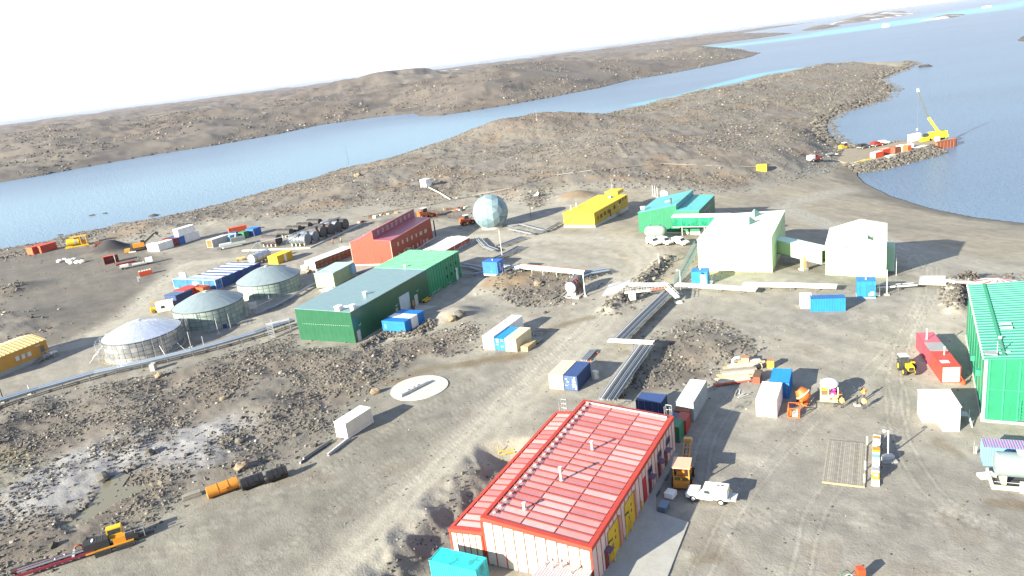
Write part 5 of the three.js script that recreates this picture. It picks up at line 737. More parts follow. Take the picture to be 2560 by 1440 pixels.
  for (const [a, b, k] of [[[752, 1160], [828, 1108], 'nearer'], [[760, 1150], [832, 1102], 'farther']]) { const d = thing('dark_pipe', `${k} of two dark pipes lying between the rocks and the lone white container`, 'pipe', G(...a), 0, 'dark pipes by the lone white container'); const q = G(...b).sub(d.position); obj('pipe', bar(V(0, 0.2, 0), q.setY(0.25), 0.16, 10), C.dpipe, d); obj('end_collar', cyl(0.22, 0.2, 10).rotateZ(Math.PI / 2).translate(0, 0.2, 0), C.lgrey, d); }
  // right hand yard
  const c6 = container('bright blue container standing below the halls with pale lettering', C.cblue, { c: [2114, 778], az: 72, L: 2.44, W: 6.3, H: 2.65, long: 'z', roof: M([0.01, 0.1, 0.3]) }); sign(c6.t, 'lettering', 'SCF', 1.6, 0.5, '#5fd4f0', V(-2.45, 1.3, 1.235), 0, Math.PI / 2);
  const wb = container('short white container left of the bright blue one below the halls', C.whitePlastic, { c: [2030, 771], az: 72, L: 2.3, W: 2.1, H: 2.6, smooth: true });
  const G7 = new Frame({ c: [1942.5, 1044.7], az: 62 }); container('white container in the yard beside the orange mixer', C.whitePlastic, { p: G7.world(V(0, 0, 0)), az: 62, L: 6.06, W: 2.9, H: 2.85, smooth: true }); container('bright blue container behind the white one in the yard', C.cblue, { p: G7.world(V(6.6, 0, 0.9)), az: 64, L: 5.4, W: 2.9, H: 2.6 });
  const G8 = new Frame({ c: [1748, 1053], az: 60 }); container('long grey ribbed container with white roof behind the red workshop', M([0.3, 0.34, 0.36]), { c: [1736, 1054], az: 60.5, L: 8.0, W: 2.6, H: 3.1, roof: C.whitePlastic });
  container('navy container in the shade behind the far end of the red workshop', C.navy, { c: [1655, 1046], az: 60, L: 3, W: 4, H: 2.6 });
  const sk = (l, m, px, h, w = 1.4) => { const t = thing('skip_bin', l, 'skip', G(...px), 62 * Math.PI / 180, 'bins behind the red workshop'); obj('bin_wall', box(0, 2.6, 0.15, h, -w, -w + 0.08), m, t); obj('bin_wall', box(0, 2.6, 0.15, h, -0.08, 0), m, t); obj('bin_wall', box(0, 0.08, 0.15, h, -w + 0.08, -0.08), m, t); obj('bin_wall', box(2.52, 2.6, 0.15, h, -w + 0.08, -0.08), m, t); obj('bin_floor', box(0.08, 2.52, 0.15, 0.3, -w + 0.08, -0.08), m, t); obj('bin_lid', box(-0.02, 2.62, h + 0.003, h + 0.08, -w - 0.02, 0.02), m, t); for (const x of [0.2, 2.3]) obj('runner', box(x, x + 0.15, -0.1, 0.15, -w, 0), C.black, t); };
  sk('green bin at the far corner of the red workshop', C.green, [1700, 1108], 2.4); sk('red bin beside the green one at the far end of the red workshop', C.red, [1716, 1088], 2.2); sk('rust red box bin at the near end of the long grey container', C.rust, [1724, 1060], 1.9, 2.2); sk('blue bin between the red workshop and the green bin', C.navy, [1690, 1085], 2.0);
  // red container by the green shed
  const G9 = new Frame({ c: [2401, 957], az: 75.5 }); const rc = container('red container with white doors, near one of two by the green shed', M([0.42, 0.05, 0.035]), { p: G9.world(V(0, 0, 0)), az: 75.5, L: 6.0, W: 2.6, H: 2.7, doorMat: M([0.66, 0.5, 0.4]), smooth: true }); obj('roof_patch', box(-1.6, -0.6, 2.68, 2.7, -1, 0.2), C.white, rc.t); flue(rc.t, V(1.6, 2.68, 0.3), 0.08, 1.2, C.offwhite);
  const rc2 = container('pinkish red container with grey roof sheet, far one by the green shed', M([0.36, 0.05, 0.07]), { p: G9.world(V(6.1, 0, 0.0)), az: 75.5, L: 8.0, W: 2.6, H: 2.7, roof: C.pink, smooth: true }); obj('roof_sheet', box(-4.0, -0.6, 2.69, 2.73, -1.28, 1.28), C.grey, rc2.t); flue(rc2.t, V(1.0, 2.68, -0.5), 0.1, 1.7, C.offwhite);
}

// ---------- pipe racks ----------
// list: picture points of the foot; each pipe and each support is a part
function pipeRack(name, label, list, o) {
  const P = list.map(q => { const p = G(q[0], q[1]); p.y += (q[2] ?? o.h); return p; }), t = thing(name, label, o.category ?? 'pipeline', P[0].clone().setY(0), 0, o.group), O = t.position;
  const n = P.length, side = P.map((p, i) => { const a = P[Math.max(0, i - 1)], b = P[Math.min(n - 1, i + 1)], d = b.clone().sub(a).setY(0).normalize(); return V(d.z, 0, -d.x); });
  const off = o.offs ?? [-0.45, 0, 0.45];
  off.forEach((k, j) => { const g = []; for (let i = 0; i < n - 1; i++) { g.push(bar(P[i].clone().addScaledVector(side[i], k).sub(O), P[i + 1].clone().addScaledVector(side[i + 1], k).sub(O), o.r ?? 0.16, 8)); if (i) g.push(new THREE.SphereGeometry(o.r ?? 0.16, 8, 6).translate(...P[i].clone().addScaledVector(side[i], k).sub(O).toArray())); } obj('pipe', g, (o.mats ?? [C.pipe])[j % (o.mats ?? [C.pipe]).length], t); });
  if (o.tray) for (const k of [off[0] - 0.3, off[off.length - 1] + 0.3]) { const g = []; for (let i = 0; i < n - 1; i++) g.push(beam(P[i].clone().addScaledVector(side[i], k).add(V(0, -0.22, 0)).sub(O), P[i + 1].clone().addScaledVector(side[i + 1], k).add(V(0, -0.22, 0)).sub(O), 0.09, 0.24)); obj('tray_rail', g, o.trayM ?? C.galv, t); }
  let acc = 0; const step = o.step ?? 6; for (let i = 0; i < n - 1; i++) { const L = P[i].distanceTo(P[i + 1]); for (let s = step - acc; s < L; s += step) { const f = s / L, q = P[i].clone().lerp(P[i + 1], f), sd = side[i].clone().lerp(side[i + 1], f), gy = height(q.x, q.z), w = off[off.length - 1] + 0.4; const a = q.clone().addScaledVector(sd, -w).sub(O), b = q.clone().addScaledVector(sd, w).sub(O); a.y = b.y = q.y - 0.36; const g = [beam(a, b, 0.2, 0.16)]; if (q.y - gy > 0.3) for (const e of [a, b]) g.push(bar(e.clone(), V(e.x, gy - 0.3, e.z), 0.07, 5)); obj('support', g, o.supM ?? C.steel, t); } acc = (acc + L) % step; }
  return t;
}
{
  const blueP = M([0.3, 0.37, 0.46], 0.35, 0.3), cov = M([0.55, 0.5, 0.44], 0.6), covW = M([0.66, 0.64, 0.58], 0.6), pale = M([0.5, 0.5, 0.47], 0.6);
  const west = pipeRack('pipe_trestle', 'long blue grey pipe trestle crossing the rocks below the round tanks', [[-60, 1038], [0, 1016], [100, 985], [240, 945], [372, 916], [480, 890], [560, 868], [640, 845], [694, 826], [735, 812]], { h: 1.4, r: 0.17, offs: [-0.75, -0.4, 0.35, 0.75], mats: [blueP, C.pipe], tray: true, trayM: C.steel, step: 5.2 });
  obj('pillar', box(-0.5, 0.5, -0.8, 1.5, -0.7, 0.7), C.concrete, west).position.copy(G(385, 925)).sub(west.position);
  const stp = thing('footbridge_steps', 'small step bridge over the pipe trestle beside the dark green store', 'steps', G(682, 848), 0.35); const sg = []; for (let i = 0; i < 9; i++) obj('tread', box(-0.6, 0.6, 0.2 + i * 0.28, 0.25 + i * 0.28, -i * 0.34 - 0.28, -i * 0.34), C.lgrey, stp); for (const x of [-0.65, 0.65]) { obj('stringer', beam(V(x, 0.1, 0), V(x, 2.6, -3.1), 0.06, 0.25), C.steel, stp); obj('handrail', bar(V(x, 1.1, 0), V(x, 3.6, -3.1), 0.04), C.galv, stp); } obj('landing', box(-0.65, 4.6, 2.6, 2.68, -4.4, -3.1), C.lgrey, stp); for (const x of [0.6, 4.5]) for (const z of [-3.15, -4.35]) obj('leg', bar(V(x, -0.4, z), V(x, 3.6, z), 0.05), C.galv, stp); for (const z of [-3.15, -4.35]) obj('handrail', bar(V(-0.6, 3.6, z), V(4.6, 3.6, z), 0.04), C.galv, stp);
  pipeRack('pipe_trestle', 'dark pipe trestle running from the red workshop up to the white cross piece', [[1518, 1022], [1565, 952], [1614, 882]], { h: 1.6, r: 0.15, offs: [-1.15, -0.82, -0.49, -0.16, 0.17, 0.5, 0.83, 1.15], mats: [C.pipe, C.dpipe, C.steel, C.pipe, C.dpipe, C.steel, cov, C.pipe], tray: true, step: 4 });
  pipeRack('pipe_trestle', 'dark pipe trestle from the white cross piece up to the footbridge by the road', [[1545, 872], [1600, 815], [1674, 742]], { h: 1.6, r: 0.15, offs: [-1.15, -0.82, -0.49, -0.16, 0.17, 0.5, 0.83, 1.15], mats: [C.pipe, C.dpipe, C.steel, C.pipe, C.dpipe, C.steel, cov, C.pipe], tray: true, step: 4 });
  pipeRack('pipe_cover', 'white covered cross piece joining the two dark pipe trestles', [[1524, 872], [1636, 878]], { h: 1.75, r: 0.17, offs: [-0.7, -0.3, 0.1, 0.5], mats: [covW, covW, C.lgrey, covW], step: 5 });
  pipeRack('pipe_cover', 'white covered pipe run left of the blue hut towards the road gap', [[1572, 722], [1668, 722]], { h: 1.0, r: 0.22, offs: [-0.8, -0.25, 0.3, 0.85], mats: [covW, cov, C.lgrey, covW], step: 4 });
  pipeRack('pipe_cover', 'white covered pipe run with red brown edge under the cream hall', [[1690, 722], [1790, 728], [1892, 735]], { h: 1.0, r: 0.22, offs: [-0.9, -0.3, 0.3, 0.9], mats: [covW, covW, C.lgrey, cov], step: 5 });
  pipeRack('pipe_cover', 'white covered pipe run between the two halls and the blue huts', [[1858, 722], [1980, 724], [2092, 728]], { h: 1.0, r: 0.24, offs: [-0.95, -0.3, 0.35, 0.95], mats: [covW, C.lgrey, covW, covW], step: 5 });
  pipeRack('pipe_cover', 'grey pipe run from the far blue hut to the road on the right', [[2190, 728], [2235, 726], [2288, 722]], { h: 1.0, r: 0.2, offs: [-0.6, 0, 0.6], mats: [covW, C.dgrey, C.lgrey], step: 4 });
  pipeRack('pipe_cover', 'pinkish pipe run at the right of the far road gap', [[2375, 714], [2430, 716]], { h: 0.9, r: 0.33, offs: [-0.7, 0, 0.7], mats: [covW, M([0.5, 0.34, 0.26]), covW], step: 4 });
  pipeRack('pipe_cover', 'long white roofed pipe run between the blue hut and the grey tank pipes', [[1290, 677], [1380, 686], [1462, 694]], { h: 1.4, r: 0.3, offs: [-1.2, -0.6, 0, 0.6, 1.2], mats: [covW, covW, C.whitePlastic, covW, M([0.4, 0.13, 0.08])], step: 4, supM: C.chalk });
  for (const [l, pts, offs] of [['silver pipe bank behind the low red building, upper one', [[1245, 622], [1290, 605], [1310, 598]], [-0.9, -0.3, 0.3, 0.9]], ['silver pipe bank between the low red building and the blue hut', [[1240, 652], [1275, 636], [1300, 622]], [-0.9, -0.3, 0.3, 0.9]], ['dark bundle of pipes at the far end of the light green store end', [[1158, 668], [1185, 672], [1214, 680]], [-1.5, -0.9, -0.3, 0.3, 0.9]], ['dark pipe bend beside the blue hut and the green store', [[1160, 690], [1190, 690], [1218, 684]], [-0.6, 0, 0.6]], ['dark pipes behind the low red building towards the radome', [[1195, 600], [1215, 622], [1240, 632]], [-0.9, -0.3, 0.3, 0.9]], ['dark pipe run right of the blue hut', [[1250, 672], [1275, 674], [1300, 680]], [-0.8, -0.2, 0.4, 1.0]], ['grey pipe bank from the yellow building towards the radome', [[1275, 578], [1330, 590], [1370, 580], [1402, 562]], [-0.5, 0, 0.5]], ['light pipe run behind the radome base', [[1270, 570], [1300, 566], [1345, 578], [1362, 582]], [-0.2, 0.2]]]) pipeRack('pipe_bank', l, pts, { h: 0.8, r: 0.15, offs, mats: [C.pipe, C.galv, C.dpipe], step: 3.5 });
  pipeRack('pipe_bank', 'fan of blue grey pipes above the grey road tank', [[1440, 702], [1475, 690], [1520, 682]], { h: 0.8, r: 0.2, offs: [-1.6, -0.9, -0.2, 0.5, 1.2, 1.9], mats: [C.dpipe, blueP, C.pipe], step: 3 });
  pipeRack('pipe_bank', 'grey pipes running from the pale green plant room towards the round tanks', [[640, 790], [690, 770], [740, 742], [790, 712]], { h: 0.7, r: 0.12, offs: [-0.4, 0, 0.4], step: 4 });
  pipeRack('pipe_bank', 'dark pipes along the foot of the timber stack', [[790, 682], [840, 664], [885, 645]], { h: 0.4, r: 0.12, offs: [-0.4, 0, 0.4], mats: [C.dpipe, C.steel], step: 4 });
  pipeRack('pipe_bank', 'tangle of pipes between pale green plant room and red building', [[893, 688], [930, 676], [985, 668]], { h: 0.5, r: 0.14, offs: [-1, -0.4, 0.2, 0.8], mats: [C.dpipe, C.pipe], step: 4 });
  pipeRack('hill_pipeline', 'thin pale pipeline crossing the rocky hill to the yellow box', [[905, 545], [1000, 525], [1080, 512], [1180, 492], [1280, 472], [1390, 440], [1480, 428], [1580, 418], [1660, 412], [1780, 416], [1895, 420]], { h: 0.45, r: 0.16, offs: [0], mats: [M([0.2, 0.18, 0.165])], step: 9 });
  pipeRack('hill_pipeline', 'short pale pipe from the white hut down to the hill pipeline', [[1072, 470], [1100, 484], [1126, 500]], { h: 0.3, r: 0.3, offs: [0], mats: [cov], step: 8 });
  // green covered pipe stair beside the hall
  const st = thing('outdoor_stair', 'grey green open stair with rails climbing beside the cream hall', 'stair', G(1692, 716), 0); const a = V(0, 1.0, 0), b = G(1746, 640).add(V(0, 3.4, 0)).sub(st.position); const gm = M([0.2, 0.3, 0.28], 0.4); for (const k of [-0.7, 0.7]) for (const y of [0, 0.5, 1.0]) obj('rail', beam(a.clone().add(V(k * 0.9, y - 0.5, k * 0.5)), b.clone().add(V(k * 0.9, y - 0.5, k * 0.5)), 0.1, 0.14), gm, st); for (let i = 0; i < 26; i++) { const q = a.clone().lerp(b, i / 25).add(V(0, -0.5, 0)); obj('tread', box(-0.75, 0.75, -0.03, 0.03, -0.3, 0.3), M([0.12, 0.18, 0.17], 0.5), st).position.copy(q); } for (let i = 1; i < 6; i++) { const q = a.clone().lerp(b, i / 6); obj('post', bar(q.clone().add(V(0, -0.1, 0)), V(q.x, -0.4, q.z), 0.08), C.steel, st); }
  // footbridge with handrails beside the road
  const fb = thing('footbridge', 'pale footbridge with handrails over the pipes beside the road', 'footbridge', G(1562, 745), 0); const q1 = G(1628, 748).sub(fb.position), q2 = G(1668, 745).sub(fb.position), q3 = G(1695, 757).sub(fb.position); const dk = [V(0, 1.2, 0), q1.clone().setY(1.2), q2.clone().setY(1.6), q3.clone().setY(0.2)];
  for (let i = 0; i < 3; i++) { obj('deck', beam(dk[i], dk[i + 1], 1.1, 0.16), i === 1 ? C.terracotta : C.offwhite, fb); for (const h of [0.55, 1.05]) for (const s of [-0.5, 0.5]) obj('handrail', bar(dk[i].clone().add(V(s * 0.5, h, s)), dk[i + 1].clone().add(V(s * 0.5, h, s)), 0.045, 5), C.lgrey, fb); for (let k = 0; k < 5; k++) { const q = dk[i].clone().lerp(dk[i + 1], k / 5); for (const s of [-0.5, 0.5]) obj('baluster', bar(q.clone().add(V(s * 0.5, 0, s)), q.clone().add(V(s * 0.5, 1.05, s)), 0.04, 5), C.lgrey, fb); } }
  obj('pier', box(-0.7, 0.7, -0.5, 1.1, -0.5, 0.5), C.chalk, fb).position.copy(V(1.6, 0, 0.3)); obj('step_base', box(-0.8, 0.8, -0.3, 0.3, -0.6, 0.6), C.offwhite, fb).position.copy(q3);
  // concrete plates where the road crosses the pipes
  for (const [n, l] of [['road_culvert', [[1522, 712], [1578, 700], [1566, 728], [1504, 742]]], ['road_culvert', [[2300, 690], [2364, 690], [2366, 714], [2296, 712]]]]) { const pts = W2(l, 0); const s = new THREE.Shape(pts.map(([x, z]) => new THREE.Vector2(x, -z))); struct(obj(n, new THREE.ExtrudeGeometry(s, { depth: 0.12, bevelEnabled: false }).rotateX(-Math.PI / 2), M([0.4, 0.4, 0.4], 0.9))); }
}
// ---------- blue huts, white hut, boxes ----------
function hut(label, c, W, L, H, m, az = 62, extra) { const F = new Frame({ c, az, W, L, H }), t = framed('equipment_hut', label, 'hut', F, extra?.group); obj('wall', box(0, L, 0.15, H, -W, 0), m, t); obj('roof', box(-0.08, L + 0.08, H + 0.003, H + 0.1, -W - 0.08, 0.08), extra?.roof ?? m, t); obj('skid', box(-0.1, L + 0.1, -0.3, 0.147, -W - 0.05, 0.05), C.chalk, t); const d = obj('door', box(-0.05, -0.003, 0.3, H * 0.8, -W * 0.45, -W * 0.1), extra?.door ?? M([0.01, 0.14, 0.46]), t); obj('roof_lamp', cyl(0.12, 0.3, 8).translate(L / 2, H + 0.25, -W / 2), C.white, t); obj('side_frame', [bar(V(L * 0.3, 0, 0.8), V(L * 0.3, 1.8, 0.8), 0.04), bar(V(L, 0, 0.8), V(L, 1.8, 0.8), 0.04), bar(V(L * 0.3, 1.8, 0.8), V(L, 1.8, 0.8), 0.04), box(L * 0.2, L, 0.2, 0.25, 0, 0.9)], C.galv, t); return { t, F }; }
{
  const h1 = hut('blue equipment hut beside the dark pipes and the light green store end', [1246, 687], 4.4, 3.2, 3.3, C.blue, 60); for (let i = 0; i < 4; i++) obj('wall_marking', box(-0.2, 0.2, -0.15, 0.15, 0, 0.012), C.white, h1.t).position.set(1.4, 0.9 + i * 0.55, 0.003); const w1 = obj('wall_marking', [box(-0.012, 0, -0.2, 0.2, -0.35, 0.35)], C.lblue, h1.t); w1.position.set(-0.003, 0.8, -1.8);
  const h2 = hut('blue equipment hut with white door in front of the cream hall corner', [1770, 714], 3.6, 3, 3.2, C.cblue, 66, { door: C.white });
  const h3 = hut('blue equipment hut in front of the smaller pale hall', [2189, 745], 3.4, 2.9, 3.4, C.cblue, 68); obj('wall_marking', box(-0.012, 0, 0.6, 1.3, -1.0, -0.3), C.whitePlastic, h3.t).position.x = -0.06; obj('wall_marking', box(-0.012, 0, 0.5, 0.9, -1.3, -1.0), C.whitePlastic, h3.t).position.x = -0.06; for (let i = 0; i < 3; i++) obj('wall_rib', box(-0.03, 0, 0.2, 3.3, -0.04, 0.04), C.blue, h3.t).position.z = -0.6 - i * 1.1;
  hut('small white hut alone on the rocky hill', [1066, 468], 3.6, 3.4, 3.4, C.whitePlastic, 50, { door: C.lgrey });
  const yb = container('yellow box container at the foot of the rocky hill by the shore road', M([0.7, 0.58, 0.02]), { c: [1917, 429], az: 66, L: 2.6, W: 4.2, H: 2.9, long: 'z', lift: 0 });
  const oc = thing('orange_crate', 'small bright orange crate on the gravel left of the blue block', 'crate', G(349, 692), 0.5); obj('box', box(0, 4, 0.1, 1.5, -1.6, 0), C.rorange, oc); obj('lid_slat', [0, 1, 2, 3, 4].map(i => box(i * 0.8 + 0.1, i * 0.8 + 0.6, 1.503, 1.65, -1.6, 0)), C.offwhite, oc); obj('skid', box(0, 4, -0.1, 0.1, -1.5, -0.1), C.brown, oc);
  const gb = thing('notice_board', 'grey upright board on a post left of the orange crate', 'board', G(350, 708), 0.4); obj('board', box(-0.5, 0.5, 0.6, 2.2, -0.06, 0.06), C.lgrey, gb); obj('post', bar(V(0, -0.3, 0.08), V(0, 1.6, 0.08), 0.07), C.steel, gb);
  const ro = thing('open_container', 'open red half container with pale ends by the gravel heap', 'container', G(262, 663), 0.5); obj('side', box(0, 0.15, 0, 2.6, -3, 0), C.terracotta, ro); obj('back', box(0.15, 5, 0, 2.5, -3, -2.85), C.dred, ro); obj('side', box(3.6, 3.8, 0, 2.6, -2.84, 0.2), C.offwhite, ro); obj('floor', box(0.15, 5, 0.05, 0.2, -2.84, 0), C.dred, ro); obj('roof', box(-0.1, 3.7, 2.62, 2.7, -3.1, -1.4), C.rorange, ro);
  const sl = thing('red_sled', 'low dark red sled right of the open red container', 'sled', G(293, 665), 0.5); obj('bed', box(0, 6, 0.35, 0.6, -1.8, 0), C.dred, sl); for (const z of [-1.6, -0.2]) obj('runner', box(-0.3, 6.2, 0, 0.35, z - 0.1, z + 0.1), C.red, sl);
  const tr = thing('cargo_trailer', 'pale trailer loaded with white gear beside the orange crate', 'trailer', G(300, 676), 0.45); obj('bed', box(0, 11, 0.6, 0.8, -2, 0), C.grey, tr); for (const x of [1, 9]) for (const z of [0.1, -2.1]) obj('wheel', cyl(0.4, 0.25, 12).rotateX(Math.PI / 2).translate(x, 0.4, z), C.tyre, tr); obj('load', box(0.2, 3, 0.803, 1.5, -1.8, -0.2), C.offwhite, tr); obj('load', box(8.5, 10.8, 0.803, 2.3, -1.6, -0.2), C.whitePlastic, tr); obj('load', box(4, 8, 0.803, 1.1, -1.7, -0.3), C.chalk, tr); for (const [x, h] of [[6.8, 3.4], [7.3, 3.0]]) obj('stake', bar(V(x, 0.8, -1), V(x, h, -1), 0.12), C.black, tr);
  [[150, 656], [163, 653], [174, 655], [186, 652], [195, 658], [206, 657], [180, 660]].forEach(([x, y], i) => { const g = new THREE.IcosahedronGeometry(1.1, 1); const p = g.attributes.position; for (let k = 0; k < p.count; k++) { const f = 0.85 + 0.3 * hash2(Math.round(p.getX(k) * 40) + i, Math.round(p.getZ(k) * 40)); p.setXYZ(k, p.getX(k) * f * 1.2, Math.max(-0.6, p.getY(k)) * 0.75, p.getZ(k) * f); } g.computeVertexNormals(); tag(obj('bulk_bag', g.translate(0, 0.5, 0), i % 3 ? C.offwhite : C.lgrey), `pale bulk bag, ${['leftmost', 'second from left', 'third from left', 'sixth from left', 'fifth from left', 'rightmost', 'fourth from left'][i]} in the heap left of the open red container`, 'bag', 'heap of pale bulk bags').position.copy(G(x, y)); });
}
// ---------- timber stack: crates in two rows under a white sheet ----------
{
  const F = new Frame({ c: [790, 674], l: [762, 673], r: [886, 636] }), n = 9, h = 1.15, len = F.L / n, cm = [M([0.3, 0.17, 0.1], 0.8, 0, { map: woodTex }), M([0.25, 0.14, 0.085], 0.8, 0, { map: woodTex }), M([0.33, 0.2, 0.12], 0.8, 0, { map: woodTex })], W = Math.min(F.W, 4.2);
  for (let r = 0; r < 2; r++) for (let i = 0; i < n; i++) { const t = thing('timber_crate', `brown timber crate, ${['nearest', 'second', 'third', 'fourth', 'middle', 'sixth', 'seventh', 'eighth', 'farthest'][i]} in the ${r ? 'upper' : 'lower'} row of the crate wall`, 'crate', F.world(V(i * len, r * (h + 0.05), hash2(i, r) * 0.15)), F.az, 'wall of timber crates'); obj('crate_box', box(0.04, len - 0.04, 0.08, h, -W, 0), cm[(hash2(i, r + 3) * 3) | 0], t); for (const x of [0.25, len - 0.4]) obj('batten', box(x, x + 0.14, 0.08, h, 0.0, 0.05), cm[1], t); obj('skid', box(0.1, len - 0.1, -0.02, 0.077, -W + 0.2, -0.2), C.ironbark, t); }
  const s = thing('white_sheet', 'long white cover sheet over the wall of timber crates', 'cover', F.world(V(0, 2 * h + 0.07, 0)), F.az); const g = []; for (let i = 0; i < n; i++) g.push(box(i * len, i * len + len - 0.02, 0.02 + 0.04 * hash2(i, 1), 0.14 + 0.05 * hash2(i, 2), -W - 0.1, 0.1)); g.forEach(q => obj('sheet', q, C.whitePlastic, s)); obj('end_sheet', box(-0.12, 0, -2 * h, 0.1, -W - 0.1, 0.1), C.whitePlastic, s); obj('end_sheet', box(-1.4, -0.3, -2 * h, -h * 0.8, -W - 0.6, -W + 1.2), C.whitePlastic, s);
  const o = tag(obj('crate', box(-0.6, 0.6, -0.1, 1.0, -0.6, 0.6), C.wood), 'single brown crate standing at the near end of the white sheet', 'crate'); o.position.copy(G(773, 682)); o.rotation.y = F.az;
}
// ---------- round slab, helipad beam ----------
{
  const a = G(978, 977), b = G(1120, 963), c = a.clone().add(b).multiplyScalar(0.5), R = a.distanceTo(b) / 2; const sl = obj('round_slab', new THREE.CylinderGeometry(R, R + 0.02, 0.22, 96), M([0.42, 0.42, 0.385], 0.9)); sl.position.set(c.x, 0.03, c.z); struct(sl);
  const t = thing('steel_box_beam', 'grey steel box beam lying on the round concrete slab', 'beam', G(1000, 994).setY(0.14)); const e = PX(1068, 958, 0.14).sub(t.position), d = e.clone().normalize(); t.rotation.y = Math.atan2(-d.z, d.x); const L = e.length(); obj('beam', box(0, L, 0.05, 0.55, -0.45, 0.45), C.lgrey, t); obj('end_plate', box(-0.05, -0.003, 0, 0.65, -0.55, 0.55), C.whitePlastic, t); for (const x of [0.25, 0.45, 0.6]) obj('lug', box(L * x, L * x + 0.3, 0.553, 0.75, -0.2, 0.2), C.whitePlastic, t);
}
// ---------- bucket attachments, drill rig ----------
function bucket(label, at, az, L, m, ribs, group) {
  const t = thing('loader_bucket', label, 'bucket', at, az, group); const s = new THREE.Shape(), R = 0.85; s.absarc(0, R, R, -Math.PI * 0.5, Math.PI * 0.62, false); const inn = new THREE.Shape(); const pts = []; for (let i = 0; i <= 12; i++) { const a = -Math.PI * 0.55 + i / 12 * Math.PI * 1.15; pts.push([Math.cos(a) * R, R + Math.sin(a) * R]); } const o2 = pts.map(([x, y]) => [x * 0.94, R + (y - R) * 0.94]).reverse(); const all = [...pts, ...o2];
  obj('shell', prism(all.map(([a, b]) => [a, b]), 0.06, L - 0.06), m, t); for (const x of [0, L - 0.06]) obj('end_plate', prism([[R * 0.98, R * 0.3], [R, R], [R * 0.5, R * 1.85], [-0.3, R * 1.9], [-0.55, 0.25], [0.1, 0]], x, x + 0.06), m, t);
  for (let i = 1; i <= ribs; i++) obj('rib', prism(pts.map(([a, b]) => [a * 1.06, R + (b - R) * 1.06]).concat(pts.map(([a, b]) => [a, b]).reverse()), L * i / (ribs + 1) - 0.05, L * i / (ribs + 1) + 0.05), m, t); obj('lip', box(0.06, L - 0.06, 0, 0.05, -0.75, -0.1), C.steel, t); obj('coupler', box(L * 0.4, L * 0.6, R * 0.8, R * 1.3, R * 0.98, R * 1.25), m, t); return t;
}
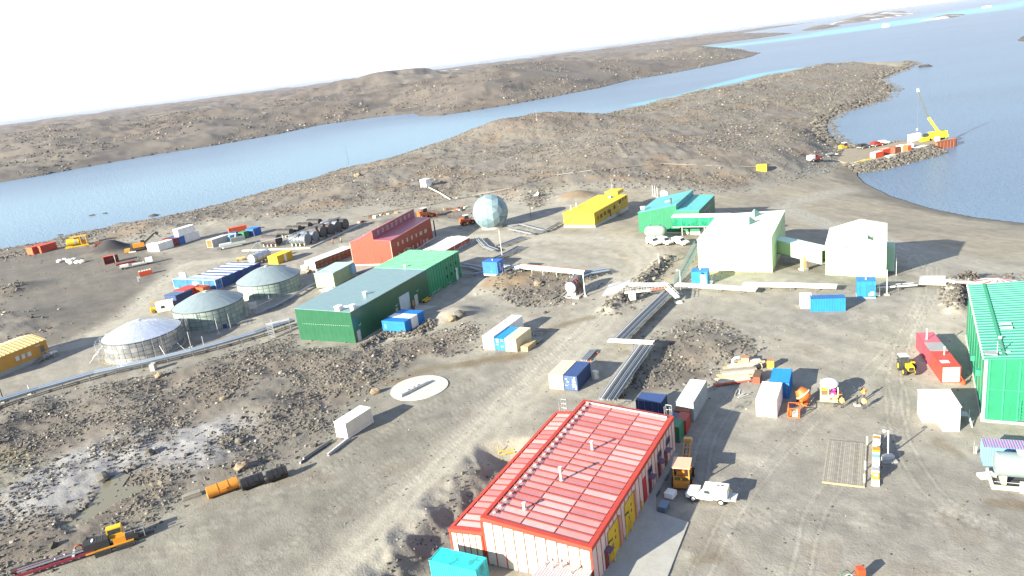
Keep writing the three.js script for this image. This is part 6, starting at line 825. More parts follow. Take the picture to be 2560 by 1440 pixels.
{
  bucket('orange loader bucket left of the black buckets below the rocks', G(520, 1246), 0.52, 4.4, M([0.5, 0.2, 0.02]), 2, 'loader buckets by the rocks'); bucket('black loader bucket in the middle of the three buckets', G(605, 1226), 0.5, 3.2, M([0.012, 0.012, 0.014], 0.5), 3, 'loader buckets by the rocks'); bucket('black round backed bucket at the right end of the three buckets', G(670, 1206), 0.48, 2.9, M([0.012, 0.012, 0.014], 0.5), 3, 'loader buckets by the rocks');
  const w = thing('timber_block', 'grey weathered timber stack left of the orange bucket', 'timber', G(458, 1255), 0.5); for (let i = 0; i < 3; i++) obj('baulk', box(0, 2.6, 0.02, 0.32, -i * 0.4 - 0.36, -i * 0.4), C.greywood, w); for (let i = 0; i < 2; i++) obj('baulk', box(0.1, 2.5, 0.34, 0.62, -i * 0.42 - 0.5, -i * 0.42 - 0.12), C.greywood, w);
  // drill rig on a red trailer, lower left corner
  const a = G(60, 1440), b = G(380, 1335), d = b.clone().sub(a), L = d.length(); const t = thing('drilling_rig', 'black and yellow drill rig on a long dark red frame in the lower left corner', 'rig', a, Math.atan2(-d.z, d.x)); const wr = M([0.16, 0.012, 0.03]);
  for (const z of [-0.75, 0.75]) obj('frame_rail', box(-1, L * 0.55, 0.5, 0.8, z - 0.12, z + 0.12), wr, t); for (let i = 0; i < 7; i++) obj('cross_member', box(i * 0.9 - 0.4, i * 0.9 - 0.25, 0.52, 0.72, -0.63, 0.63), wr, t); for (const z of [-0.3, 0.15, 0.4]) obj('drill_pipe', bar(V(-0.5, 0.95, z), V(L * 0.5, 0.95, z), 0.08), C.steel, t);
  obj('white_bar', box(L * 0.38, L * 0.4, 0.81, 0.95, -0.85, 0.85), C.lgrey, t); obj('engine_cover', box(L * 0.47, L * 0.67, 0.6, 1.7, -0.85, 0.75), C.black, t); for (const x of [0.52, 0.57, 0.62]) obj('cover_seam', box(L * x, L * x + 0.06, 1.703, 1.73, -0.8, 0.7), C.dgrey, t); for (const z of [-0.3, 0.1]) obj('cap', cyl(0.14, 0.1, 10).translate(L * 0.545, 1.76, z), C.whitePlastic, t); obj('side_rail', box(L * 0.48, L * 0.86, 0.45, 0.65, 0.78, 0.95), M([0.5, 0.24, 0.02]), t);
  obj('cab', [box(L * 0.66, L * 0.78, 1.0, 2.4, -1.3, -0.3)], M([0.58, 0.38, 0.01]), t); obj('cab_window', box(L * 0.67, L * 0.77, 1.6, 2.25, -0.297, -0.26), C.glass, t); obj('drive_unit', box(L * 0.7, L * 0.8, 0.6, 1.4, -0.25, 0.7), C.yorange, t); obj('hydraulics', [box(L * 0.81, L * 0.9, 0.4, 1.3, -0.8, 0.7), cyl(0.2, 1.2, 10).translate(L * 0.86, 1.2, 0)], C.black, t); for (const z of [-0.7, 0.6]) for (const y of [1.2, 1.7]) obj('guard_rail', bar(V(L * 0.8, y, z), V(L * 0.95, y, z), 0.035, 5), C.galv, t); for (const x of [0.8, 0.88, 0.95]) for (const z of [-0.7, 0.6]) obj('guard_post', bar(V(L * x, 0.4, z), V(L * x, 1.7, z), 0.035, 5), C.galv, t);
  obj('mast', box(L * 0.6, L * 1.02, 0.25, 0.5, -0.2, 0.2), C.black, t); for (const x of [0.55, 0.72]) obj('track', box(L * x, L * (x + 0.13), 0, 0.55, 1.1, 1.6), C.black, t); obj('hose_reel', new THREE.TorusGeometry(0.45, 0.16, 8, 16).translate(L * 0.42, 0.7, -1.2), C.rust, t); obj('track', new THREE.CapsuleGeometry(0.35, 4, 4, 10).rotateZ(Math.PI / 2).translate(0.6, 0.4, -1.3), C.black, t); for (const [x, z] of [[L * 0.25, 0.2], [L * 0.32, -0.2]]) obj('lamp', new THREE.SphereGeometry(0.1, 8, 6).translate(x, 1.0, z), C.whitePlastic, t);
}
// ---------- posts, lamps, aerials ----------
{
  const pole = (label, px, h, r, m, o = {}) => { const t = thing(o.name ?? 'pole', label, o.category ?? 'pole', G(...px)); obj('shaft', cyl(r, h, 8, r * 0.7).translate(0, h / 2 - 0.2, 0), m, t); obj('base', box(-0.4, 0.4, -0.3, 0.25, -0.4, 0.4), C.concrete, t); if (o.head) obj('lamp_head', [bar(V(0, h - 0.3, 0), V(-0.5, h - 0.2, 0), 0.05), new THREE.SphereGeometry(0.2, 12, 8).translate(-0.55, h - 0.2, 0)], C.whitePlastic, t); return t; };
  pole('white lamp post with round head on a dished concrete base beside the fuel pumps', [2220, 1141], 3.9, 0.11, C.white, { name: 'lamp_post', category: 'lamp post', head: true });
  const bs = thing('concrete_barrier', 'curved concrete barrier base around the white lamp post', 'barrier', G(2219, 1150)); obj('barrier', box(-0.85, 0.75, -0.2, 0.65, -0.45, 0.3), C.lgrey, bs); obj('kerb', box(-1.0, 0.9, -0.2, 0.2, 0.3, 0.9), C.grey, bs);
  pole('white lamp pole on concrete base beside the grey road tank', [1463, 741], 6, 0.13, C.whitePlastic, { name: 'lamp_post', category: 'lamp post', head: true }); pole('tall thin white mast above the blue hut by the pipes', [1256, 645], 8.5, 0.09, C.offwhite); pole('white lamp pole at the pipe crossing beside the blue hut with white door', [1703, 738], 6.0, 0.1, C.lgrey, { name: 'lamp_post', category: 'lamp post', head: true }); pole('thin dark pole between the radome and the yellow building', [1328, 548], 6.5, 0.08, C.dgrey); pole('white pole beside the far blue hut in front of the pale hall', [2217, 738], 5.5, 0.12, C.offwhite); pole('white marker post at the road edge left of the cream hall', [1648, 661], 3.0, 0.2, C.offwhite, { name: 'marker_post' }); pole('slim white post right of the middle round tank', [619, 790], 5.5, 0.07, C.lgrey); pole('slim post beside the far round tank foot', [678, 770], 3.8, 0.07, C.lgrey); pole('slim post in front of the middle round tank', [547, 836], 4.4, 0.09, C.lgrey); pole('short slim post by the steel sheets below the middle round tank', [578, 824], 4.2, 0.07, C.lgrey); pole('twin dark posts at the far left end of the pipe trestle', [10, 1005], 5.2, 0.14, C.dgrey, { name: 'post' }); pole('white stub post with cap behind the pipe trestle at the left', [76, 985], 2.2, 0.13, C.whitePlastic); pole('grey post by the pipe trestle below the shiny tank', [478, 868], 4, 0.1, C.lgrey); pole('grey post by the pipe trestle below the middle round tank', [512, 872], 3.2, 0.1, C.lgrey); pole('very thin radio mast standing on the far shore crest of the channel', [872, 412], 16, 0.12, C.dgrey, { name: 'radio_mast', category: 'mast' }); pole('very thin radio mast on top of the brown hill', [1342, 300], 7, 0.1, C.lgrey, { name: 'radio_mast', category: 'mast' });
  pole('thin dark post standing among the people in the yard', [2143, 1014], 1.9, 0.12, C.black, { name: 'post' });
  const bx = thing('junction_box', 'pale equipment cabinet on legs beside the far round tank', 'cabinet', G(636, 783), 0.3); obj('cabinet', box(-1.0, 1.0, 1.3, 2.9, -0.4, 0.4), C.lgrey, bx); for (const x of [-0.7, 0.7]) obj('leg', bar(V(x, -0.3, 0), V(x, 1.3, 0), 0.07), C.lgrey, bx); obj('conduit', bar(V(1, 1.7, 0), V(5, 2.2, -2), 0.12), C.lgrey, bx);
  const sh = thing('steel_sheets', 'blue grey steel sheets lying below the middle round tank', 'steel', G(520, 833), 0.55); obj('sheet', box(0, 3.2, 0.05, 0.25, -0.8, 0), C.pipe, sh); obj('sheet', box(5, 11, 0.05, 0.3, -0.7, 0), C.steel, sh); obj('drum', cyl(0.5, 0.9, 12).translate(4.2, 0.5, -0.3), C.navy, sh);
  const dish = thing('satellite_dish', 'small white satellite dish standing among rocks behind the radome', 'dish', G(1340, 497)); obj('reflector', new THREE.SphereGeometry(2.0, 20, 6, 0, Math.PI * 2, 0, 0.75).rotateX(-0.9).translate(0, 1.0, 0), C.whitePlastic, dish); obj('mount', [bar(V(0, -0.3, 0), V(0, 2.2, -0.5), 0.15), box(-0.7, 0.7, -0.3, 0.5, -0.7, 0.7)], C.dgrey, dish);
  const ants = [[1632, 490], [1638, 492], [1644, 494]]; ants.forEach(([x, y], i) => pole(['white whip aerial, left of three behind the teal building', 'white whip aerial, middle of three behind the teal building', 'white whip aerial, right of three behind the teal building'][i], [x, y], 4.2, 0.08, C.whitePlastic, { name: 'aerial', category: 'aerial' }));
  const ic = tag(obj('white_cabinet', [box(-1.1, 1.1, -0.2, 2.2, -0.9, 0.9), box(-0.7, 0.4, 2.2, 2.7, -0.6, 0.6)], C.whitePlastic), 'white cabinet behind the teal building near the aerials', 'cabinet'); ic.position.copy(G(1660, 494));
}

// ---------- vehicles ----------
function wheel(t, x, y, z, r, w = 0.25, rim = C.lgrey) { const o = obj('wheel', cyl(r, w, 18).rotateX(Math.PI / 2).translate(0, 0, 0), C.tyre, t); o.position.set(x, y, z); obj('rim', cyl(r * 0.55, w + 0.03, 12).rotateX(Math.PI / 2), rim, o); return o; }
const facing = (from, to) => { const a = G(...from), b = G(...to), d = b.clone().sub(a); return { p: a.clone().add(b).multiplyScalar(0.5), az: Math.atan2(-d.z, d.x), L: d.length() }; };
function ute(label, p, az, s = 1, body = C.whitePlastic, o = {}) {
  const t = thing(o.name ?? 'utility_truck', label, o.cat ?? 'truck', p, az, o.group); t.scale.setScalar(s); const W = 0.9;
  const prof = (pts, z0, z1) => { const sh = new THREE.Shape(pts.map(([x, y]) => new THREE.Vector2(x, y))); return new THREE.ExtrudeGeometry(sh, { depth: z1 - z0, bevelEnabled: true, bevelSize: 0.05, bevelThickness: 0.05, bevelSegments: 2 }).translate(0, 0, z0); };
  obj('body', prof([[-0.6, 0.5], [2.5, 0.5], [2.55, 0.85], [2.4, 1.05], [1.35, 1.15], [0.75, 1.18], [-0.6, 1.18]], -W, W), body, t);
  obj('cab', prof([[-0.6, 1.18], [1.05, 1.18], [0.45, 1.85], [-0.55, 1.87]], -W + 0.08, W - 0.08), body, t);
  obj('windscreen', prof([[1.06, 1.2], [1.12, 1.2], [0.56, 1.78], [0.5, 1.78]], -W + 0.16, W - 0.16), C.glass, t);
  for (const k of [-1, 1]) obj('side_window', box(-0.35, 0.35, 1.28, 1.7, k * (W - 0.03), k * (W + 0.0)), C.glass, t);
  obj('canopy', prof([[-2.3, 0.95], [-0.7, 0.95], [-0.7, 1.9], [-2.25, 1.86]], -W, W), o.canopy ?? body, t); for (const x of [-1.1, -1.6]) obj('roof_vent', box(x - 0.15, x + 0.15, 1.95, 2.0, 0.1, 0.3), C.dgrey, t);
  obj('tray', box(-2.6, -0.65, 0.62, 0.85, -W - 0.05, W + 0.05), C.lgrey, t); if (o.flap) { obj('tail_flap', box(-3.3, -2.62, 0.72, 0.78, -W, W), C.lgrey, t); obj('side_flap', box(-2.5, -2.45, 0.3, 0.9, W + 0.05, W + 0.5), C.chalk, t); obj('beacon', cyl(0.12, 0.3, 10).translate(-2.45, 1.2, 0.7), C.yellow, t); }
  for (const x of [1.7, -1.6]) for (const z of [-W + 0.02, W - 0.02]) wheel(t, x, 0.4, z, 0.4, 0.27, C.whitePlastic);
  for (const z of [-0.65, 0.65]) obj('headlight', box(2.56, 2.64, 0.78, 0.95, z - 0.16, z + 0.16), C.lgrey, t); obj('bull_bar', [box(2.65, 2.74, 0.45, 0.6, -0.85, 0.85), box(2.65, 2.7, 0.9, 0.96, -0.5, 0.5)], C.dgrey, t); return t;
}
{
  const f = facing([1802, 1262], [1738, 1253]); ute('white utility truck with canopy parked at the edge of the workshop shade', f.p.clone().add(V(0.35, 0, -0.75)), f.az, 1.02, C.whitePlastic, { flap: true });
  [[1634, 611, 'white truck, left of three parked in front of the teal building'], [1662, 610, 'white truck, middle of three parked in front of the teal building'], [1701, 611, 'white truck, right of three parked in front of the teal building']].forEach(([x, y, l], i) => ute(l, G(x, y), -1.2 + 0.1 * i, 1.0, C.whitePlastic, { group: 'white trucks by the teal building' }));
}
function loader(label, p, az, s = 1, m = C.yorange, group) {
  const t = thing('wheel_loader', label, 'loader', p, az, group); t.scale.setScalar(s); obj('rear_body', box(-3, -0.2, 0.9, 2.2, -1, 1), m, t); obj('engine_cover', box(-3.1, -1.6, 2.2, 2.7, -0.8, 0.8), m, t); obj('cab', box(-1.5, 0, 2.2, 3.4, -0.8, 0.8), C.glass, t); obj('cab_roof', box(-1.6, 0.1, 3.4, 3.55, -0.9, 0.9), C.offwhite, t); obj('front_frame', box(0.1, 1.6, 0.9, 1.6, -0.6, 0.6), m, t);
  for (const z of [-0.6, 0.6]) obj('lift_arm', beam(V(0.8, 1.7, z), V(3, 0.8, z), 0.25, 0.35), m, t); obj('bucket', prism([[-1.4, 0.1], [1.4, 0.1], [1.4, 1.1], [-1.4, 1.1]], 2.9, 3.1), m, t); obj('bucket_floor', box(3.1, 3.9, 0.1, 0.2, -1.4, 1.4), m, t); for (const x of [-2, 1.2]) for (const z of [-1.05, 1.05]) wheel(t, x, 0.75, z, 0.75, 0.55, m); return t;
}
{
  loader('orange loader standing behind the red two-storey building among scrap', G(1068, 545), 0.6, 1.15, C.orange); loader('orange loader half hidden by the radome', G(1172, 561), 0.4, 1.0, C.orange);
  // telehandler beside the workshop
  const F = new Frame({ c: [1728, 1227], az: 70 }), t = framed('mast_forklift', 'orange yellow rough terrain forklift with a long mast beside the workshop', 'forklift', F); const m = M([0.5, 0.21, 0.03]); const W = 2.3;
  obj('chassis', box(0.3, 4.2, 0.6, 1.15, -W + 0.3, -0.3), m, t); obj('counterweight', box(-0.2, 0.6, 0.4, 1.3, -W + 0.15, -0.15), m, t); for (const [x, z] of [[0.25, -0.2], [0.25, -W + 0.2], [2.6, -0.2], [2.6, -W + 0.2]]) obj('cab_post', box(x - 0.07, x + 0.07, 1.0, 3.0, z - 0.07, z + 0.07), m, t); obj('cab_roof', box(0.05, 2.8, 3.003, 3.12, -W, 0), M([0.6, 0.36, 0.24]), t); obj('cab_beam', box(0.18, 0.3, 1.75, 1.85, -W + 0.25, -0.25), m, t); obj('rear_glass', box(0.2, 0.24, 1.05, 1.74, -W + 0.28, -0.28), M([0.12, 0.11, 0.05], 0.2), t); obj('seat', [box(1.2, 1.7, 1.2, 1.5, -1.5, -0.9), box(1.15, 1.25, 1.5, 2.2, -1.5, -0.9)], C.black, t); obj('engine_hood', box(0.65, 1.1, 1.16, 2.3, -1.7, -0.8), m, t); obj('work_lamp', box(0.0, 0.17, 1.4, 1.65, -1.25, -1.05), C.yellow, t);
  for (const x of [0.9, 3.5]) for (const z of [-W + 0.05, -0.05]) wheel(t, x, 0.62, z, 0.62, 0.4, m); for (const z of [-W + 0.75, -0.75]) obj('mast_rail', beam(V(3.6, 1.2, z), V(8.8, 2.2, z), 0.16, 0.3), m, t); for (let i = 0; i < 4; i++) obj('mast_brace', beam(V(4.4 + i * 1.35, 1.5 + i * 0.26, -W + 0.75), V(4.4 + i * 1.35, 1.5 + i * 0.26, -0.75), 0.14, 0.14), m, t); obj('mast_head', box(8.7, 9.3, 1.95, 2.5, -W + 0.6, -0.6), M([0.6, 0.36, 0.1]), t); for (const z of [-1.4, -0.9]) obj('chain_hose', beam(V(3.8, 1.15, z), V(8.2, 1.95, z), 0.1, 0.1), C.black, t); obj('front_axle', box(3.3, 3.7, 0.5, 0.75, -W + 0.3, -0.3), C.black, t);
  const pb = thing('pallet_box', 'white slatted pallet box in front of the orange forklift', 'crate', G(1682, 1252), 0.9); obj('box', box(0, 1.3, 0.15, 0.8, -1.1, 0), C.whitePlastic, pb); obj('skid', box(0, 1.3, 0, 0.147, -1.0, -0.1), C.greywood, pb); for (let i = 0; i < 3; i++) obj('slat', box(i * 0.45, i * 0.45 + 0.3, 0.803, 0.86, -1.15, 0.03), C.white, pb);
  const gb = thing('steel_chest', 'blue grey steel chest in the workshop shade at the slab corner', 'chest', G(1664, 1284).setY(0.05), 1.0); obj('body', box(0, 1.5, 0, 0.7, -0.9, 0), M([0.08, 0.12, 0.18]), gb); obj('lid', box(-0.03, 1.53, 0.703, 0.78, -0.93, 0.03), M([0.14, 0.2, 0.28]), gb);
  const dr = thing('white_drum', 'small white drum on the path along the workshop side', 'drum', G(1669, 1146).setY(0.13)); obj('drum', cyl(0.22, 0.6, 12).translate(0, 0.3, 0), C.whitePlastic, dr); obj('lid', cyl(0.24, 0.05, 12).translate(0, 0.63, 0), C.lgrey, dr);
  // cream truck facing the camera
  const F2 = new Frame({ c: [2096, 1009], az: 66, W: 2.5, L: 5 }), k = framed('cream_truck', 'cream yellow truck with white rounded roof facing the camera in the yard', 'truck', F2); const cm = M([0.62, 0.5, 0.24]); const w = -2.5;
  obj('front_panel', box(-0.1, 0.35, 0.35, 1.25, w, 0), cm, k); obj('grille', box(-0.13, -0.103, 0.6, 0.9, -1.15, -0.55), C.black, k); obj('headlight', box(-0.13, -0.103, 0.6, 0.9, -2.2, -1.6), C.offwhite, k); obj('bumper', box(-0.25, -0.11, 0.3, 0.5, w - 0.03, 0.03), cm, k); obj('chassis', box(0.36, 5, 0.5, 0.9, w + 0.4, -0.4), C.dgrey, k);
  for (const z of [w + 0.07, -1.35, -0.07]) obj('cab_post', box(0.1, 0.22, 1.25, 2.55, z - 0.06, z + 0.06), C.offwhite, k); obj('windscreen', box(0.12, 0.16, 1.253, 2.5, w + 0.15, -1.42), M([0.14, 0.1, 0.06], 0.15), k); obj('yellow_panel', box(0.05, 0.115, 2.0, 2.5, w + 0.15, -1.42), C.yellow, k);
  obj('rear_wall', box(2.6, 2.7, 0.9, 2.5, w, 0), cm, k); { const g = new THREE.SphereGeometry(1, 20, 10, 0, 6.283, 0, Math.PI / 2).scale(1.75, 0.5, 1.3).translate(1.5, 2.5, w / 2); obj('cab_roof', g, C.whitePlastic, k); } obj('load_bed', box(2.71, 5, 0.9, 1.1, w, 0), C.grey, k);
  obj('seat', box(0.6, 1.1, 1.2, 1.9, -0.9, -0.4), C.purple, k); obj('engine', [box(0.3, 0.8, 1.25, 1.7, -1.1, -0.35), new THREE.SphereGeometry(0.3, 10, 8).translate(0.5, 2.0, -0.55)], C.purple, k); obj('number_plate', box(0.05, 0.095, 1.3, 1.5, -0.95, -0.6), C.whitePlastic, k); for (const z of [w - 0.25, 0.25]) { obj('mirror', box(0.1, 0.2, 1.9, 2.3, z - 0.1, z + 0.1), C.black, k); } for (const x of [0.9, 4.1]) for (const z of [w + 0.15, -0.15]) wheel(k, x, 0.5, z, 0.5, 0.35, cm);
  // orange mixer and cage
  const mx = thing('concrete_mixer', 'orange drum mixer with a pale band standing right of the white container', 'mixer', G(2008, 1012), 0.9); const om = M([0.55, 0.11, 0.02]); obj('drum', new THREE.LatheGeometry([[0.01, -1.0], [0.7, -0.9], [1.05, -0.3], [1.05, 0.2], [0.6, 0.95], [0.55, 0.95]].map(q => new THREE.Vector2(...q)), 24).rotateX(-0.7).translate(0, 1.75, 0), om, mx); obj('drum_band', new THREE.TorusGeometry(1.07, 0.12, 8, 28).rotateX(Math.PI / 2 - 0.7).translate(0, 1.75, 0), C.cream, mx); obj('base_frame', [box(-0.9, 0.9, 0.3, 0.5, -0.9, 0.9), box(-0.9, -0.7, 0.5, 1.4, -0.2, 0.2), box(0.7, 0.9, 0.5, 1.4, -0.2, 0.2)], om, mx); for (const z of [-0.8, 0.8]) wheel(mx, 0, 0.35, z, 0.35, 0.2, C.lgrey); obj('handle', bar(V(0.6, 0.5, 1.0), V(1.4, 0.9, 1.2), 0.05), C.lgrey, mx);
  const cg = thing('steel_cage', 'orange red mesh cage beside the white container and the mixer', 'cage', G(1999, 1046), 66 * Math.PI / 180); const L = 1.9, W3 = 1.6, H = 1.5; for (const x of [0, L]) for (const z of [0, -W3]) obj('post', box(x - 0.05, x + 0.05, 0, H, z - 0.05, z + 0.05), om, cg); for (const y of [0.08, H]) for (const [a, b] of [[V(0, y, 0), V(L, y, 0)], [V(0, y, -W3), V(L, y, -W3)], [V(0, y, 0), V(0, y, -W3)], [V(L, y, 0), V(L, y, -W3)]]) obj('rail', beam(a, b, 0.08), om, cg); for (const [a, b] of [[V(0, 0.1, 0), V(0, H, -W3)], [V(0, H, 0), V(0, 0.1, -W3)], [V(0, 0.1, 0), V(L, H, 0)], [V(0, H, 0), V(L, 0.1, 0)]]) obj('brace', beam(a, b, 0.06), om, cg); obj('cargo', box(0.2, 1.4, 0.1, 0.7, -1.0, -0.2), C.offwhite, cg); obj('cargo', cyl(0.22, 1.1, 10).translate(0.5, 0.65, -1.25), om, cg);
  // tractor
  const F4 = new Frame({ c: [2278, 940], az: 78 }), tr = framed('yellow_tractor', 'yellow tractor with dark glass cab standing in the middle of the yard', 'tractor', F4); const ty = M([0.66, 0.42, 0.01]); obj('bonnet', box(0, 1.6, 0.8, 1.5, -0.45, 0.45), ty, tr); obj('grille', box(-0.04, -0.003, 0.85, 1.4, -0.35, 0.35), C.black, tr); obj('cab', box(1.7, 3.0, 1.0, 2.5, -1.2, 0.1), C.glass, tr); obj('cab_roof', box(1.65, 3.1, 2.503, 2.62, -1.25, 0.15), C.lgrey, tr); for (const z of [-1.15, 0.05]) obj('cab_post', box(1.65, 1.72, 1.0, 2.5, z - 0.05, z + 0.05), C.dgrey, tr); obj('rear_fender', box(1.8, 3.0, 1.35, 1.55, 0.3, 1.1), M([0.5, 0.26, 0.02]), tr); for (const z of [-1.0, 1.0]) { wheel(tr, 2.4, 0.8, z, 0.8, 0.5, ty); wheel(tr, 0.4, 0.55, z * 0.85, 0.55, 0.4, ty); } obj('front_axle', box(0.3, 0.5, 0.4, 0.8, -0.7, 0.7), C.black, tr); obj('mirror', bar(V(1.7, 2.2, -1.3), V(1.5, 2.2, -1.75), 0.05), C.black, tr);
  // yellow tank sledge and excavator by the far shore
  const ts = thing('tank_sledge', 'bright yellow tank on a sledge with open frame by the far left shore', 'sledge', G(166, 622), 0.32); obj('tank', cyl(1.5, 4.6, 20).rotateZ(Math.PI / 2).translate(2.9, 2.1, -1.6), C.yellow, ts); for (const x of [0.6, 5.2]) obj('end_cap', new THREE.SphereGeometry(1.5, 16, 8).scale(0.2, 1, 1).translate(x, 2.1, -1.6), C.yellow, ts); for (const z of [-2.8, -0.4]) obj('runner', box(-0.5, 8.6, 0, 0.5, z - 0.2, z + 0.2), C.yellow, ts); for (const x of [5.8, 8]) for (const z of [-2.9, -0.3]) obj('frame_post', box(x - 0.12, x + 0.12, 0.5, 4.0, z - 0.12, z + 0.12), C.yellow, ts); obj('frame_roof', box(2.0, 8.3, 4.0, 4.25, -3.1, -0.1), M([0.58, 0.3, 0.02]), ts); obj('equipment', box(6.0, 7.7, 0.5, 2.2, -2.6, -0.7), C.yorange, ts); obj('band', cyl(1.53, 0.9, 20).rotateZ(Math.PI / 2).translate(3.9, 2.1, -1.6), C.grey, ts);
  const rm = thing('rusty_machine', 'small rust red machine between the yellow tank sledge and the dark gravel heap', 'machine', G(238, 618), 0.4); obj('body', box(0, 3, 0.6, 1.8, -1.5, 0), C.rust, rm); obj('frame', box(-1, 4, 0.2, 0.6, -1.4, -0.1), C.terracotta, rm); obj('stack', bar(V(2, 1.8, -0.7), V(2, 3, -0.7), 0.15), C.brown, rm); for (const x of [0.3, 2.7]) wheel(rm, x, 0.4, 0.1, 0.4, 0.3, C.rust);
  const ex = thing('excavator', 'yellow and black excavator with raised arm beside the white shore containers', 'excavator', G(335, 630), 0.35); obj('upper_body', box(0, 4.2, 1.4, 2.9, -2.4, 0), C.yorange, ex); obj('cab', box(3.0, 4.4, 1.6, 3.8, -2.4, -1.2), C.glass, ex); obj('counterweight', box(-0.8, 0, 1.5, 2.8, -2.3, -0.1), C.dgrey, ex); obj('boom', beam(V(3.8, 2.4, -0.9), V(8.0, 5.2, -0.9), 0.5, 0.7), C.black, ex); obj('stick', beam(V(7.9, 5.3, -0.9), V(9.4, 5.9, -0.9), 0.4, 0.5), C.black, ex); obj('bucket', box(8.9, 9.9, 4.9, 5.9, -1.4, -0.4), C.black, ex); for (const z of [-2.2, -0.1]) obj('track', new THREE.CapsuleGeometry(0.6, 4.2, 4, 10).rotateZ(Math.PI / 2).translate(1.8, 0.65, z), C.black, ex); obj('turntable', cyl(0.9, 0.4, 16).translate(1.8, 1.2, -1.2), C.dgrey, ex); obj('blade', box(-3.2, -1.2, 0.3, 1.4, -2.6, 0.4), M([0.55, 0.26, 0.03]), ex);
  const px2 = tag(obj('white_plate', box(0, 2.6, 0, 0.4, -1.2, 0), C.whitePlastic), 'white plate lying in front of the excavator by the shore', 'plate'); px2.position.copy(G(322, 633)); px2.rotation.y = 0.4;
  const cr = thing('tracked_crane', 'grey tracked carrier with a low deck left of the fuel tanks', 'carrier', G(552, 626), 0.42); obj('deck', box(0, 9, 1.1, 1.9, -2.8, 0), M([0.4, 0.46, 0.44]), cr); obj('upper_body', box(4.2, 9.2, 1.903, 3.4, -2.6, -0.2), M([0.12, 0.15, 0.16]), cr); for (const z of [-2.5, -0.3]) obj('track', new THREE.CapsuleGeometry(0.5, 6.5, 4, 10).rotateZ(Math.PI / 2).translate(4.4, 0.55, z), C.grey, cr); obj('ramp', box(-1.2, 0, 0.5, 0.8, -2.6, -0.2), C.steel, cr); obj('mast', bar(V(6, 3.4, -1.4), V(6.4, 5.2, -1.4), 0.2), C.lgrey, cr);
  const ym = thing('yellow_machine', 'small yellow lifting machine left of the white plant by the middle round tank', 'machine', G(400, 778), 0.5); obj('base', box(-2.2, 1.4, 0.4, 1.3, -1.2, 0.6), C.yellow, ym); obj('mast', [box(-2.0, -1.8, 1.3, 2.6, -0.9, -0.7), box(0.4, 0.6, 1.3, 2.6, -0.9, -0.7), box(-2.0, 0.6, 2.5, 2.7, -0.9, -0.7)], C.yellow, ym); for (const x of [-1.5, 0.8]) wheel(ym, x, 0.4, 0.7, 0.4, 0.3, C.yellow);
  const wp = thing('white_plant', 'white boxy plant with dark vents in front of the navy container by the tanks', 'plant', G(436, 774), 0.25); obj('body', box(-4.4, 0, 0.7, 2.6, -2.2, 0), C.whitePlastic, wp); obj('vent', box(-3.2, -2.2, 0.9, 1.7, 0, 0.03), C.black, wp); obj('skid', box(-4.4, 0, 0, 0.697, -2, -0.2), C.offwhite, wp); obj('side_gear', [box(0, 0.8, 0.8, 1.4, -1.5, -0.4), box(0, 1.0, 1.7, 2.1, -1.5, -0.4)], C.black, wp);
  const ct = thing('yellow_cart', 'small pale yellow cart on the gravel between silver tank and white plant', 'cart', G(603, 651), 0.3); obj('bed', box(-1.4, 1.4, 0.7, 1.0, -0.8, 0.8), M([0.6, 0.42, 0.14]), ct); for (const x of [-1, 1]) wheel(ct, x, 0.35, 0.8, 0.35, 0.2, C.yorange); obj('frame', box(0.4, 1.4, 0.3, 0.7, -0.6, 0.6), C.yorange, ct);
  const fk = thing('equipment_racks', 'heap of dark frames along the light green wall end of the store', 'scrap', G(1062, 748), 1.06); for (let i = 0; i < 10; i++) obj('frame_piece', box(0, rr(1, 2.6), 0, 0.12, 0, 0.12), i % 3 ? C.galv : C.steel, fk).position.set(i * 1.3, rr(0.1, 0.9), rr(0.2, 1.6)); fk.children.forEach(q => q.rotation.set(0, rr(-0.9, 0.9), rr(-0.3, 0.3)));
  const yb = thing('yellow_skid', 'yellow and black skid beside the grey roller door of the green store', 'skid', G(1056, 758), 1.06); obj('rail', box(0, 2.6, 0.5, 0.8, 0, 0.2), C.yellow, yb); obj('rail', box(0, 2.6, 0.3, 0.6, 0.7, 0.9), C.yellow, yb); obj('body', box(0.1, 2.5, 0, 0.5, 0.2, 0.7), C.black, yb);
  const og = thing('orange_drum_cart', 'tan panel and drum standing beside the grey roller door of the green store', 'panel', G(1032, 772), 1.06); obj('panel', box(0, 0.9, 0, 2.0, 0, 0.12), C.wood, og); obj('drum', cyl(0.35, 0.9, 12).translate(-0.4, 0.45, 0.5), C.brown, og);
  const wt2 = thing('white_sheets', 'white insulation sheets lying below the pale green plant room', 'sheets', G(806, 731), 0.3); for (let i = 0; i < 3; i++) obj('sheet', box(0, 3.2, i * 0.18, i * 0.18 + 0.15, -1.4, 0), C.whitePlastic, wt2).rotation.y = 0.2 * i;
  const scr = [[925, 545], [945, 540], [965, 538], [985, 535], [915, 553], [1120, 524], [1140, 526], [1150, 522], [1225, 520]]; scr.forEach(([x, y], i) => { const o = thing('scrap_pile', `${['dark', 'pale', 'tan', 'rusty', 'grey', 'dark', 'brown', 'pale', 'grey'][i]} scrap pieces, ${['first left of five', 'second of five', 'third of five', 'fourth of five', 'nearest of five', 'left of three', 'middle of three', 'right of three', 'single heap'][i]} ${i < 5 ? 'behind the red two-storey building' : i < 8 ? 'on the track left of the radome' : 'just left above the radome'}`, 'scrap', G(x, y), i); for (let k = 0; k < 4; k++) obj('piece', box(0, rr(0.8, 2.2), 0, rr(0.3, 1.0), 0, rr(0.4, 1.2)), [C.dgrey, C.offwhite, C.wood, C.rust][(i + k) % 4], o).position.set(rr(-1.6, 1.6), 0, rr(-1, 1)); });
}
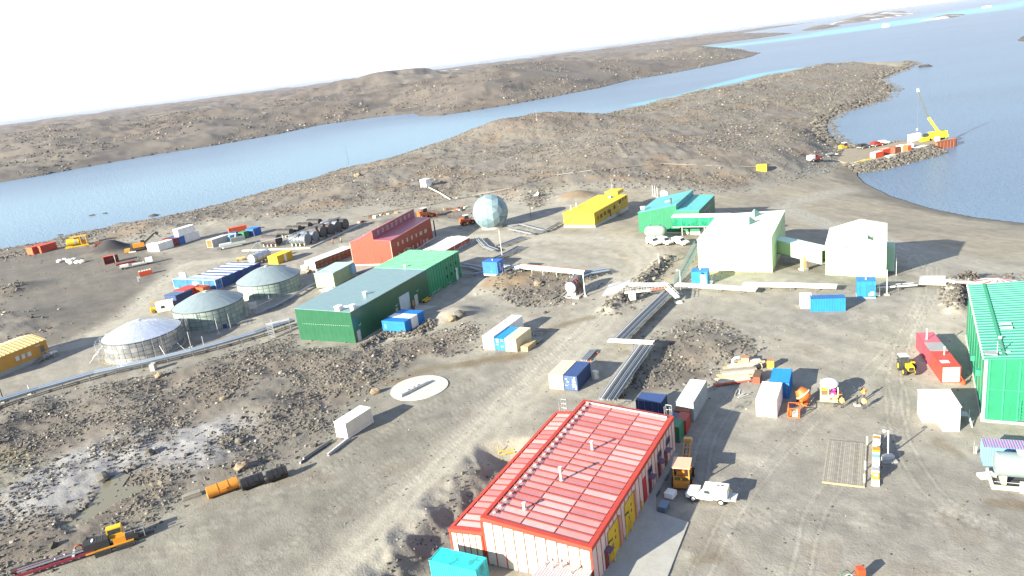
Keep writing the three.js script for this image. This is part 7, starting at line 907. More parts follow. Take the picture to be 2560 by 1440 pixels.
// ---------- timber and crates in the yard ----------
{
  const base = [[1790, 968, 6.5, 'red tipped pale'], [1796, 958, 6.2, 'pale'], [1800, 948, 6.6, 'light yellow'], [1805, 936, 6.0, 'weathered'], [1812, 928, 6.4, 'thick white'], [1830, 921, 5.2, 'short pale'], [1850, 913, 4.2, 'topmost short']];
  base.forEach(([x, y, L, k], i) => { const t = thing('timber_pack', `${k} timber pack, ${['nearest', 'second nearest', 'third nearest', 'middle', 'fifth', 'sixth', 'farthest'][i]} of seven in the yard pile`, 'timber', G(x, y), 0.02 - 0.03 * i, 'timber packs in the yard'); const m = [C.palewood, M([0.62, 0.56, 0.44], 0.8, 0, { map: woodTex }), M([0.6, 0.44, 0.22], 0.8, 0, { map: woodTex }), C.greywood][i % 4]; for (let k2 = 0; k2 < 3; k2++) obj('plank', box(0, L - 0.3 * k2, 0.25, 0.5, -k2 * 0.34 - 0.3, -k2 * 0.34), i === 0 && k2 === 0 ? M([0.5, 0.08, 0.06]) : m, t).position.x = rr(-0.3, 0.3); if (i % 2 === 0) obj('plank', box(0.6, L - 0.8, 0.503, 0.72, -0.7, -0.1), M([0.66, 0.6, 0.5], 0.8, 0, { map: woodTex }), t); for (const x2 of [0.8, L - 1.2]) obj('bearer', box(x2, x2 + 0.15, 0, 0.247, -1.0, 0), C.greywood, t); });
  const cr = (l, px, s, h, m) => { const t = thing('wooden_crate', l, 'crate', G(...px), 1.15); obj('box', box(-s / 2, s / 2, 0.1, h, -s / 2, s / 2), m, t); obj('skid', box(-s / 2, s / 2, 0, 0.097, -s / 2 + 0.1, s / 2 - 0.1), C.greywood, t); obj('lid', box(-s / 2 - 0.03, s / 2 + 0.03, h + 0.003, h + 0.08, -s / 2 - 0.03, s / 2 + 0.03), M([0.42, 0.22, 0.14], 0.8, 0, { map: woodTex }), t); };
  cr('pale orange crate behind the timber packs in the yard', [1864, 909], 1.2, 1.2, M([0.56, 0.34, 0.16])); cr('yellow crate behind the blue container at the timber pile', [1927, 918], 1.1, 1.3, M([0.62, 0.42, 0.04]));
  const h = tag(obj('white_hose', tube([V(0, 0.1, 0), V(0.1, 0.9, 0), V(0.7, 1.3, 0), V(1.1, 1.2, 0)], 0.22, 8), C.whitePlastic), 'bent white duct lying between the crates and the timber packs', 'duct'); h.position.copy(G(1832, 912));
  const d = thing('black_bundle', 'black wrapped bundle at the right end of the timber packs', 'bundle', G(1900, 921), 0.1); obj('bundle', new THREE.CapsuleGeometry(0.4, 1.4, 4, 10).rotateZ(Math.PI / 2).translate(0, 0.4, 0), C.black, d); obj('rope', new THREE.TorusGeometry(0.42, 0.04, 5, 12).rotateY(Math.PI / 2).translate(0.2, 0.4, 0), C.offwhite, d);
  const rb = thing('rust_chest', 'rusty brown steel chest against the blue container by the timber', 'chest', G(1900, 960), 1.1); obj('body', box(0, 2.6, 0, 1.1, -1.1, 0), C.rust, rb); obj('lid', box(-0.03, 2.63, 1.103, 1.17, -1.13, 0.03), C.brown, rb);
  const sf = thing('loose_lumber', 'loose boards scattered in front of the timber packs', 'boards', G(1845, 990), 0.3); for (let i = 0; i < 5; i++) { const b = obj('board', box(0, rr(1.2, 2.6), 0.02, 0.08, 0, 0.2), i % 2 ? C.greywood : C.lgrey, sf); b.position.set(rr(-0.8, 1.6), 0.05 * i, rr(-0.8, 0.8)); b.rotation.y = rr(-1, 1); }
}
// ---------- fuel pumps, white shed, right edge ----------
{
  const a = PX(2055, 1206), b = PX(2161, 1209), c = PX(2070, 1102), t = thing('timber_deck', 'grey plank deck set in the ground beside the fuel pumps', 'deck', a, 0); const u = b.clone().sub(a), v = c.clone().sub(a); const n = 21, W = u.length(), L = v.length(); t.rotation.y = Math.atan2(-v.z, v.x); const k = [C.greywood, M([0.34, 0.33, 0.29], 0.9, 0, { map: woodTex }), M([0.27, 0.26, 0.235], 0.9, 0, { map: woodTex })];
  for (let i = 0; i < n; i++) obj('plank', box(0, L, 0.02, 0.16 + 0.02 * hash2(i, 7), (i + 0.05) * W / n, (i + 0.93) * W / n), k[(hash2(i, 2) * 3) | 0], t); obj('edge_board', box(-0.15, -0.01, 0, 0.18, 0, W), C.palewood, t);
  const F = new Frame({ c: [2199, 1217], l: [2178, 1213], r: [2199, 1092], az: Math.atan2(-v.z, v.x) * 180 / Math.PI }), s = framed('pump_island', 'raised concrete island strip carrying the fuel pumps', 'island', F); obj('slab', box(0, F.L, -0.2, 0.3, -F.W, 0), C.offwhite, s);
  const pump = (l, x, h, m, top) => { const p = thing('fuel_pump', l, 'pump', F.world(V(x, 0.3, -F.W / 2)), F.az); obj('body', box(-0.4, 0.4, 0, h, -0.4, 0.4), m, p); obj('head', box(-0.42, 0.42, h + 0.003, h + 0.35, -0.42, 0.42), top, p); obj('dial', box(-0.45, -0.42, h * 0.5, h * 0.8, -0.25, 0.25), C.lgrey, p); obj('hose', tube([V(-0.2, h * 0.8, 0.42), V(-0.2, h * 0.4, 0.7), V(0.1, 0.1, 0.6), V(0.2, h * 0.5, 0.42)], 0.04, 5), C.black, p); };
  pump('orange based pump at the near end of the pump island', 1.5, 0.9, C.yorange, C.grey); pump('white pump with grey blue head in the middle of the pump island', 3.6, 1.5, C.whitePlastic, C.lblue); pump('pale reel pump with orange foot behind the white pump', 6.2, 1.1, C.offwhite, C.yorange); pump('grey pump with white dial at the far half of the island', 8.0, 1.3, C.lgrey, C.white); pump('orange topped pump at the far end of the pump island', 9.6, 0.8, C.lgrey, C.yorange);
  [[2168, 1113], [2163, 1175], [2161, 1208]].forEach(([x, y], i) => { const o = thing('white_bollard', `white bollard between plank deck and pumps, ${['far', 'middle', 'near'][i]} one`, 'bollard', PX(x, y), 0, 'white bollards by the pumps'); obj('post', cyl(0.12, 1.2, 12).translate(0, 0.55, 0), C.offwhite, o); obj('cap', new THREE.SphereGeometry(0.12, 12, 6).translate(0, 1.15, 0), C.white, o); });
  // white shed
  const G1 = new Frame({ c: [2399, 1078], l: [2355, 1075], t: [2397, 1016], az: 74 }), sh = framed('white_shed', 'white L shaped shed between the pumps and the big green shed', 'shed', G1); const wl = C.whitePlastic, H = G1.H, W2_ = G1.W; obj('front_block', box(0, 2.4, -0.3, H - 0.12, -W2_, 0), wl, sh); obj('front_roof', box(-0.1, 2.4, H - 0.117, H, -W2_ - 0.1, 0.1), wl, sh); obj('rear_block', box(2.403, 5.2, -0.3, H - 0.12, -W2_ - 1.9, 0.003), wl, sh); obj('rear_roof', box(2.403, 5.3, H - 0.117, H + 0.003, -W2_ - 2.0, 0.103), wl, sh); obj('vent', box(1.2, 1.5, H * 0.7, H * 0.8, 0, 0.05), C.lblue, sh); doorAt(sh, V(3.8, 0, 0.003), 'side', 0.9, 2.0, C.lgrey);
  obj('side_stair', [box(2.6, 3.8, 0.9, 1.0, 0.3, 1.8), bar(V(2.6, 0, 1.8), V(2.6, 1.9, 1.8), 0.06), beam(V(2.6, 0.9, 1.8), V(1.0, 0, 1.8), 0.2, 0.1)], C.lgrey, sh);
  const pg = thing('pump_skid', 'cream pump set in a steel frame left of the white shed', 'pump', G(2300, 1043), 74 * Math.PI / 180); for (const x of [0, 1.4]) for (const z of [0, 2.0]) obj('frame_post', box(x - 0.05, x + 0.05, 0, 1.7, z - 0.05, z + 0.05), C.cream, pg); for (const y of [0.2, 1.7]) for (const z of [0, 2]) obj('frame_rail', box(0.05, 1.35, y - 0.05, y + 0.05, z - 0.05, z + 0.05), C.cream, pg); obj('tank', cyl(0.4, 1.6, 14).rotateX(Math.PI / 2).translate(0.6, 0.6, 1.0), C.cream, pg); obj('motor', [box(0.2, 1.2, 0.9, 1.4, 0.3, 1.0), cyl(0.25, 0.7, 10).translate(0.8, 1.3, 1.5)], C.lgrey, pg); obj('duct', tube([V(0.8, 1.5, 1.6), V(0.8, 2.0, 2.2), V(0.9, 1.7, 2.8)], 0.25, 8), C.lblue, pg);
  const oc = thing('orange_hydrant', 'orange red upright fitting between the red container and the big green shed', 'hydrant', G(2409, 962)); obj('body', cyl(0.28, 0.7, 12).translate(0, 0.35, 0), C.rorange, oc); obj('spout', bar(V(0, 0.6, 0), V(-0.4, 1.4, -0.2), 0.09), C.rorange, oc);
  // striped container and grey tank
  const l0 = G(2458, 1164); const S1 = new Frame({ c: [2458, 1164], az: 66 }); const c2 = container('blue container with pink weathered stripes behind the grey tank at the right edge', M([0.13, 0.3, 0.55]), { p: l0.clone().addScaledVector(S1.w, 6.06), az: 66, L: 2.44, W: 6.06, long: 'z', H: 2.55 }); for (let i = 0; i < 20; i++) obj('roof_stripe', box(-2.9 + i * 0.3, -2.78 + i * 0.3, 2.555, 2.575, -1.1, 1.1), M([0.55, 0.22, 0.3], 0.7), c2.t); for (let i = 0; i < 10; i++) obj('wall_stripe', box(-2.8 + i * 0.32, -2.7 + i * 0.32, 0.3, 2.2 - 1.2 * hash2(i, 3), -1.24, -1.222), M([0.55, 0.25, 0.32], 0.7), c2.t), obj('wall_stripe', box(-2.8 + i * 0.32, -2.7 + i * 0.32, 0.3, 2.2 - 1.2 * hash2(i, 3), 1.222, 1.24), M([0.55, 0.25, 0.32], 0.7), c2.t);
  const t0 = G(2490, 1212); const T1 = new Frame({ c: [2490, 1212], az: 66 }); const gt = thing('fuel_tank', 'large pale grey tank on concrete saddles at the right edge below the shed', 'tank', t0, 66 * Math.PI / 180); obj('shell', cyl(1.45, 7, 32).rotateX(Math.PI / 2).translate(0.9, 2.35, 3.6), M([0.2, 0.25, 0.26], 0.5), gt); obj('end_cap', new THREE.SphereGeometry(1.45, 24, 8, 0, 6.283, 0, Math.PI / 2).scale(1, 0.25, 1).rotateX(-Math.PI / 2).translate(0.9, 2.35, 0.1), M([0.2, 0.25, 0.26], 0.5), gt); for (const z of [0.8, 3.4, 6]) obj('saddle', box(0, 1.8, -0.2, 1.3, z - 0.25, z + 0.25), C.cream, gt); for (const [x0, x1, z0, z1] of [[-1.0, 3, -0.6, -0.35], [-1.0, -0.75, -0.35, 7.5]]) obj('bund_wall', box(x0, x1, -0.2, 0.45, z0, z1), C.offwhite, gt); obj('bund_floor', box(-0.75, 3, -0.2, 0.05, -0.35, 7.5), C.dgrey, gt); obj('white_cabinet', box(-1.4, -0.76, 0, 1.15, 2.2, 3.3), C.whitePlastic, gt); obj('rail', bar(V(-1, 1.0, -0.4), V(-1, 1.0, 7), 0.03), C.lgrey, gt); obj('top_fitting', [box(0.5, 1.3, 3.8, 4.05, 2.2, 3.4), box(0.4, 1.4, 4.05, 4.1, 2.0, 4.4)], C.lgrey, gt);
  const cb = tag(obj('concrete_block', box(-0.9, 0.9, -0.2, 0.4, -0.5, 0.5), C.chalk), 'pale concrete block at the left end of the grey tank bund', 'block'); cb.position.copy(G(2466, 1192)); const wb = thing('white_marker', 'thin white marker post left of the striped blue container', 'post', G(2440, 1134)); obj('post', cyl(0.12, 1.0, 10).translate(0, 0.5, 0), C.offwhite, wb); obj('wire', bar(V(-0.3, 0, 0), V(-0.3, 1.8, 0), 0.02), C.lgrey, wb);
  // marquee behind the shed
  const mq = thing('marquee', 'round red and white striped tent behind the big green shed', 'tent', G(2494, 724)); for (let i = 0; i < 14; i++) { const g = new THREE.ConeGeometry(4.4, 1.2, 1, 1, true, i * Math.PI / 7, Math.PI / 7).translate(0, 1.75, 0); obj('canopy_panel', g, i % 2 ? C.whitePlastic : M([0.6, 0.12, 0.1]), mq); } obj('skirt', new THREE.CylinderGeometry(4.35, 4.35, 1.2, 14, 1, true).translate(0, 0.55, 0), C.whitePlastic, mq);
  // bits cut by the lower frame edge
  const gz = thing('hoop_frame', 'green hoop frame with red top cut by the lower edge at right', 'frame', G(2112, 1452)); for (let i = 0; i < 3; i++) obj('hoop', new THREE.TorusGeometry(0.7, 0.05, 6, 16, Math.PI).rotateY(0.4).translate(0, 0.5, i * 0.6), i === 1 ? C.whitePlastic : C.green, gz); obj('red_top', box(1.2, 1.9, 0.3, 1.4, -0.3, 0.5), C.rorange, gz);
}
// ---------- people ----------
{
  const res = 76, half = 1.02, dummy = new THREE.MeshBasicMaterial();
  const sd = (p, a, b, ra, rb) => { const bx = b[0] - a[0], by = b[1] - a[1], bz = b[2] - a[2], px = p[0] - a[0], py = p[1] - a[1], pz = p[2] - a[2]; const t = clamp((px * bx + py * by + pz * bz) / (bx * bx + by * by + bz * bz + 1e-9)); return Math.hypot(px - t * bx, py - t * by, pz - t * bz) - mix(ra, rb, t); };
  const smin = (a, b, k) => { const h = clamp(0.5 + 0.5 * (b - a) / k); return mix(b, a, h) - k * h * (1 - h); };
  function mesh(bones, k, clip) {
    const mc = new MarchingCubes(res, dummy, false, false, 60000); mc.isolation = 0; const f = mc.field;
    for (let z = 0; z < res; z++) for (let y = 0; y < res; y++) for (let x = 0; x < res; x++) { const p = [(x / res * 2 - 1) * half, (y / res * 2 - 1) * half + 0.98, (z / res * 2 - 1) * half]; let d = 9; if (Math.abs(p[0]) < 0.62 && Math.abs(p[2]) < 0.45) { for (const b of bones) d = smin(d, sd(p, ...b), k); if (clip) d = Math.max(d, clip(p)); } f[x + y * res + z * res * res] = -d; }
    mc.update(); const n = mc.count, g = new THREE.BufferGeometry(), P = mc.positionArray.slice(0, n * 3), N = mc.normalArray.slice(0, n * 3); for (let i = 0; i < n; i++) { P[3 * i] *= half; P[3 * i + 1] = P[3 * i + 1] * half + 0.98; P[3 * i + 2] *= half; } g.setAttribute('position', new THREE.BufferAttribute(P, 3)); g.setAttribute('normal', new THREE.BufferAttribute(N, 3)); g.setAttribute('uv', new THREE.BufferAttribute(new Float32Array(n * 2), 2)); return g;
  }
  const arms = { down: [[0.25, 1.14, 0.02], [0.26, 0.88, 0.1]], hips: [[0.4, 1.18, -0.04], [0.2, 1.0, 0.08]], reach: [[0.27, 1.2, 0.12], [0.24, 1.24, 0.38]] };
  const cache = {};
  function person(label, px, turn, pose, jacketM, s = 1, hatM = C.dgrey, trouM = C.trousers) {
    if (!cache[pose]) {
      const [el, wr] = arms[pose], B = [], J = []; B.push([[0, 0.96, 0], [0, 1.3, 0.01], 0.13, 0.145], [[0, 1.3, 0], [0, 1.42, 0], 0.14, 0.1], [[0, 1.42, 0], [0, 1.56, 0.02], 0.06, 0.055], [[0, 1.62, 0.02], [0, 1.7, 0.015], 0.085, 0.095]);
      J.push([[0, 0.9, 0], [0, 1.3, 0.01], 0.19, 0.185], [[-0.12, 1.38, 0], [0.12, 1.38, 0], 0.12, 0.12]);
      for (const m of [-1, 1]) { const e = [el[0] * m, el[1], el[2]], w = [wr[0] * m, wr[1], wr[2]]; B.push([[m * 0.12, 1.4, 0], [m * 0.19, 1.4, 0], 0.08, 0.07], [[m * 0.19, 1.4, 0], e, 0.06, 0.045], [e, w, 0.045, 0.032], [[m * 0.08, 0.93, 0], [m * 0.1, 0.5, 0.02], 0.105, 0.065], [[m * 0.1, 0.5, 0.02], [m * 0.11, 0.09, 0], 0.06, 0.045], [[m * 0.11, 0.05, -0.03], [m * 0.12, 0.045, 0.15], 0.05, 0.045]); J.push([[m * 0.19, 1.4, 0], e, 0.085, 0.072], [e, [mix(e[0], w[0], 0.92), mix(e[1], w[1], 0.92), mix(e[2], w[2], 0.92)], 0.07, 0.06]); }
      const body = mesh(B, 0.05), jacket = mesh(J, 0.05), p = body.attributes.position, c = new Float32Array(p.count * 3); for (let i = 0; i < p.count; i++) { const y = p.getY(i); c.set(y < 0.1 ? [0.02, 0.02, 0.02] : y < 1.02 && Math.abs(p.getX(i)) < 0.22 ? [0.03, 0.036, 0.06] : [0.42, 0.26, 0.18], i * 3); } body.setAttribute('color', new THREE.BufferAttribute(c, 3)); body.userData.keepUV = true; jacket.userData.keepUV = true;
      const hands = [-1, 1].map(m => { const w = V(wr[0] * m, wr[1], wr[2]), e = V(el[0] * m, el[1], el[2]), d = w.clone().sub(e).normalize(), s2 = V(0, 0, 1).cross(d).lengthSq() < 0.05 ? V(1, 0, 0) : V(0, 0, 1); const g = [bar(w, w.clone().addScaledVector(d, 0.085), 0.036, 8)]; for (let i = 0; i < 4; i++) { const a = w.clone().addScaledVector(d, 0.08).addScaledVector(s2, (i - 1.5) * 0.02), b = a.clone().addScaledVector(d, 0.04), c2 = b.clone().addScaledVector(d, 0.03 - 0.004 * Math.abs(i - 1)).add(V(-m * 0.015, 0, 0)); g.push(bar(a, b, 0.0095, 6), bar(b, c2, 0.0085, 6)); } g.push(bar(w.clone().addScaledVector(d, 0.03).addScaledVector(s2, 0.03), w.clone().addScaledVector(d, 0.085).addScaledVector(s2, 0.06), 0.011, 6)); return boxUV(mergeGeometries(g.map(q => q.toNonIndexed()))); });
      const face = [new THREE.SphereGeometry(0.013, 8, 6).translate(-0.035, 1.665, 0.102), new THREE.SphereGeometry(0.013, 8, 6).translate(0.035, 1.665, 0.102)], nose = new THREE.ConeGeometry(0.016, 0.04, 6).rotateX(0.5).translate(0, 1.635, 0.115);
      cache[pose] = { body, jacket, hands, face, nose };
    }
    const q = cache[pose], t = thing('person', label, 'person', px, turn); t.scale.setScalar(s);
    obj('body', q.body, new THREE.MeshStandardMaterial({ color: trouM === C.trousers ? 0xffffff : 0x777777, vertexColors: true, roughness: 0.85 }), t); obj('jacket', q.jacket, jacketM, t); for (const h of q.hands) obj('hand', h, C.skin, t); obj('hat', new THREE.SphereGeometry(0.112, 16, 8, 0, 6.283, 0, 1.75).rotateX(-0.25).translate(0, 1.69, 0.01), hatM, t); for (const e of q.face) obj('eye', e, C.black, t); obj('nose', q.nose, C.skin, t);
    const band = new THREE.CylinderGeometry(0.198, 0.198, 0.05, 20, 1, true).scale(1, 1, 0.98).translate(0, 1.05, 0.005); obj('reflective_band', band, C.whitePlastic, t); return t;
  }
  const away = 2.6;
  person('person in tan yellow jacket and dark trousers, nearest of the trio by the dark post', G(2160, 1022), away, 'down', C.hivisY, 1.06); person('person in orange jacket with hands on hips behind the tan jacketed one', G(2160, 998), 0.2, 'hips', C.hivis, 1.06, C.rorange); person('person in yellow and orange jacket with blue trousers right of the cream truck', G(2105, 1020), away, 'down', M([0.75, 0.42, 0.08], 0.8), 1.06); person('person in pale jacket at the right front corner of the cream truck', G(2087, 1018), 2.9, 'reach', M([0.72, 0.46, 0.16], 0.8), 1.02); person('person in orange jacket reaching up behind the two by the cream truck', G(2096, 1004), 1.2, 'reach', C.hivis, 1.06, C.rorange);
  person('person in orange overalls walking near the fuel tanks', G(833, 610), 1.0, 'down', C.hivis, 1.1, C.rorange); person('person in yellow jacket walking right of the orange one near the fuel tanks', G(854, 607), 1.0, 'down', C.hivisY, 1.1);
}
// ---------- pier, crane and what stands there ----------
{
  const PY = -11.2, Q = (x, y) => PX(x, y, PY); const out = [[2112, 372], [2165, 368], [2200, 362], [2290, 349], [2340, 344], [2385, 346], [2388, 351], [2345, 358], [2300, 371], [2240, 386], [2180, 401], [2135, 412], [2095, 400]];
  const pts = out.map(q => { const p = Q(...q); return [p.x, p.z]; }); const s = new THREE.Shape(pts.map(([x, z]) => new THREE.Vector2(x, -z)));
  const pier = thing('pier', 'gravel topped pier with rusty sheet pile end reaching into the bay', 'pier', V(0, 0, 0)); obj('deck', new THREE.ExtrudeGeometry(s, { depth: 5, bevelEnabled: false }).rotateX(-Math.PI / 2).translate(0, PY - 5, 0), new THREE.MeshStandardMaterial({ color: new THREE.Color().setRGB(0.25, 0.22, 0.165), roughness: 0.95, map: gravelTex }), pier);
  for (const [a, b, n] of [[[2386, 351], [2338, 360], 12], [[2385, 346], [2388, 351], 3]]) for (let i = 0; i < n; i++) { const p = Q(mix(a[0], b[0], i / n), mix(a[1], b[1], i / n)); obj('sheet_pile', cyl(0.85, 4.6, 8).translate(p.x, PY - 1.9, p.z), i % 2 ? M([0.4, 0.11, 0.045], 0.8) : M([0.17, 0.06, 0.04], 0.8), pier); } obj('kerb_beam', beam(Q(2386, 350).add(V(0, 0.3, 0)), Q(2340, 357).add(V(0, 0.3, 0)), 0.6, 0.5), C.rust, pier);
  // armour stones
  seed = 99; const geo = new THREE.IcosahedronGeometry(1, 0), list = []; const line = (pp, n, y0, spread) => { for (let k = 1; k < pp.length; k++) for (let i = 0; i < n; i++) { const t = rnd(), a = Q(...pp[k - 1]), b = Q(...pp[k]), f = rnd(); const p = a.lerp(b, t); list.push([p.x - 1.5 + f * spread * 0.35, PY + 0.1 - f * 3.3, p.z + f * spread, rr(0.4, 1.0)]); } };
  line([[2120, 412], [2180, 404], [2240, 389], [2300, 374], [2338, 362]], 260, 0, 9); line([[2112, 371], [2165, 366], [2200, 361], [2290, 348]], 60, 0, -4);
  const im = new THREE.InstancedMesh(geo, new THREE.MeshStandardMaterial({ roughness: 0.95 }), list.length); im.name = 'armour_stones'; tag(im, 'grey armour boulders banked along the near side of the pier', 'rocks'); im.userData.kind = 'stuff'; im.castShadow = im.receiveShadow = true; const mm = new THREE.Matrix4(), q = new THREE.Quaternion(), c = new THREE.Color(); list.forEach(([x, y, z, k], i) => { q.setFromEuler(new THREE.Euler(rr(0, 6), rr(0, 6), rr(0, 6))); mm.compose(V(x, y, z), q, V(k * rr(0.8, 1.4), k * rr(0.6, 1), k)); im.setMatrixAt(i, mm); const b = rr(0.035, 0.12); im.setColorAt(i, c.setRGB(b, b * 0.92, b * 0.8)); }); scene.add(im);
  // crane
  const base = Q(2338, 349), depth = base.clone().sub(V(0, CAM_H, 0)).dot(CF), D = (x, y, k = 0) => { const d = ray(x, y); return d.multiplyScalar((depth + k) / d.dot(CF)).add(V(0, CAM_H, 0)); };
  const cr = thing('mobile_crane', 'yellow mobile crane with a long raised boom on the pier end', 'crane', base); const o = base; const ym = M([0.7, 0.62, 0.03]); const fd = D(2370, 340).sub(D(2330, 345)).setY(0).normalize(), az = Math.atan2(-fd.z, fd.x);
  const ch = obj('chassis', box(-6, 6, 0.9, 1.9, -1.4, 1.4), ym, cr); ch.rotation.y = az; for (let i = 0; i < 4; i++) for (const z of [-1.3, 1.3]) wheel(ch, -4.5 + i * 3, 0.65, z, 0.65, 0.5, ym); const up = obj('upper_body', box(-3, 4.5, 2.2, 4.0, -1.4, 1.4), ym, cr); up.rotation.y = az; const cab = obj('cab', box(-5.8, -3.6, 2, 3.6, -1.3, 0.2), C.glass, cr); cab.rotation.y = az; const cw = obj('counterweight', box(3.2, 5.2, 2.0, 4.0, -1.6, 1.6), M([0.6, 0.5, 0.03]), cr); cw.rotation.y = az;
  const b0 = base.clone().add(V(0, 3.6, 0)).addScaledVector(fd, 1.5).sub(o), b1 = D(2321, 294, -2).sub(o), b2 = D(2296, 229, -4).sub(o); obj('boom', beam(b0, b1, 1.0, 1.1), ym, cr); obj('boom_extension', beam(b1, b2, 0.6, 0.65), M([0.07, 0.085, 0.08]), cr); obj('boom_head', beam(b2, b2.clone().add(V(-0.5, 1.4, 0)), 0.6, 0.9), C.whitePlastic, cr); const hk = b2.clone().add(V(0, -18.5, 0)); obj('hoist_rope', bar(b2, hk, 0.07, 4), C.steel, cr); obj('hook_block', new THREE.SphereGeometry(0.55, 10, 8).scale(0.8, 1.2, 0.8).translate(hk.x, hk.y, hk.z), C.whitePlastic, cr); obj('sling', bar(hk, hk.clone().add(V(0.2, -5, 0)), 0.05, 4), C.steel, cr); obj('spreader', beam(hk.clone().add(V(-1.6, -5, 0)), hk.clone().add(V(1.8, -4.8, 0)), 0.3, 0.35), C.whitePlastic, cr); for (const k of [-1, 1]) obj('outrigger', beam(V(-3, 0.9, 0).addScaledVector(fd, k), V(-3, 0.2, k * 4), 0.4, 0.3), C.terracotta, cr);
  const bx = (l, px, L, W, H, m, roof, az2 = 20) => container(l, m, { p: Q(...px), az: az2, L, W, H, roof: roof ?? m, y: PY });
  container('white container with dark spots below the crane hook on the pier', C.whitePlastic, { p: Q(2280, 355), az: 24, L: 6.6, W: 2.5, H: 3.6, smooth: true });
  container('orange and white container nearest the shore on the pier', C.rorange, { p: Q(2189, 396), az: 27, L: 5.6, W: 3.0, H: 2.6, roof: M([0.35, 0.4, 0.42]), doorMat: C.offwhite }); container('red orange container second from the shore on the pier', C.rorange, { p: Q(2208, 388), az: 27, L: 6.2, W: 3.2, H: 2.6, roof: M([0.5, 0.2, 0.18]) }); container('brown red container behind the red orange one on the pier', C.rust, { p: Q(2238, 384), az: 27, L: 3.6, W: 3.2, H: 2.8 }); container('white and orange container right of the brown one on the pier', C.offwhite, { p: Q(2255, 380), az: 27, L: 3.0, W: 3.2, H: 2.9 }); container('orange container end right of the white one on the pier', C.orange, { p: Q(2270, 380), az: 27, L: 2.4, W: 3.0, H: 2.9 }); container('small white box container at the far right of the pier row', C.whitePlastic, { p: Q(2274, 371), az: 27, L: 3.2, W: 2.2, H: 1.9 });
  const wm = tag(obj('white_mat', box(-4.5, 4.5, 0, 0.15, -1.2, 1.2), C.whitePlastic), 'white mat lying on the pier behind the container row', 'mat'); wm.position.copy(Q(2300, 367)); wm.rotation.y = 0.5; const lg = tag(obj('grey_pallets', box(-2.5, 2.5, 0, 1.0, -1.1, 1.1), C.chalk), 'grey pallet stack in front of the red orange container on the pier', 'pallets'); lg.position.copy(Q(2226, 393)); lg.rotation.y = 0.46;
  const yt = thing('yellow_skip', 'small yellow skip beside the white container on the pier', 'skip', Q(2311, 354), 0.3); obj('tub', box(-2, 2, 0.2, 1.7, -1.2, 1.2), M([0.7, 0.58, 0.02]), yt); obj('rim', box(-2.1, 2.1, 1.703, 1.85, -1.3, 1.3), C.yellow, yt); const ww = tag(obj('white_box', box(-0.9, 0.9, 0, 2.0, -0.8, 0.8), C.whitePlastic), 'white box right of the crane on the pier', 'box'); ww.position.copy(Q(2343, 352));
  const ys = thing('yellow_beams', 'yellow beams and pale planks lying on the near pier edge', 'beams', Q(2150, 404), 0.55); for (let i = 0; i < 3; i++) obj('beam', box(-4 + i, 4 + i, 0, 0.4, i * 0.7, i * 0.7 + 0.4), M([0.7, 0.58, 0.02]), ys); for (const z of [-0.9, 2.2]) obj('plank', box(-9, 5, 0, 0.2, z, z + 0.5), C.offwhite, ys);
  const ld = loader('yellow wheel loader at the shore end of the pier', G(2115, 377), 0.3, 1.25, M([0.6, 0.33, 0.02])); const rt = ute('red and white truck parked on the road before the pier', G(2036, 402), 0.5, 1.5, C.red, { canopy: C.whitePlastic, name: 'red_truck' }); const r2 = ute('red truck by the water edge at the start of the pier', Q(2192, 366), 0.3, 1.35, C.red, { name: 'red_truck', canopy: C.red }); const wt = ute('white vehicle right of the red truck on the pier', Q(2209, 361), 0.3, 1.15, C.whitePlastic, { name: 'white_vehicle', cat: 'vehicle' }); const d1 = ute('dark vehicle left of the red truck on the pier', Q(2160, 371), 0.3, 1.3, C.dgrey, { name: 'dark_vehicle', cat: 'vehicle', canopy: C.black });
  const bg = thing('flat_barge', 'small grey flat boat on pale planks before the pier', 'boat', G(2072, 388), 0.45); obj('hull', box(-2.5, 2.5, 0.3, 0.8, -1, 1), C.grey, bg); for (const x of [-2.6, 3.6]) obj('plank', box(x - 0.4, x + 0.4, 0, 0.2, -2.4, 2.4), C.chalk, bg);
}
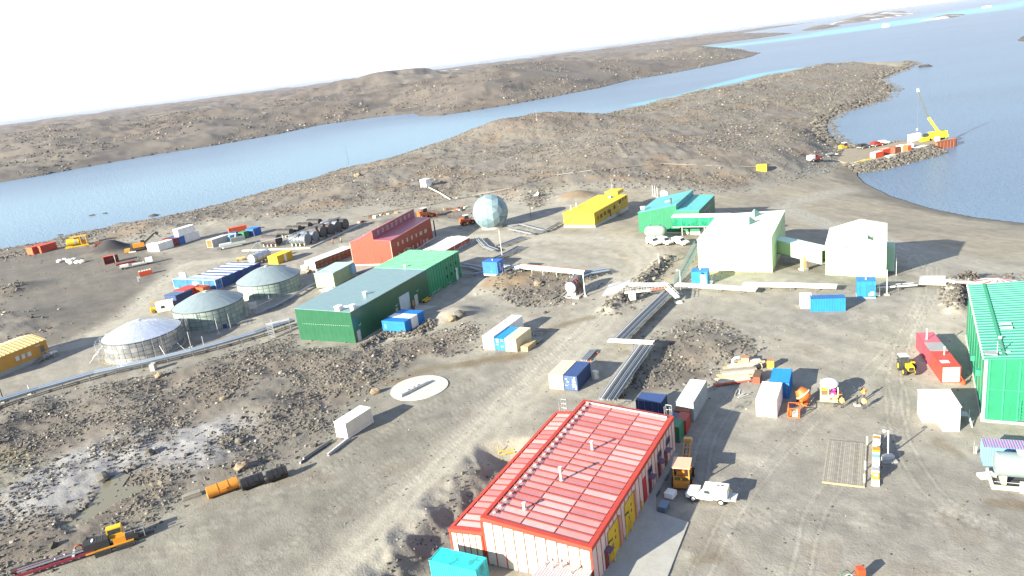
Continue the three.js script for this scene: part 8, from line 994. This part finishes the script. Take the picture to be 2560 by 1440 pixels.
// ---------- far ice, rocks in the water, notable boulders ----------
{
  const hz = (x) => 296.6 - 0.127 * x;
  const berg = (l, x, y, w, h, k) => { const p = PX(x, y, SEA), d = p.length(), sc = d / FPX; const g = new THREE.BoxGeometry(1, 1, 1, 6, 3, 3), a = g.attributes.position; for (let i = 0; i < a.count; i++) { const u = a.getX(i), v = a.getY(i), q = a.getZ(i); const n = hash2(Math.round(u * 6) + k * 31, Math.round(q * 3) + 7); a.setXYZ(i, u * w * sc * (1 - 0.15 * (v + 0.5)), (v + 0.5) * h * sc * (0.55 + 0.65 * n) - 2, q * w * sc * 0.7); } g.computeVertexNormals(); const o = obj('iceberg', g, k % 3 ? M([0.72, 0.8, 0.84], 0.6) : M([0.5, 0.68, 0.78], 0.6)); tag(o, l, 'iceberg', 'icebergs along the horizon'); o.position.copy(p); };
  const xs = [1560, 1640, 1700, 1760, 1835, 1880, 1920, 1985, 2030, 2088, 2110, 2160, 2205, 2240, 2262, 2290, 2335, 2362, 2376]; xs.forEach((x, i) => berg(`iceberg on the horizon, ${['first', 'second', 'third', 'fourth', 'fifth', 'sixth', 'seventh', 'eighth', 'ninth', 'tenth', 'eleventh', 'twelfth', 'thirteenth', 'fourteenth', 'fifteenth', 'sixteenth', 'seventeenth', 'eighteenth', 'last'][i]} from the left in the far line of ice`, x, hz(x) + 7.5, [16, 12, 20, 14, 24, 16, 14, 18, 20, 12, 9, 14, 12, 10, 12, 16, 22, 24, 14][i], [4, 3, 5, 4, 5, 4, 3, 5, 5, 5, 4, 6, 5, 4, 5, 6, 6, 9, 6][i], i));
  const fl = (l, x, y, w, h, k) => { const n = scene.children.length; berg(l, x, y, w, h, k); delete scene.children[n].userData.group; }; fl('lone white ice floe drifting in the bay at upper right', 2214, 67, 12, 7, 20); fl('small white ice floe near the right end of the pale water streak', 2467, 19, 14, 4, 22);
  [[384, 540, 2.2], [230, 539, 1.5], [262, 534, 1.2], [2312, 167, 5], [150, 588, 1.2]].forEach(([x, y, s], i) => { const p = PX(x, y, SEA); const g = new THREE.IcosahedronGeometry(s, 1); const a = g.attributes.position; for (let k = 0; k < a.count; k++) { const f = 0.75 + 0.5 * hash2(Math.round(a.getX(k) * 30) + i, Math.round((a.getZ(k) + a.getY(k)) * 30)); a.setXYZ(k, a.getX(k) * f * 1.5, a.getY(k) * f * 0.5, a.getZ(k) * f); } g.computeVertexNormals(); tag(obj('sea_rock', g, C.ironbark), ['dark rock in the channel water off the left shore, largest there', 'dark rock in the channel water, left of two far ones', 'dark rock in the channel water, right of two far ones', 'dark rock off the headland tip in the bay', 'dark rock close to the left shore edge'][i], 'rock').position.copy(p); });
  const bo = (l, x, y, s, m, k) => { const g = new THREE.IcosahedronGeometry(s, 1), a = g.attributes.position; for (let i = 0; i < a.count; i++) { const f = 0.78 + 0.4 * hash2(Math.round(a.getX(i) / s * 30) + k, Math.round((a.getZ(i) + 2 * a.getY(i)) / s * 30)); a.setXYZ(i, a.getX(i) * f * 1.2, a.getY(i) * f * 0.85, a.getZ(i) * f); } g.computeVertexNormals(); tag(obj('boulder', g, m), l, 'boulder').position.copy(G(x, y)).add(V(0, s * 0.35, 0)); };
  const tan = M([0.24, 0.19, 0.13], 0.95, 0, { map: gravelTex }), gr = M([0.12, 0.115, 0.105], 0.95, 0, { map: gravelTex });
  bo('dark angular boulder at the head of the meltwater pond', 258, 1198, 0.95, gr, 1); bo('tan boulder on the frosty ground left of the lone white container', 558, 1000, 0.6, tan, 2); bo('large tan boulder above the orange bucket', 605, 1170, 0.95, tan, 3); bo('pale boulder among rocks beside the green store containers', 1128, 802, 1.0, tan, 4); bo('grey boulder left of the white group at the road bend', 1150, 790, 1.1, gr, 5); bo('tan boulder with dark hollow near the round slab', 938, 983, 0.8, tan, 6); bo('big tan split boulder on the hill crest above the white hut', 895, 442, 1.8, tan, 7); bo('dark boulder above the white patch of rough ground at left', 600, 1105, 0.7, gr, 8); bo('tan boulder in the rocks left of the road tank', 1345, 712, 0.9, tan, 9); bo('grey boulder in frosty ground below the pipe trestle', 372, 1135, 0.8, gr, 10); bo('tan boulder beside the concrete pillar of the pipe trestle', 398, 942, 0.8, tan, 11);
}
scene.fog = new THREE.FogExp2(new THREE.Color().setRGB(0.62, 0.64, 0.78), 0.000024);
renderer.render(scene, camera);
